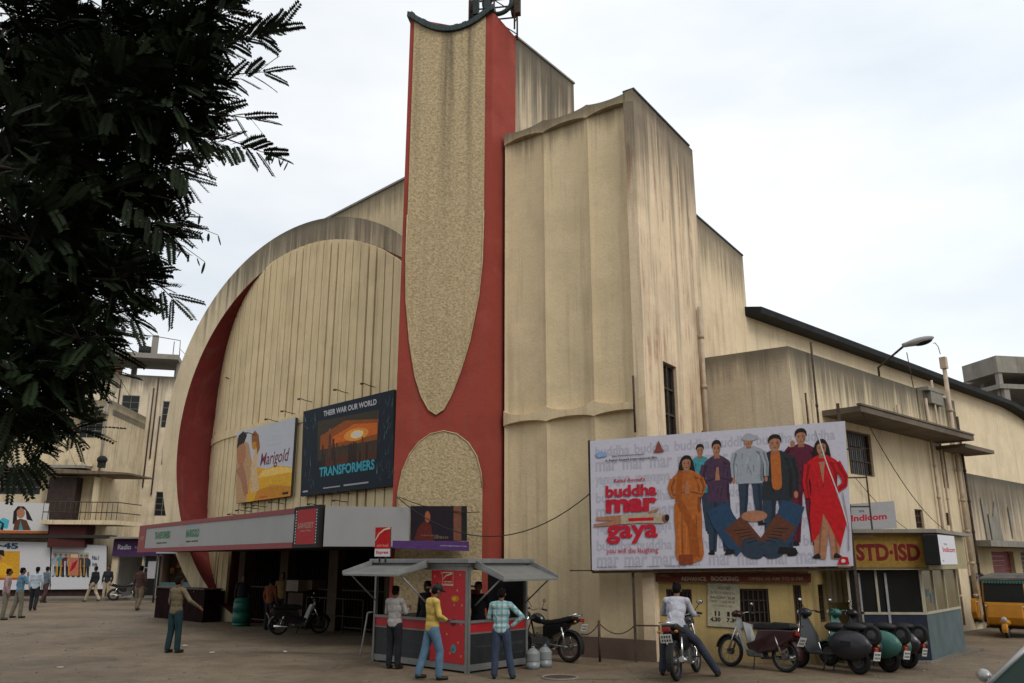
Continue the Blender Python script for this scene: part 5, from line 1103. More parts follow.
# stall with blue awning and stair beside the arch
stl = thing('tin_stall', 'small stall under a pale blue tin awning between the purple shop and the arch', 'stall', tuple(FL.pt(8.2, 0, -3)))
bm = B(); a_ = [gp(158, 600), gp(180, 601)]; FSt = Fr(gp(155, 602), 88)
hexa(bm, [FSt.pt(.0, 2.5, -.6), FSt.pt(2.6, 2.5, -.6), FSt.pt(2.6, 3.0, 1.4), FSt.pt(.0, 3.0, 1.4), FSt.pt(.0, 2.56, -.6), FSt.pt(2.6, 2.56, -.6), FSt.pt(2.6, 3.06, 1.4), FSt.pt(.0, 3.06, 1.4)]); mk('awning', bm, mat('pale_blue_tin', (.25, .30, .34), .6), stl)
bm = B(); fbox(bm, FSt, .1, 2.5, 0, 2.9, 1.3, 1.4); fbox(bm, FSt, .1, .2, 0, 2.5, 0, 1.3); mk('back_wall', bm, m_wood, stl)
bm = B(); fbox(bm, FSt, .2, 2.4, 0, 1.0, -.2, .3); mk('counter', bm, mat('stall_teal', (.06, .10, .11), .7), stl)
for s in (.08, 2.45): bm = B(); cyl(bm, FSt.pt(s, 0, -.5), FSt.pt(s, 2.52, -.5), .05, n=6); mk('post', bm, m_iron, stl)
bm = B()
for i, c_ in enumerate(range(7)): box(bm, FSt.pt(.4 + i * .3, 1.6 + .3 * (i % 2), 1.0), (.22, .2, .3))
mk('goods', bm, mat('stall_orange', (.25, .09, .03), .7, var=.6, scale=5), stl)

# ================================================================ RIGHT BACKGROUND
rb = thing('concrete_skeleton', 'unfinished grey concrete floors standing behind the hall roof', 'building', (37, 62, 0))
FRb = Fr(V((35.9, 60, 0)), 80)
for z in (14.6, 11.4, 8.2, 5.0): bm = B(); fbox(bm, FRb, .6, 16, z, z + .35, 0, 10); mk('floor_slab', bm, m_farG, rb)
bm = B(); fbox(bm, FRb, .9, 4.2, 15.9, 17.2, .3, 4); mk('tank_room', bm, m_conc, rb)
for s in (1.0, 4.0): bm = B(); fbox(bm, FRb, s, s + .3, 12, 15.9, .4, .8); mk('column', bm, m_farG, rb)
for i in range(5):
    for d in (.1, 6): bm = B(); fbox(bm, FRb, 1 + i * 3.4, 1.45 + i * 3.4, 0, 16.4 if i else 14.6, d, d + .45); mk('column', bm, m_farG, rb)
bm = B(); fbox(bm, FRb, 3.5, 16, 16.4, 16.7, .2, 9); mk('floor_slab', bm, m_farG, rb)
rw = thing('side_street_house', 'plain cream house closing the side street beyond the shops', 'building', (38, 52, 0))
bm = B(); FRw = Fr(V((33, 50, 0)), 110); wall(bm, FRw, 0, 14, 0, 7, [(1, 2.2, 3.8, 5.2), (4, 5.2, 3.8, 5.2), (7, 8.2, 3.8, 5.2)], .3); mk('front_wall', bm, m_farA, rw)
for s in (1, 4, 7): barwin(FRw, (s, s + 1.2, 3.8, 5.2), 3, rw)

# ================================================================ ADDED BLOCK behind the camera, unseen, softens light on the lower walls
op = thing('added_light_block', 'long unseen three storey block added behind the viewer to soften light on the lower walls', 'building', (0, -24, 0))
bm = B(); prism(bm, [V((-48, -24, 0)), V((44, -24, 0)), V((44, -36, 0)), V((-48, -36, 0))], 0, 15.5); mk('wall', bm, plaster('added_block_plaster', (.30, .25, .18), None, 0, .3, .1, .2, .3), op)
for j in range(3):
    bm = B()
    for i in range(22): x = -45 + 4.1 * i; box(bm, (x, -23.98, 3.2 + 4.2 * j), (1.6, .12, 1.9))
    w0 = mk('window_row', bm, m_dark, op); w0['kind'] = 'stuff'

# ================================================================ STREET LAMP on the annex roof
sl = thing('street_lamp', 'grey street lamp on a bent arm above the side annex', 'street lamp', tuple(FX.pt(5.6, 6.9, .2)))
a = FX.pt(5.7, 6.2, .15); hq_ = at(905, 345, (a + dr(137.5) * 1.6).y); he = at(931, 338, (a + dr(137.5) * 2.1).y)
bm = B(); tube(bm, [a, V((a.x, a.y, 7.85)), hq_], .035, 6); mk('arm', bm, m_iron, sl)
bm = B(); d_ = (he - hq_).normalized(); Mr = d_.to_track_quat('X', 'Z').to_matrix(); ell(bm, hq_ + d_ * .38, (.42, .14, .11), Mr); cyl(bm, hq_ - d_ * .08, hq_ + d_ * .15, .06, .09); mk('lamp_head', bm, m_grey, sl)
bm = B(); ell(bm, hq_ + d_ * .48 - V((0, 0, .05)), (.27, .11, .1), Mr); mk('lens', bm, m_glassd, sl)

# ================================================================ WIRES
def wire(name, label, a, b, sagd, r=.012, m=m_wire, n=18):
    a, b = V(a), V(b); bm = B(); tube(bm, [a.lerp(b, i / n) - V((0, 0, sagd * 4 * (i / n) * (1 - i / n))) for i in range(n + 1)], r, 4); return tag(mk(name, bm, m), label, 'cable')
wire('cable', 'black cable sagging across the tower foot to the billboard edge', at(397, 497, 20.3), FBB.pt(sL, 3.6, .1), .95)
wire('cable', 'thin cable looping over the pebble panel behind the portrait advert', at(399, 497, 20.6), at(480, 512, 20.4), .12, .01)
wire('cable', 'thin slack wire from the annex shade to the ground beside the booth', FX.pt(1.5, 6, -1.0), FX.pt(8.5, 3.0, -.2), .5, .012)
wire('cable', 'second slack wire on the annex wall, below the barred window', FX.pt(2.8, 4.3, -.1), FX.pt(7.5, 2.6, -.2), .3, .01)
wire('cable', 'wire running from the roof pavilion to the arch', FB.pt(3.3, 17.0, 0), FA.pt(10.8, 9.2, .3), .2, .02)
# dog-eared posts with chain before the fluted block
for (u, v, z) in ((600, 662, .95),): 
    b0 = gp(u, v); bm = B(); cyl(bm, b0, b0 + V((0, 0, .85)), .03, n=6); ch = tag(mk('chain_post', bm, m_iron), 'thin rusty chain post before the cream fluted wall', 'post')
    wire('chain', 'rusty chain drooping from the thin post toward the kiosk', b0 + V((0, 0, .8)), gp(572, 652) + V((0, 0, .65)), .25, .012, m_iron)
    wire('chain', 'rusty chain drooping from the thin post toward the billboard post', b0 + V((0, 0, .8)), gp(636, 662) + V((0, 0, .75)), .2, .012, m_iron)

# ================================================================ PEOPLE
def cap_(bm, a, b, ra, rb, n=10, mi=0):
    a, b = V(a), V(b); cyl(bm, a, b, ra, rb, n=n, mi=mi); ell(bm, a, (ra,) * 3, su=n, sv=6, mi=mi); ell(bm, b, (rb,) * 3, su=n, sv=6, mi=mi)
def remesh(bm, vox, sm=3):
    me = bpy.data.meshes.new('tmp'); bmesh.ops.recalc_face_normals(bm, faces=bm.faces); bm.to_mesh(me); bm.free()
    o = bpy.data.objects.new('tmp', me); COL.objects.link(o); m = o.modifiers.new('r', 'REMESH'); m.mode = 'VOXEL'; m.voxel_size = vox; m.use_smooth_shade = True
    if sm: k = o.modifiers.new('s', 'SMOOTH'); k.factor = .5; k.iterations = sm
    bpy.context.view_layer.update()
    r = bpy.data.meshes.new_from_object(o.evaluated_get(bpy.context.evaluated_depsgraph_get())); bpy.data.objects.remove(o); bpy.data.meshes.remove(me); return r
m_skin = mat('skin_brown', (.13, .062, .035), .6, var=.1, scale=12); m_skin_lip = mat('skin_lips', (.09, .03, .025), .5, var=0); m_eye = mat('eye_dark', (.008, .007, .006), .3, var=0)
m_hair_ = mat('hair_black', (.006, .005, .004), .8, var=.3, scale=40, spec=.08); m_shoe = mat('shoe_leather', (.02, .014, .01), .45, var=.2)
def cloth(name, c, kind=None, c2=None):
    if name in _m: return _m[name]
    m = mat(name, c, .9, var=.22, scale=7, bump=.6)
    if kind == 'plaid':
        t = m.node_tree; L_ = t.links.new; b = t.nodes['Principled BSDF']; tc_ = t.nodes.new('ShaderNodeTexCoord'); base = b.inputs['Base Color'].links[0].from_socket; cur = base
        for ax, sc in (('X', 24), ('Z', 22)):
            sp = t.nodes.new('ShaderNodeSeparateXYZ'); L_(tc_.outputs['Object'], sp.inputs[0]); mu = t.nodes.new('ShaderNodeMath'); mu.operation = 'MULTIPLY'; mu.inputs[1].default_value = sc * 2.6; L_(sp.outputs[ax], mu.inputs[0])
            si = t.nodes.new('ShaderNodeMath'); si.operation = 'SINE'; L_(mu.outputs[0], si.inputs[0]); mr_ = t.nodes.new('ShaderNodeMapRange'); mr_.inputs[1].default_value = .2; mr_.inputs[2].default_value = .6; mr_.inputs[4].default_value = .6; L_(si.outputs[0], mr_.inputs[0])
            mx_ = t.nodes.new('ShaderNodeMixRGB'); L_(mr_.outputs[0], mx_.inputs[0]); L_(cur, mx_.inputs[1]); mx_.inputs[2].default_value = tuple(c2) + (1,); cur = mx_.outputs[0]
        L_(cur, b.inputs['Base Color'])
    return m
def person(label, loc, face, h, shirt, pants, L=None, Rr=None, legs=None, lean=0.0, hair=m_hair_, capm=None, vox=.011, head=0.0, group=None, sleeves=True, shoe=None, seat=None):
    """local frame: facing +Y, right hand at +X. L/Rr: (elbow, wrist) of each arm; legs: {'L': (knee, ankle), 'R': ...}; built for 1.7 m and scaled"""
    k = h / 1.7; shoe = shoe or m_shoe
    root = thing('person', label, 'person', (0, 0, 0), group)
    pz = .93 if seat is None else seat
    pel = V((0, 0, pz)); ax = V((0, math.sin(lean), math.cos(lean)))
    T = lambda x, y, z: pel + V((x, 0, 0)) + ax * z + V((0, math.cos(lean), -math.sin(lean))) * y
    sh = {-1: T(-.175, 0, .46), 1: T(.175, 0, .46)}; hp = {-1: pel + V((-.085, 0, -.03)), 1: pel + V((.085, 0, -.03))}
    neck = T(0, 0, .50); hd = neck + V((0, math.sin(lean * .5 + head) * .16 + .015, math.cos(lean * .5 + head) * .16))
    arms_ = {-1: L or (V((-.24, -.02, 1.13)), V((-.23, .06, .88))), 1: Rr or (V((.24, -.02, 1.13)), V((.23, .06, .88)))}
    legs_ = {-1: (V((-.10, .02, .49)), V((-.11, -.01, .09))), 1: (V((.10, .02, .49)), V((.11, -.01, .09)))}
    if legs: legs_.update({-1: legs['L'], 1: legs['R']} if 'L' in legs else {})
    arms_ = {q: (V(a), V(b)) for q, (a, b) in arms_.items()}; legs_ = {q: (V(a), V(b)) for q, (a, b) in legs_.items()}
    Mt = Matrix.Rotation(-lean, 3, 'X')
    HM = Matrix.Rotation(-(lean * .5 + head), 3, 'X')
    def torso(bm, g):
        ell(bm, T(0, 0, .02), (.155 + g, .105 + g, .13 + g), Mt); ell(bm, T(0, 0, .16), (.135 + g, .095 + g, .14 + g), Mt); ell(bm, T(0, .005, .31), (.16 + g, .105 + g, .17 + g), Mt); ell(bm, T(0, -.005, .42), (.165 + g, .085 + g, .09 + g), Mt)
        for q in (-1, 1): cap_(bm, T(q * .05, 0, .475), sh[q] + ax * -.01, .045 + g, .052 + g)
    bm = B(); torso(bm, 0)
    cap_(bm, T(0, -.005, .46), hd - V((0, .02, .06)), .055, .052)
    ell(bm, hd + HM @ V((0, 0, .02)), (.073, .092, .098), HM); ell(bm, hd + HM @ V((0, .025, -.055)), (.052, .06, .055), HM)
    ell(bm, hd + HM @ V((0, .097, -.015)), (.013, .02, .024), HM, 8, 6)
    for q in (-1, 1): ell(bm, hd + HM @ V((q * .075, -.005, -.005)), (.012, .022, .032), HM, 8, 6)
    for q in (-1, 1):
        e_, w_ = arms_[q]; cap_(bm, sh[q], e_, .046, .036); cap_(bm, e_, w_, .036, .025)
        d_ = (w_ - e_).normalized(); x_, y_ = basis(d_); pm = w_ + d_ * .055; fw = V((0, 1, 0)) - d_ * d_.y
        fw = fw.normalized() if fw.length > .1 else V((0, 0, 1)); sd_ = d_.cross(fw)
        hexc = B(); ell(bm, pm, (.042, .018, .05), Matrix((fw, sd_, d_)).transposed(), 10, 6)
        hexc.free()
        for i in range(4):
            o_ = fw * (-.028 + .019 * i); l_ = (.062, .074, .078, .066)[i] if True else 0
            a_ = pm + o_ + d_ * .035; b_ = a_ + d_ * l_ * .55 + sd_ * (.006 * -q); c_ = b_ + (d_ * .75 + sd_ * (.55 * -q)).normalized() * l_ * .45
            cap_(bm, a_, b_, .0092, .0085, 6); cap_(bm, b_, c_, .0085, .0075, 6)
        a_ = w_ + d_ * .03 + fw * .03; b_ = a_ + (d_ * .6 + fw * .7).normalized() * .035; cap_(bm, a_, b_, .012, .010, 6); cap_(bm, b_, b_ + (d_ * .9 + fw * .2).normalized() * .03, .010, .008, 6)
        kn, an = legs_[q]; cap_(bm, hp[q], kn, .082, .052); cap_(bm, kn, an, .054, .036)
        ft = an + V((q * .015, .0, 0)); cap_(bm, V((an.x, an.y - .01, an.z - .04)), V((an.x + q * .02, an.y + .14, an.z - .055)), .038, .03)
    def put(me, name, m, par=root):
        me.transform(Matrix.Scale(k, 4)); me.materials.clear()
        for x in (m if isinstance(m, list) else [m]): me.materials.append(x)
        o = bpy.data.objects.new(name, me); COL.objects.link(o); o.parent = par; return o
    me = remesh(bm, vox * .85, 1)
    HMi = HM.inverted(); idx = []
    for p_ in me.polygons:
        c_ = HMi @ (p_.center - hd); i_ = 0
        if c_.y > .045:
            if abs(abs(c_.x) - .03) < .014 and abs(c_.z - .012) < .008: i_ = 1
            elif abs(c_.x) < .024 and abs(c_.z + .055) < .008: i_ = 2
        idx.append(i_)
    body = put(me, 'body', [m_skin, m_eye, m_skin_lip])
    for p_, i_ in zip(body.data.polygons, idx): p_.material_index = i_
    # shirt
    rs = random.Random(int(loc[0] * 91)); bm = B(); torso(bm, .020)
    for i in range(16): a_ = i * math.pi * 2 / 16
    ell(bm, T(0, 0, -.03), (.172, .125, .09), Mt)
    for i in range(14):       # folds
        a_ = rs.uniform(0, 6.28); z_ = rs.uniform(-.05, .35); r0 = (.165, .115); p0 = T(math.cos(a_) * r0[0] * .93, math.sin(a_) * r0[1] * .93, z_); p1 = T(math.cos(a_ + rs.uniform(-.6, .6)) * r0[0] * .93, math.sin(a_ + .1) * r0[1] * .93, z_ + rs.uniform(.06, .14)); cap_(bm, p0, p1, .016, .010, 6)
    for q in (-1, 1):
        e_, w_ = arms_[q]; cap_(bm, sh[q], e_, .062, .052)
        if sleeves: cap_(bm, e_, e_.lerp(w_, .93), .051, .037)
        else: cap_(bm, e_, e_.lerp(w_, .05), .051, .05)
    for q in (-1, 1): cap_(bm, T(q * .035, -.03, .50), T(q * .045, .035, .48), .02, .018, 6)
    put(remesh(bm, vox, 2), 'shirt', shirt)
    bm = B(); ell(bm, T(0, 0, -.03), (.162, .118, .11), Mt); ell(bm, pel + V((0, 0, -.06)), (.15, .115, .10))
    for q in (-1, 1):
        kn, an = legs_[q]; cap_(bm, hp[q] - V((0, 0, .01)), kn, .106, .078); cap_(bm, kn, an + (an - kn).normalized() * -.01, .078, .068)
        for i in range(5): z_ = rs.uniform(0, 1); c_ = kn.lerp(an, z_); cap_(bm, c_ + V((q * .03, .03, 0)), c_ + V((-.02, .035, rs.uniform(.02, .06))), .03, .02, 6)
        cap_(bm, an + V((0, .0, .02)), an + V((0, .01, -.015)), .055, .052)
    put(remesh(bm, vox, 2), 'trousers', pants)
    bm = B()
    for q in (-1, 1):
        an = legs_[q][1]; cap_(bm, V((an.x, an.y - .015, an.z - .045)), V((an.x + q * .022, an.y + .15, an.z - .055)), .044, .037)
    put(remesh(bm, vox, 1), 'shoes', shoe)
    bm = B(); ell(bm, hd + HM @ V((0, -.018, .035)), (.083, .096, .095), HM); ell(bm, hd + HM @ V((0, -.045, -.01)), (.074, .07, .07), HM)
    rs2 = random.Random(3)
    for i in range(40): a_ = rs2.uniform(0, 6.28); z_ = rs2.uniform(.0, .12); p0 = HM @ V((math.cos(a_) * .07, -.018 + math.sin(a_) * .08, z_)); cap_(bm, hd + p0 * .97, hd + p0 * 1.05, .014, .010, 5)
    hme = remesh(bm, vox, 0)
    # keep the face clear of hair
    hb = bmesh.new(); hb.from_mesh(hme); rm = []
    for v_ in hb.verts:
        c_ = HMi @ (v_.co - hd)
        if c_.y > .035 and c_.z < .068: v_.co = hd + HM @ V((c_.x * .86, min(c_.y, .04), c_.z))
    hb.to_mesh(hme); hb.free(); put(hme, 'hair', hair)
    if capm:
        bm = B(); ell(bm, hd + HM @ V((0, -.01, .055)), (.094, .108, .085), HM); ell(bm, hd + HM @ V((0, .11, .055)), (.07, .07, .012), HM); put(remesh(bm, vox, 1), 'cap', capm)
    root.location = loc; root.rotation_euler = (0, 0, -R(face))
    return root
cA = cloth('shirt_yellow', (.50, .36, .09)); cB = cloth('denim_pale', (.085, .16, .24)); cC = cloth('shirt_grey', (.30, .29, .28)); cD = cloth('trousers_black', (.014, .014, .018)); cE = cloth('shirt_plaid', (.36, .45, .45), 'plaid', (.07, .24, .27)); cF = cloth('denim_dark', (.035, .05, .085))
cG = cloth('shirt_pale_grey', (.36, .365, .41)); cH = cloth('trousers_navy', (.028, .032, .05)); cI = cloth('jacket_tan', (.125, .10, .06)); cJ = cloth('trousers_teal', (.010, .03, .036)); cK = cloth('jacket_brown', (.06, .03, .025)); cL = cloth('trousers_khaki', (.16, .12, .08))
cM = cloth('shirt_blue', (.09, .18, .26)); cN = cloth('trousers_olive', (.13, .12, .09)); cO = cloth('shirt_white_blue', (.34, .40, .46)); cP = cloth('shirt_pinkish', (.3, .2, .2)); cQ = cloth('shirt_black', (.015, .015, .02)); cR = cloth('trousers_cream', (.36, .29, .20)); cS = cloth('shirt_rust', (.16, .05, .02)); cT = cloth('shirt_slate', (.10, .13, .16))
def P_(u, v): return gp(u, v)
LEG = lambda a=0, b=0, s=0: None
person('man in yellow shirt, black cap and pale jeans, counting something by the red panel', P_(431, 680), 62, 1.68, cA, cB, L=((-.25, .03, 1.14), (-.10, .24, 1.06)), Rr=((.24, .04, 1.14), (.06, .26, 1.05)), legs=dict(L=((-.10, -.10, .50), (-.11, -.22, .11)), R=((.10, .12, .50), (.12, .10, .09))), head=.45, capm=mat('cap_black', (.012, .012, .013), .7), vox=.009)
person('man in grey shirt and black trousers facing the kiosk counter on the left', P_(393, 669), 25, 1.60, cC, cD, L=((-.24, .05, 1.14), (-.17, .26, 1.24)), Rr=((.24, .06, 1.15), (.15, .30, 1.22)), vox=.009)
person('man in turquoise checked shirt with a hand on his hip at the kiosk', P_(501, 679), 8, 1.60, cE, cF, L=((-.26, .06, 1.14), (-.12, .22, 1.08)), Rr=((.43, -.03, 1.16), (.21, -.0, .98)), legs=dict(L=((-.11, .0, .49), (-.13, -.03, .09)), R=((.14, .02, .49), (.22, .0, .09))), head=.2, vox=.009, lean=.03)
person('man in tan jacket and dark teal trousers reaching out with his right arm', P_(172, 653), 25, 1.74, cI, cJ, L=((-.24, .02, 1.13), (-.20, .13, .90)), Rr=((.36, .04, 1.16), (.44, .24, 1.02)), legs=dict(L=((-.10, .0, .49), (-.12, -.04, .09)), R=((.10, .03, .49), (.11, .03, .09))), vox=.011)
person('man in dark brown jacket and khaki trousers walking away past the purple shop', P_(137, 611), 5, 1.9, cK, cL, legs=dict(L=((-.10, .14, .50), (-.10, .12, .10)), R=((.10, -.02, .48), (.11, -.22, .14))), vox=.016)
person('man in pinkish shirt cut off by the left edge of the view', P_(2, 620), 60, 1.82, cP, cN, vox=.018)
person('man in blue shirt and olive trousers touching his face before the hoarding', P_(16, 618), 40, 1.85, cM, cN, Rr=((.24, .10, 1.18), (.07, .16, 1.42)), L=((-.24, -.02, 1.12), (-.24, .05, .9)), legs=dict(L=((-.12, -.04, .49), (-.16, -.12, .09)), R=((.12, .06, .49), (.17, .05, .09))), vox=.016)
person('man in pale blue striped shirt and black trousers walking toward the hoardings', P_(32, 611), -15, 1.85, cO, cD, legs=dict(L=((-.10, .10, .50), (-.10, .10, .09)), R=((.10, .0, .48), (.12, -.2, .12))), vox=.016)
person('man in slate shirt half hidden behind the pale blue shirted man', P_(43, 603), 20, 1.82, cT, cK, legs=dict(L=((-.10, .14, .50), (-.10, .14, .09)), R=((.10, -.02, .48), (.10, -.22, .12))), vox=.018)
person('man in black shirt and cream trousers striding left past the collage hoarding', P_(92, 602), -75, 1.82, cQ, cR, legs=dict(L=((-.10, .2, .52), (-.10, .32, .11)), R=((.10, -.05, .49), (.11, -.30, .14))), vox=.018)
person('man in dark shirt and cream trousers standing beside the purple shop door', P_(105, 600), 170, 1.82, cQ, cR, vox=.018)
person('dark silhouetted man behind the counter under the canopy', P_(201, 618), 190, 1.95, cQ, cD, vox=.018)
person('dark clothed person standing in the cinema entrance next to the green barrel', P_(240, 626), 160, 1.65, cQ, cK, vox=.018)
person('man in rust brown shirt under the canopy left of the parked scooter', P_(268, 630), 20, 1.58, cS, cD, vox=.016)
person('person in yellowish shirt deep under the canopy behind the scooter', P_(280, 626), 175, 1.72, cloth('shirt_mustard', (.25, .17, .06)), cD, vox=.018)
person('kiosk seller in dark clothes leaning out beside the red corner panel', FQL.pt(1.75, .06, .42), 215, 1.62, cQ, cD, L=((-.25, .05, 1.2), (-.2, .28, 1.3)), vox=.012)
person('kiosk seller in black shirt standing inside behind the right hand counter', FQR.pt(.75, .06, .45), 190, 1.62, cQ, cD, vox=.012)

# ================================================================ TWO-WHEELERS
m_paintb = mat('bike_black', (.012, .012, .014), .3, spec=.5, var=.1, coat=.3); m_paintr = mat('bike_maroon', (.032, .008, .009), .35, var=.1, coat=.3); m_green = mat('scooter_green', (.035, .12, .10), .4, var=.1, coat=.2); m_dblue = mat('scooter_charcoal', (.022, .022, .026), .4, var=.15, coat=.2)
m_seat = mat('seat_vinyl', (.014, .013, .013), .55, var=.2); m_taill = mat('tail_light_red', (.25, .012, .012), .25, var=0, spec=.6); m_amber = mat('indicator_amber', (.4, .13, .01), .3, var=0); m_plate = mat('number_plate_white', (.5, .5, .48), .5, var=.05); m_eng = mat('engine_metal', (.12, .12, .12), .5, .6, var=.3, scale=20); m_lens = mat('lamp_glass', (.35, .36, .36), .15, var=0, spec=.7)
m_rimd = mat('wheel_rim_grey', (.07, .07, .07), .5, .4, var=.3)
def wheel(par, y, r, tw, name='wheel', x=0.0, z=None, spokes=True, hubr=.06, steer=0):
    z = r if z is None else z
    bm = B(); cyl(bm, (x - .05, y, z), (x + .05, y, z), hubr, n=14)
    if spokes:
        for i in range(18): a = 2 * math.pi * i / 18; s_ = (-1) ** i; cyl(bm, (x + .03 * s_, y + math.cos(a) * hubr, z + math.sin(a) * hubr), (x, y + math.cos(a + .35 * s_) * (r - tw * .9), z + math.sin(a + .35 * s_) * (r - tw * .9)), .0028, n=4, cap=False)
    else: cyl(bm, (x - .03, y, z), (x + .03, y, z), r - tw * 1.25, n=20)
    w_ = mk(name, bm, m_eng if spokes else m_rimd, par)
    bm = B(); torus(bm, (x, y, z), (1, 0, 0), r - tw * .55, tw * .55, 32, 10, sq=1.0); mk('tyre', bm, m_black, w_)
    bm = B(); torus(bm, (x, y, z), (1, 0, 0), r - tw * 1.12, .013, 32, 6, sq=1.6); mk('rim', bm, m_eng if spokes else m_rimd, w_); return w_
def part(par, name, m, fn, bevel=0, smooth=False, sub=0):
    bm = B(); fn(bm); o = mk(name, bm, m, par, bevel=bevel, smooth=smooth)
    if sub: k_ = o.modifiers.new('sub', 'SUBSURF'); k_.levels = k_.render_levels = sub
    return o
def plate(par, c, tilt=.2, w_=.2, h_=.14, back=-1):
    M = Matrix.Rotation(tilt, 3, 'X'); o = part(par, 'number_plate', m_plate, lambda b: box(b, c, (w_, .008, h_), M))
    def ink(b):
        for j in (0, 1):
            for i in range(4): q = V(c) + M @ V((-.065 + .043 * i, back * .0062, .03 - .06 * j)); box(b, q, (.022, .003, .034), M)
    part(o, 'plate_marks', m_black, ink); return o
def handlebar(par, y, z, w_=.34, back=.14, m=m_chrome):
    o = part(par, 'handlebar', m, lambda b: tube(b, [(-w_, y - back, z + .02), (-w_ * .6, y - .03, z + .05), (0, y, z), (w_ * .6, y - .03, z + .05), (w_, y - back, z + .02)], .012, 6))
    for q in (-1, 1): part(o, 'grip', m_black, lambda b: cyl(b, (q * w_, y - back, z + .02), (q * (w_ - .11), y - back * .62, z + .035), .019, n=8))
    return o
def mirror(par, x, y, z):
    o = part(par, 'mirror', m_black, lambda b: (tube(b, [(x * .65, y - .06, z + .04), (x, y - .02, z + .17)], .007, 5), ell(b, (x * 1.03, y - .02, z + .2), (.06, .018, .04))))
    part(o, 'mirror_glass', m_chrome, lambda b: ell(b, (x * 1.03, y - .032, z + .2), (.05, .008, .032))); return o
def motorcycle(label, paint=m_paintb):
    t = thing('motorcycle', label, 'motorcycle')
    wheel(t, -.64, .30, .075); wheel(t, .64, .30, .07)
    part(t, 'fork', m_chrome, lambda b: [cyl(b, (q * .08, .64, .30), (q * .08, .40, .86), .022, n=8) for q in (-1, 1)])
    part(t, 'front_mudguard', paint, lambda b: torus_arc(b, .64, .30, .335, .06, 20, 150))
    part(t, 'rear_mudguard', m_black, lambda b: torus_arc(b, -.64, .30, .345, .07, 60, 200))
    part(t, 'fuel_tank', paint, lambda b: profile(b, [(-.02, .76), (.05, .90), (.20, .97), (.34, .95), (.42, .84), (.36, .76), (.15, .70)], -.13, .13, taper=lambda y, z: .55 if z > .93 else 1 if z > .75 else .7), sub=2)
    part(t, 'seat', m_seat, lambda b: profile(b, [(.04, .82), (-.2, .82), (-.45, .86), (-.76, .92), (-.78, .84), (-.45, .74), (-.1, .70), (.04, .72)], -.13, .13), bevel=.03)
    part(t, 'side_cover', paint, lambda b: profile(b, [(-.02, .70), (-.45, .74), (-.62, .78), (-.5, .60), (-.2, .46), (-.02, .46)], -.14, .14, taper=lambda y, z: 1 if z > .6 else .85), bevel=.02)
    part(t, 'tail_cowl', paint, lambda b: profile(b, [(-.45, .74), (-.78, .84), (-.92, .90), (-.88, .78), (-.62, .70)], -.09, .09, taper=lambda y, z: 1 + y * .25), sub=1)
    part(t, 'frame', m_black, lambda b: (tube(b, [(0, .40, .84), (0, .30, .55), (0, .22, .28), (0, -.15, .25), (0, -.3, .40)], .022, 6), tube(b, [(0, .4, .84), (0, 0, .72), (0, -.5, .70), (0, -.8, .80)], .02, 6)))
    part(t, 'engine', m_eng, lambda b: (profile(b, [(.2, .30), (.24, .45), (.05, .50), (-.16, .46), (-.18, .27), (.1, .22)], -.12, .12), [box(b, (0, .17, .50 + i * .026), (.2, .18, .012)) for i in range(7)]), bevel=.012)
    part(t, 'exhaust', m_chrome, lambda b: (tube(b, [(.08, .26, .55), (.12, .34, .40), (.14, .2, .24), (.15, -.2, .24)], .02, 8), cyl(b, (.15, -.2, .25), (.17, -.82, .36), .03, .045, n=12)))
    part(t, 'swing_arm', m_steel, lambda b: [cyl(b, (q * .09, -.64, .30), (q * .09, -.15, .33), .018, n=6) for q in (-1, 1)])
    part(t, 'shock_absorber', m_chrome, lambda b: [cyl(b, (q * .12, -.60, .34), (q * .12, -.50, .68), .025, n=8) for q in (-1, 1)])
    handlebar(t, .36, 1.0); mirror(t, .3, .3, 1.02); mirror(t, -.3, .3, 1.02)
    hl = part(t, 'headlight', paint, lambda b: ell(b, (0, .52, .88), (.1, .1, .1))); part(hl, 'lens', m_lens, lambda b: ell(b, (0, .56, .88), (.085, .075, .085)))
    part(t, 'tail_light', m_taill, lambda b: box(b, (0, -.925, .84), (.14, .05, .07)), bevel=.012)
    for q in (-1, 1): part(t, 'indicator', m_amber, lambda b: ell(b, (q * .15, -.86, .80), (.035, .025, .025)))
    part(t, 'grab_rail', m_chrome, lambda b: tube(b, [(-.12, -.5, .86), (-.13, -.85, .95), (.13, -.85, .95), (.12, -.5, .86)], .011, 6))
    plate(t, (0, -.985, .70), .25); part(t, 'side_stand', m_black, lambda b: cyl(b, (-.08, .0, .28), (-.22, -.05, .0), .012, n=6)); part(t, 'foot_peg', m_black, lambda b: cyl(b, (-.25, .02, .32), (.25, .02, .32), .014, n=6))
    return t
def torus_arc(bm, y, z, r, w_, a0, a1, n=12, th=.006):
    """mudguard strip over a wheel: angles from the front (0) over the top (90)"""
    pr = None
    for i in range(n + 1):
        a = R(a0 + (a1 - a0) * i / n); c_, s_ = math.cos(a), math.sin(a)
        ring = [bm.verts.new((x, y + c_ * rr, z + s_ * rr)) for x, rr in ((-w_, r - .035), (-w_ * .6, r), (w_ * .6, r), (w_, r - .035), (w_ * .6, r - th), (-w_ * .6, r - th))]
        if pr:
            for k in range(6): bm.faces.new((pr[k], pr[(k + 1) % 6], ring[(k + 1) % 6], ring[k]))
        else: bm.faces.new(ring)
        pr = ring
    bm.faces.new(pr)
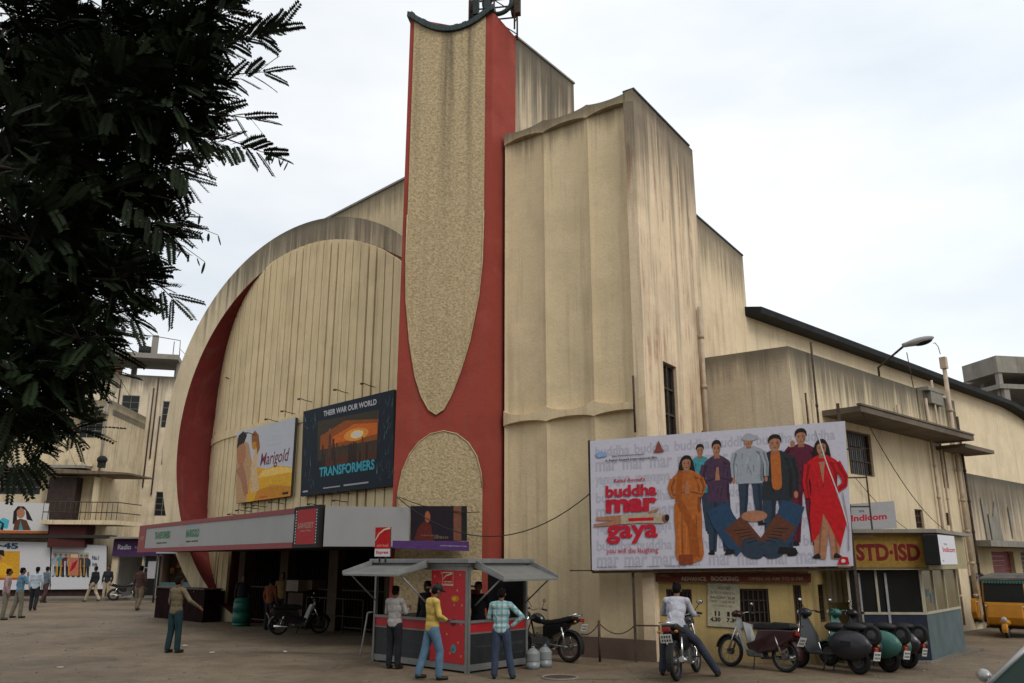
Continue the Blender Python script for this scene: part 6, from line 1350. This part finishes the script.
def moped(label, paint=m_paintr, shield=m_steel):
    t = thing('moped', label, 'moped'); wheel(t, -.6, .285, .06); wheel(t, .6, .285, .06)
    part(t, 'front_mudguard', m_paintb, lambda b: torus_arc(b, .6, .285, .325, .055, 10, 150)); part(t, 'rear_mudguard', paint, lambda b: torus_arc(b, -.6, .285, .33, .07, 20, 190))
    part(t, 'fork', m_chrome, lambda b: [cyl(b, (q * .075, .6, .285), (q * .06, .42, .75), .02, n=8) for q in (-1, 1)])
    part(t, 'leg_shield', shield, lambda b: (hexa(b, [V(q) for q in ((-.08, .42, .72), (.08, .42, .72), (.08, .38, .72), (-.08, .38, .72), (-.07, .43, .95), (.07, .43, .95), (.06, .39, .95), (-.06, .39, .95))]), [hexa(b, [V(x) for x in ((q * .07, .40, .85), (q * .27, .33, .82), (q * .27, .31, .82), (q * .07, .36, .85), (q * .07, .22, .28), (q * .26, .10, .26), (q * .26, .08, .26), (q * .07, .18, .28))]) for q in (-1, 1)]), bevel=.01)
    part(t, 'handlebar_cowl', paint, lambda b: ell(b, (0, .44, .98), (.13, .11, .07))); handlebar(t, .38, .99, .33, .12); mirror(t, .28, .33, 1.0)
    hl = part(t, 'headlight', m_lens, lambda b: ell(b, (0, .53, .97), (.07, .04, .055)))
    part(t, 'body_cover', paint, lambda b: profile(b, [(.15, .36), (.2, .45), (-.02, .52), (-.10, .72), (-.5, .74), (-.84, .74), (-.80, .58), (-.45, .36), (-.1, .30)], -.14, .14, taper=lambda y, z: 1 if y < 0 else .7), bevel=.025)
    part(t, 'seat', m_seat, lambda b: profile(b, [(.0, .72), (.02, .82), (-.2, .86), (-.32, .84), (-.45, .87), (-.78, .87), (-.80, .76), (-.45, .72)], -.14, .14), bevel=.03)
    part(t, 'luggage_rack', m_iron, lambda b: (tube(b, [(-.1, -.7, .78), (-.1, -.92, .83), (.1, -.92, .83), (.1, -.7, .78)], .01, 5), cyl(b, (-.1, -.82, .81), (.1, -.82, .81), .008)))
    part(t, 'engine', m_eng, lambda b: (profile(b, [(.15, .22), (.2, .34), (-.15, .36), (-.2, .22)], -.11, .11)), bevel=.02); part(t, 'exhaust', m_chrome, lambda b: cyl(b, (.14, .0, .22), (.16, -.78, .27), .03, .045, n=10))
    part(t, 'shock_absorber', m_chrome, lambda b: [cyl(b, (q * .12, -.58, .32), (q * .12, -.46, .62), .022, n=8) for q in (-1, 1)])
    part(t, 'tail_light', m_taill, lambda b: box(b, (0, -.84, .68), (.12, .06, .06)), bevel=.01); plate(t, (0, -.94, .55), .45, .22, .17); part(t, 'side_stand', m_black, lambda b: cyl(b, (-.08, .0, .25), (-.2, -.05, .0), .012, n=6))
    return t
def scooter(label, paint, spare=True, x=0):
    t = thing('scooter', label, 'scooter'); wheel(t, -.62, .225, .085, spokes=False); wheel(t, .62, .225, .085, spokes=False)
    part(t, 'front_mudguard', paint, lambda b: (torus_arc(b, .62, .225, .27, .10, 0, 170), cyl(b, (0, .62, .44), (0, .50, .60), .06, .05)))
    part(t, 'fork', m_steel, lambda b: cyl(b, (.07, .62, .225), (.03, .45, .75), .02, n=8))
    part(t, 'leg_shield', paint, lambda b: profile(b, [(.50, .92), (.47, .95), (.38, .60), (.30, .34), (.24, .30), (.27, .27), (.36, .30), (.44, .6)], -.27, .27, taper=lambda y, z: .35 if z > .85 else 1 if z > .5 else .75), bevel=.012)
    part(t, 'shield_trim', m_chrome, lambda b: [tube(b, [(q * .10, .49, .94), (q * .27, .43, .64), (q * .24, .33, .42), (q * .2, .26, .3)], .010, 5) for q in (-1, 1)])
    part(t, 'floor_board', paint, lambda b: (box(b, (0, .06, .285), (.38, .48, .03)), [box(b, (q * .12, .06, .305), (.02, .44, .012)) for q in (-1, 0, 1)]), bevel=.006)
    part(t, 'body', paint, lambda b: profile(b, [(-.16, .27), (-.12, .5), (-.18, .68), (-.5, .72), (-.80, .66), (-.92, .50), (-.94, .36), (-.80, .34), (-.62, .46), (-.4, .40), (-.3, .27)], -.13, .13, taper=lambda y, z: 1 if y > -.7 else .6), sub=1)
    for q in (-1, 1):
        c_ = part(t, 'side_cowl', paint, lambda b: ell(b, (q * .17, -.56, .48), (.14, .42, .25), None, 20, 12)); part(c_, 'cowl_grille', m_black, lambda b: box(b, (q * .309, -.56, .50), (.01, .2, .09)), bevel=.01)
    part(t, 'seat', m_seat, lambda b: (ell(b, (0, -.20, .77), (.15, .24, .09)), ell(b, (0, -.58, .79), (.15, .24, .085)), box(b, (0, -.4, .73), (.2, .6, .08))))
    part(t, 'headset', paint, lambda b: (ell(b, (0, .46, 1.0), (.10, .14, .085)), cyl(b, (0, .46, .9), (0, .46, 1.0), .05))); part(t, 'headlight', m_lens, lambda b: ell(b, (0, .58, 1.0), (.07, .03, .06))); handlebar(t, .42, 1.01, .33, .06, paint); mirror(t, -.26, .40, 1.02)
    if spare: wheel(t, -.90, .18, .075, 'spare_wheel', 0, .67, spokes=False).rotation_euler = (0, 0, 0)
    part(t, 'tail_light', m_taill, lambda b: box(b, (0, -.955, .44), (.10, .05, .07)), bevel=.01)
    for q in (-1, 1): part(t, 'indicator', m_amber, lambda b: ell(b, (q * .12, -.93, .50), (.03, .03, .025)))
    plate(t, (0, -.975, .33), .2, .2, .15); part(t, 'stand', m_iron, lambda b: tube(b, [(-.16, .0, .0), (-.12, -.06, .26), (.12, -.06, .26), (.16, .0, .0)], .012, 5))
    return t
def place(t, p, az, tilt=0, z=0, sc=1.0):
    t.scale = (sc, sc, sc)
    t.location = (p[0], p[1], z); t.rotation_euler = (0, tilt, -R(az)); return t
rear = lambda x, y, az, l: (x + math.sin(R(az)) * l, y + math.cos(R(az)) * l)
place(motorcycle('black motorcycle parked beside the kiosk with its tail to the right'), rear(1.2, 18.75, -52, .64), -52, .10, sc=1.04)
mb = place(motorcycle('black motorcycle ridden by the man in pale grey shirt'), rear(3.0, 15.95, 27, .68), 27, -.08, sc=1.08)
place(moped('maroon step-through moped with silver leg shield under the billboard'), rear(5.32, 17.15, -41, .6), -41, .12, sc=1.06)
place(scooter('charcoal scooter with a spare wheel, nearest in the row by the phone booth', m_dblue), rear(6.66, 16.85, -36, .66), -36, .10, sc=1.08)
place(scooter('pale green scooter with a spare wheel, second in the row by the phone booth', m_green), rear(7.38, 17.15, -36, .66), -36, .10, sc=1.06)
place(scooter('dark scooter against the phone booth base, farthest in its row', m_paintb), rear(8.0, 17.75, -42, .62), -42, .10, sc=1.02)
place(moped('small dark moped with silver leg shield parked under the cinema canopy', m_paintb), rear(-6.9, 25.6, 66, .6), 66, .08)
place(motorcycle('motorcycle parked in front of the purple shop window'), (-21.4, 47.6), 70, .08)
person('man in pale grey shirt and helmetless dark hair astride the motorcycle by the billboard post', (3.10, 16.42, 0), 20, 1.86, cG, cH, seat=.84, lean=.5, head=.3, L=((-.27, .32, 1.02), (-.24, .50, .99)), Rr=((.27, .30, 1.02), (.30, .54, 1.0)), legs=dict(L=((-.24, .22, .52), (-.28, .12, .10)), R=((.33, .25, .55), (.62, .30, .10))), vox=.009)

# ================================================================ AUTO RICKSHAWS
m_auto = mat('auto_yellow', (.40, .17, .012), .45, var=.12, coat=.15); m_hood = mat('auto_hood', (.09, .085, .08), .85, var=.3, scale=4)
def rickshaw(label):
    t = thing('auto_rickshaw', label, 'auto rickshaw', group=None)
    wheel(t, 1.02, .21, .08, spokes=False)
    for q in (-1, 1): wheel(t, -.78, .21, .08, x=q * .52, spokes=False)
    part(t, 'front_mudguard', m_auto, lambda b: (torus_arc(b, 1.02, .21, .27, .08, -10, 180), ell(b, (0, 1.10, .42), (.15, .12, .1)))); part(t, 'headlight', m_lens, lambda b: ell(b, (0, 1.19, .50), (.08, .05, .08)))
    part(t, 'front_body', m_auto, lambda b: profile(b, [(.35, .28), (.62, .24), (.92, .35), (.98, .55), (.90, .92), (.80, .92), (.84, .56), (.6, .34)], -.56, .56, taper=lambda y, z: 1 if y < .8 else .82), bevel=.03)
    part(t, 'front_panel', m_auto, lambda b: hexa(b, [V(q) for q in ((-.50, .90, .34), (.50, .90, .34), (.55, .62, .30), (-.55, .62, .30), (-.52, .86, .96), (.52, .86, .96), (.56, .70, .96), (-.56, .70, .96))]), bevel=.04)
    part(t, 'chrome_strip', m_whitep, lambda b: box(b, (0, .885, .86), (1.0, .02, .035)))
    part(t, 'rear_body', m_auto, lambda b: profile(b, [(.05, .26), (.05, .42), (-.2, .46), (-.25, .86), (-1.15, .90), (-1.28, .7), (-1.25, .34), (-1.05, .28), (-.98, .45), (-.60, .45), (-.52, .26)], -.62, .62, taper=lambda y, z: 1 if y > -1 else .9), bevel=.03)
    part(t, 'floor', m_black, lambda b: box(b, (0, .2, .27), (1.1, 1.3, .05))); part(t, 'bench_seat', m_seat, lambda b: (box(b, (0, -.45, .62), (1.0, .42, .16)), box(b, (0, -.7, .9), (1.0, .12, .5))), bevel=.03); part(t, 'driver_seat', m_seat, lambda b: box(b, (0, .25, .62), (.5, .3, .14)), bevel=.03)
    fr = part(t, 'windscreen_frame', m_auto, lambda b: (tube(b, [(-.54, .84, .94), (-.52, .72, 1.6), (.52, .72, 1.6), (.54, .84, .94)], .025, 6), [cyl(b, (q * .58, .0, .8), (q * .56, .0, 1.62), .02) for q in (-1, 1)], [cyl(b, (q * .58, -.7, .85), (q * .56, -.7, 1.62), .02) for q in (-1, 1)]))
    part(fr, 'windscreen', m_glassd, lambda b: hexa(b, [V(q) for q in ((-.52, .83, .96), (.52, .83, .96), (.52, .82, .96), (-.52, .82, .96), (-.5, .72, 1.58), (.5, .72, 1.58), (.5, .71, 1.58), (-.5, .71, 1.58))]))
    part(t, 'hood', m_hood, lambda b: profile(b, [(.80, 1.56), (.78, 1.63), (.3, 1.72), (-.4, 1.76), (-1.0, 1.70), (-1.25, 1.4), (-1.27, .9), (-1.2, .9), (-1.18, 1.36), (-.95, 1.62), (-.4, 1.68), (.3, 1.64)], -.60, .60, taper=lambda y, z: .86 if z > 1.66 else 1), bevel=.02)
    part(t, 'visor', m_green, lambda b: [hexa(b, [V(q) for q in ((x, .80, 1.48), (x + .05, .80, 1.48), (x + .05, .79, 1.48), (x, .79, 1.48), (x - .012, .78, 1.58), (x + .062, .78, 1.58), (x + .062, .77, 1.58), (x - .012, .77, 1.58))]) for x in [-.55 + .078 * i for i in range(14)]])
    part(t, 'steering_bar', m_black, lambda b: tube(b, [(-.3, .5, 1.02), (0, .58, 1.0), (.3, .5, 1.02)], .015, 5)); part(t, 'side_mirror', m_black, lambda b: ell(b, (-.68, .75, 1.2), (.06, .02, .08)))
    p = Pic(V((.3, .906, .62)), V((-.3, .906, .62)), V((-.3, .90, .70)), V((.3, .90, .70))); p.n = V((0, 1, 0)); p.text('AP 10 W 4218', 0, 0, 1, 1, K_black, .03); p.done('lettering', t)
    return t
place(rickshaw('yellow auto rickshaw facing the camera beside the phone booth'), (14.7, 25.3), 222)
place(rickshaw('second yellow auto rickshaw half hidden behind the phone booth'), (14.95, 28.4), 216)

# ================================================================ CAR at the right edge
def car(label):
    t = thing('parked_car', label, 'car'); m_car = mat('car_silver', (.33, .33, .32), .35, .5, var=.03, coat=.5); m_cg = mat('car_glass', (.014, .035, .032), .45, var=.03, spec=.12)
    low = [(2.08, .30), (2.12, .55), (1.95, .74), (.95, .92), (-1.35, .95), (-1.98, .88), (-2.08, .6), (-2.05, .28)]
    def body(b):
        W_ = lambda y: .80 - .10 * max(0, (abs(y) - 1.3)) ** 1.3
        rows = [(-1, .26), (-.985, .45), (-1, .62), (-.985, .80), (-.90, 1.0), (0, 1.03), (.90, 1.0), (.985, .80), (1, .62), (.985, .45), (1, .26)]; prev = None
        ys = [2.10, 2.04, 1.8, 1.4, .95, .4, -.4, -1.2, -1.6, -1.95, -2.07]; top = [.62, .72, .79, .86, .92, .94, .94, .95, .94, .88, .6]
        for y, tz in zip(ys, top):
            ring = [b.verts.new((fx * W_(y), y, .26 + (fz - .26) / .77 * (tz - .26))) for fx, fz in rows]
            if prev:
                for i in range(len(ring)): b.faces.new((prev[i], prev[(i + 1) % len(ring)], ring[(i + 1) % len(ring)], ring[i]))
            else: b.faces.new(ring)
            prev = ring
        b.faces.new(prev)
    part(t, 'body', m_car, body, sub=1, smooth=True)
    def green(b, gx=0, gz_=0):
        prof = [(.80, .92), (.28, 1.40), (-.9, 1.42), (-1.55, .95)]
        a = [b.verts.new((-(.72 if z < 1 else .56) , y, z)) for y, z in prof]; c_ = [b.verts.new(((.72 if z < 1 else .56), y, z)) for y, z in prof]
        b.faces.new(a); b.faces.new(c_[::-1])
        for i in range(4): b.faces.new((a[i], c_[i], c_[(i + 1) % 4], a[(i + 1) % 4]))
    g_ = part(t, 'windows', m_cg, green)
    part(t, 'roof', m_car, lambda b: profile(b, [(.34, 1.385), (.2, 1.435), (-.35, 1.46), (-.85, 1.445), (-.98, 1.39)], -.575, .575, taper=lambda y, z: 1 if z < 1.4 else .9), sub=1)
    def pil(b):
        for q in (-1, 1):
            for (a_, c_) in (((.735, .82, .90), (.575, .28, 1.41)), ((.735, -.25, .93), (.575, -.3, 1.41)), ((.735, -1.5, .94), (.575, -.92, 1.41))): cyl(b, (q * a_[0], a_[1], a_[2]), (q * c_[0], c_[1], c_[2]), .035, n=6)
    part(t, 'pillars', m_car, pil)
    for q in (-1, 1):
        part(t, 'wing_mirror', m_car, lambda b: (ell(b, (q * .90, .72, 1.0), (.10, .06, .065)), cyl(b, (q * .75, .72, .95), (q * .86, .72, .99), .02)))
        part(t, 'headlight', m_lens, lambda b: ell(b, (q * .58, 2.02, .62), (.16, .08, .09))); part(t, 'tail_light', m_taill, lambda b: ell(b, (q * .62, -2.02, .72), (.12, .06, .14)))
        part(t, 'door_handle', m_black, lambda b: box(b, (q * .80, -.1, .78), (.03, .14, .03)), bevel=.008)
        for y in (1.3, -1.3): wheel(t, y, .29, .11, x=q * .70, spokes=False)
    part(t, 'bumper', m_black, lambda b: (box(b, (0, 2.1, .38), (1.3, .1, .16)), box(b, (0, -2.07, .4), (1.3, .1, .16))), bevel=.03)
    return t
place(car('silver car whose windscreen and mirror enter at the bottom right corner'), (5.42, 7.85), -90)

# ================================================================ SMALL THINGS
m_jug = mat('jug_plastic', (.33, .36, .37), .25, var=.05, trans=.35)
for i, (u, v, lb_) in enumerate(((533, 669, 'clear plastic water can, left of the pair by the motorcycle'), (545, 667, 'clear plastic water can, right of the pair by the motorcycle'))):
    b0 = gp(u, v); t = thing('water_can', lb_, 'water can', tuple(b0), 'water cans beside the kiosk')
    bm = B()
    prof = [(0, .14), (.12, .145), (.14, .135), (.16, .145), (.30, .145), (.36, .10), (.40, .04), (.44, .035)]
    for (z0, r0), (z1, r1) in zip(prof, prof[1:]): cyl(bm, b0 + V((0, 0, z0)), b0 + V((0, 0, z1)), r0, r1, n=16, cap=z0 == 0 or z1 == .44)
    mk('bottle', bm, m_jug, t); bm = B(); cyl(bm, b0 + V((0, 0, .442)), b0 + V((0, 0, .47)), .04, n=12); mk('lid', bm, K_blue, t)
b0 = gp(241, 626); t = thing('barrel', 'green plastic barrel at the cinema entrance under the canopy', 'barrel', tuple(b0)); bm = B()
for (z0, r0), (z1, r1) in zip([(0, .27), (.1, .3), (.45, .31), (.8, .3), (.88, .27)], [(.1, .3), (.45, .31), (.8, .3), (.88, .27), (.9, .27)]): cyl(bm, b0 + V((0, 0, z0)), b0 + V((0, 0, z1)), r0, r1, n=18)
mk('drum', bm, mat('barrel_green', (.01, .10, .07), .5), t); bm = B(); torus(bm, b0 + V((0, 0, .6)), (0, 0, 1), .312, .012, 20, 5); mk('hoop', bm, m_green, t)
b0 = gp(207, 621); t = thing('drinks_cooler', 'blue soft drink cooler box in front of the snack counter', 'cooler', tuple(b0)); Fc = Fr(b0, -80)
bm = B(); fbox(bm, Fc, -.45, .45, 0.05, 1.0, -.3, .3); mk('cabinet', bm, mat('cooler_blue', (.02, .08, .16), .45), t, bevel=.02); bm = B(); fbox(bm, Fc, -.47, .47, 1.0, 1.06, -.32, .32); mk('lid', bm, m_grey, t, bevel=.01)
p = Pic(Fc.pt(.4, .2, -.303), Fc.pt(-.4, .2, -.303), Fc.pt(-.4, .95, -.303), Fc.pt(.4, .95, -.303)); p.oval(.5, .5, .3, .22, K_sand); p.oval(.45, .55, .18, .13, K_dred); p.limb([(.1, .2), (.5, .35), (.9, .3)], .04, .03, K_sand); p.done('printed_sheet', t)
b0 = gp(219, 613); t = thing('snack_counter', 'long dark maroon snack counter under the left end of the canopy', 'counter', tuple(b0)); Fc = Fr(gp(270, 630), -46)
bm = B(); fbox(bm, Fc, 4.6, 8.6, 0, 1.1, 0, .6); mk('front', bm, mat('counter_maroon', (.016, .007, .007), .9, var=.5, scale=3, spec=.05), t); bm = B(); fbox(bm, Fc, 4.55, 8.65, 1.102, 1.15, -.06, .66); mk('counter_top', bm, m_wood, t, bevel=.01)
rr = random.Random(2); bx_ = [(.14, .09, .07), (.05, .1, .16), (.2, .14, .04), (.24, .2, .16)]
for i, (u, v, w_, h_, z_, lb_) in enumerate(((296, 612, .7, .35, 1.15, 'pale goods box on the vendor stack right of the rust shirted man'), (311, 612, .6, .3, 1.2, 'white goods carton at the right of the vendor stack'), (300, 612, .9, 1.1, 0, 'brown wooden crate supporting the vendor boxes under the canopy'))):
    b0 = gp(u, v + 16); Fc = Fr(b0, -46); bm = B(); fbox(bm, Fc, -w_ / 2, w_ / 2, z_, z_ + h_, -.25, .25)
    tag(mk('goods_crate' if z_ == 0 else 'goods_box', bm, mat('carton_%d' % i, bx_[(3, 0, 2)[i]] if i < 2 else (.07, .045, .03), .8), bevel=.01), lb_, 'crate' if z_ == 0 else 'box')
t = thing('crowd_railing', 'dark iron crowd railing in front of the grille gates under the canopy', 'railing', tuple(gp(355, 632))); Fc = Fr(gp(362, 636), -46); bm = B()
for s in (0, 1, 2, 3): cyl(bm, Fc.pt(s, 0), Fc.pt(s, 1.0), .025, n=6)
for z in (.5, 1.0): cyl(bm, Fc.pt(0, z), Fc.pt(3, z), .02, n=6)
mk('rails', bm, m_iron, t)
# litter
m_pap = mat('paper_scrap', (.45, .44, .4), .8)
for i, (u, v, lb_) in enumerate(((185, 646, 'pale paper scrap lying right of the tan jacketed man'), (212, 653, 'small white scrap on open ground below the green barrel'), (285, 652, 'flattened paper cup on the ground below the canopy scooter'), (60, 668, 'white wrapper on the tarmac near the lower left corner'))):
    b0 = gp(u, v); bm = B(); box(bm, b0 + V((0, 0, .015)), (.12, .07, .02), Matrix.Rotation(i, 3, 'Z')); tag(mk('litter', bm, m_pap, bevel=.004), lb_, 'litter')

rr = random.Random(21); bm = B()
for i in range(900):
    x = rr.uniform(-16, 11); y = rr.uniform(13.5, 34); r_ = rr.uniform(.008, .028); ell(bm, (x, y, r_ * .3), (r_, r_ * rr.uniform(.6, 1), r_ * .6), None, 5, 4)
st_ = mk('loose_gravel', bm, mat('gravel', (.17, .14, .11), .9, var=.5, scale=3)); st_['kind'] = 'stuff'; st_['label'] = 'scattered small stones on the dusty forecourt'
# ================================================================ TREE
tr = thing('tree', 'big dark feathery leaved tree overhanging the upper left of the view', 'tree', (-8.3, 9.0, 0))
m_bark = mat('bark', (.035, .026, .02), .9, var=.4, scale=6); m_leaf = mat('leaf_dark', (.012, .020, .008), .75, var=.4, scale=.9, spec=.15)
rt = random.Random(11); bm = B()
tube(bm, [(-8.3, 9.0, 0), (-8.2, 9.0, 1.2), (-8.0, 9.1, 2.6), (-7.6, 9.2, 4.0)], .34, 12, r1=.22)
mk('trunk', bm, m_bark, tr)
verts, faces = [], []
def leaflet(p, d, up, ln, wd_):
    s_ = d.cross(up); s_ = s_.normalized() * wd_ if s_.length > 1e-5 else V((wd_, 0, 0)); n0 = len(verts)
    verts.extend([p, p + d * ln * .45 + s_, p + d * ln, p + d * ln * .45 - s_]); faces.append((n0, n0 + 1, n0 + 2, n0 + 3))
def frond(p, d, ln, pairs=11, lf=.09, roll=None):
    d = d.normalized(); up = V((rt.gauss(0, .5), rt.gauss(0, .5), 1)); sd_ = d.cross(up).normalized(); up = sd_.cross(d)
    q = V(p); drp = rt.uniform(.15, .5); st = ln / pairs; pv = q
    for i in range(pairs):
        t_ = i / pairs; d = (d - V((0, 0, drp * .06))).normalized(); q = q + d * st; l_ = lf * (1 - .55 * abs(t_ - .4)) * rt.uniform(.85, 1.1)
        for s_ in (-1, 1): leaflet(q, (sd_ * s_ + d * .55 - V((0, 0, .12))).normalized(), up, l_, .0175 + .005 * rt.random())
    n0 = len(verts); verts.extend([pv - sd_ * .004, pv + sd_ * .004, q + sd_ * .002, q - sd_ * .002]); faces.append((n0, n0 + 1, n0 + 2, n0 + 3))
limbs = B()
def twig(a, b, r0, r1): tube(limbs, [a, a.lerp(b, .5) + V((rt.uniform(-.08, .08), 0, rt.uniform(0, .12))), b], r0, 5, r1=r1)
hub = [V((-7.6, 9.2, 4.0)), V((-7.0, 9.0, 5.2)), V((-6.6, 8.9, 6.6)), V((-7.4, 9.6, 7.6))]
for a, b in ((0, 1), (1, 2), (1, 3)): twig(hub[a], hub[b], .2, .13)
# foliage masses: (px, py, distance, radius m, fronds)
cl = []
for (u, v, r, n) in ((20, 30, .75, 150), (85, 25, .7, 150), (150, 45, .55, 120), (35, 100, .8, 190), (110, 95, .65, 170), (165, 100, .45, 90), (20, 170, .8, 190), (90, 165, .7, 170), (145, 165, .45, 90), (30, 240, .8, 190), (95, 235, .65, 160), (140, 225, .4, 70), (20, 310, .75, 170), (70, 300, .6, 140), (115, 280, .3, 45), (10, 370, .6, 120), (45, 360, .45, 80), (80, 340, .3, 40), (10, 420, .4, 45), (40, 405, .3, 30), (85, 370, .16, 12), (205, 20, .35, 45), (190, 75, .33, 45), (65, 430, .2, 14), (190, 5, .4, 50), (180, 130, .35, 45), (175, 40, .4, 60), (12, 440, .35, 40)):
    n = int(n * 1.2)
    cl.append((at(u, v, rt.uniform(8.2, 9.2)), r, n, .42))
for (u, v, r, n) in ((40, 60, .9, 130), (100, 130, .9, 130), (40, 200, .9, 130), (60, 290, .8, 120), (25, 350, .7, 130), (120, 60, .7, 110), (15, 15, .8, 120), (90, 230, .6, 110), (10, 260, .9, 150), (20, 395, .45, 60), (5, 120, .9, 130)):
    cl.append((at(u, v, rt.uniform(10.0, 11.0)), r, n, .46))
for i in range(16):       # the rest of the crown, outside the frame
    a = rt.uniform(0, 6.28); cl.append((V((-8.8 + math.cos(a) * 2.4 - .6, 9.5 + math.sin(a) * 2.6, rt.uniform(4.6, 9.5))), 1.2, 95, .46))
for c_, r, n, ln in cl:
    hb = min(hub[1:], key=lambda q: (q - c_).length); twig(hb, c_, .05, .015)
    for k_ in range(4):
        e_ = c_ + V((rt.gauss(0, 1), rt.gauss(0, .6), rt.gauss(0, .8))).normalized() * r * .9; twig(c_, e_, .014, .006)
    for i in range(n):
        d = V((rt.gauss(.25, 1), rt.gauss(0, 1), rt.gauss(0, .75))).normalized(); p = c_ + d * r * rt.random() ** .42
        frond(p, (d + V((rt.gauss(.1, .5), rt.gauss(0, .5), rt.gauss(-.1, .35)))), ln * rt.uniform(.6, 1.05))
# leading sprays that stand out against the sky
for (a, b, Y, n) in (((165, 70), (255, 35), 8.6, 16), ((250, 40), (278, 30), 8.6, 7), ((175, 95), (262, 72), 8.7, 16), ((165, 60), (225, 10), 8.6, 10), ((180, 135), (262, 152), 8.5, 15), ((165, 110), (250, 118), 8.6, 12), ((150, 150), (190, 175), 8.6, 9), ((120, 262), (172, 298), 8.5, 10), ((120, 190), (170, 235), 8.5, 10), ((90, 340), (115, 372), 8.6, 5), ((95, 310), (132, 318), 8.6, 6)):
    A, Bq = at(*a, Y), at(*b, Y - .2); twig(A, Bq, .014, .005); dd = (Bq - A).normalized(); sdv = dd.cross(V((0, 1, 0))).normalized()
    for i in range(n):
        t_ = (i + 1) / n; q = A.lerp(Bq, t_); s_ = (-1) ** i
        frond(q, dd * 1.0 + sdv * s_ * rt.uniform(.5, .9) + V((0, rt.uniform(-.5, .3), -.1)), rt.uniform(.26, .42), 12, .08)
    frond(Bq, dd, .38, 12, .085)
me = bpy.data.meshes.new('crown'); me.from_pydata([tuple(v - V((-8.3, 9.0, 0))) for v in verts], [], faces); me.materials.append(m_leaf); o = bpy.data.objects.new('crown', me); COL.objects.link(o); o.parent = tr
# seed pods on thin twigs
def pod(bm, p, d, ln): 
    M = V(d).to_track_quat('Z', 'Y').to_matrix(); ell(bm, V(p) + V(d) * ln * .5, (.016, .008, ln * .5), M, 8, 6)
pb = B()
for (a, b) in (((262, 152), (288, 162)), ((150, 195), (200, 215)), ((165, 225), (218, 235)), ((265, 160), (272, 150)), ((160, 240), (205, 262))):
    A, Bq = at(*a, 8.5), at(*b, 8.4); tube(limbs, [A, A.lerp(Bq, .5) + V((0, 0, .06)), Bq], .005, 4, r1=.003)
    for i in range(5):
        q = A.lerp(Bq, .3 + .7 * i / 4); pod(pb, q, V((rt.uniform(-.5, .5), rt.uniform(-.3, .3), -1)).normalized(), rt.uniform(.09, .14))
mk('seed_pods', pb, m_leaf, tr); mk('limbs', limbs, m_bark, tr)
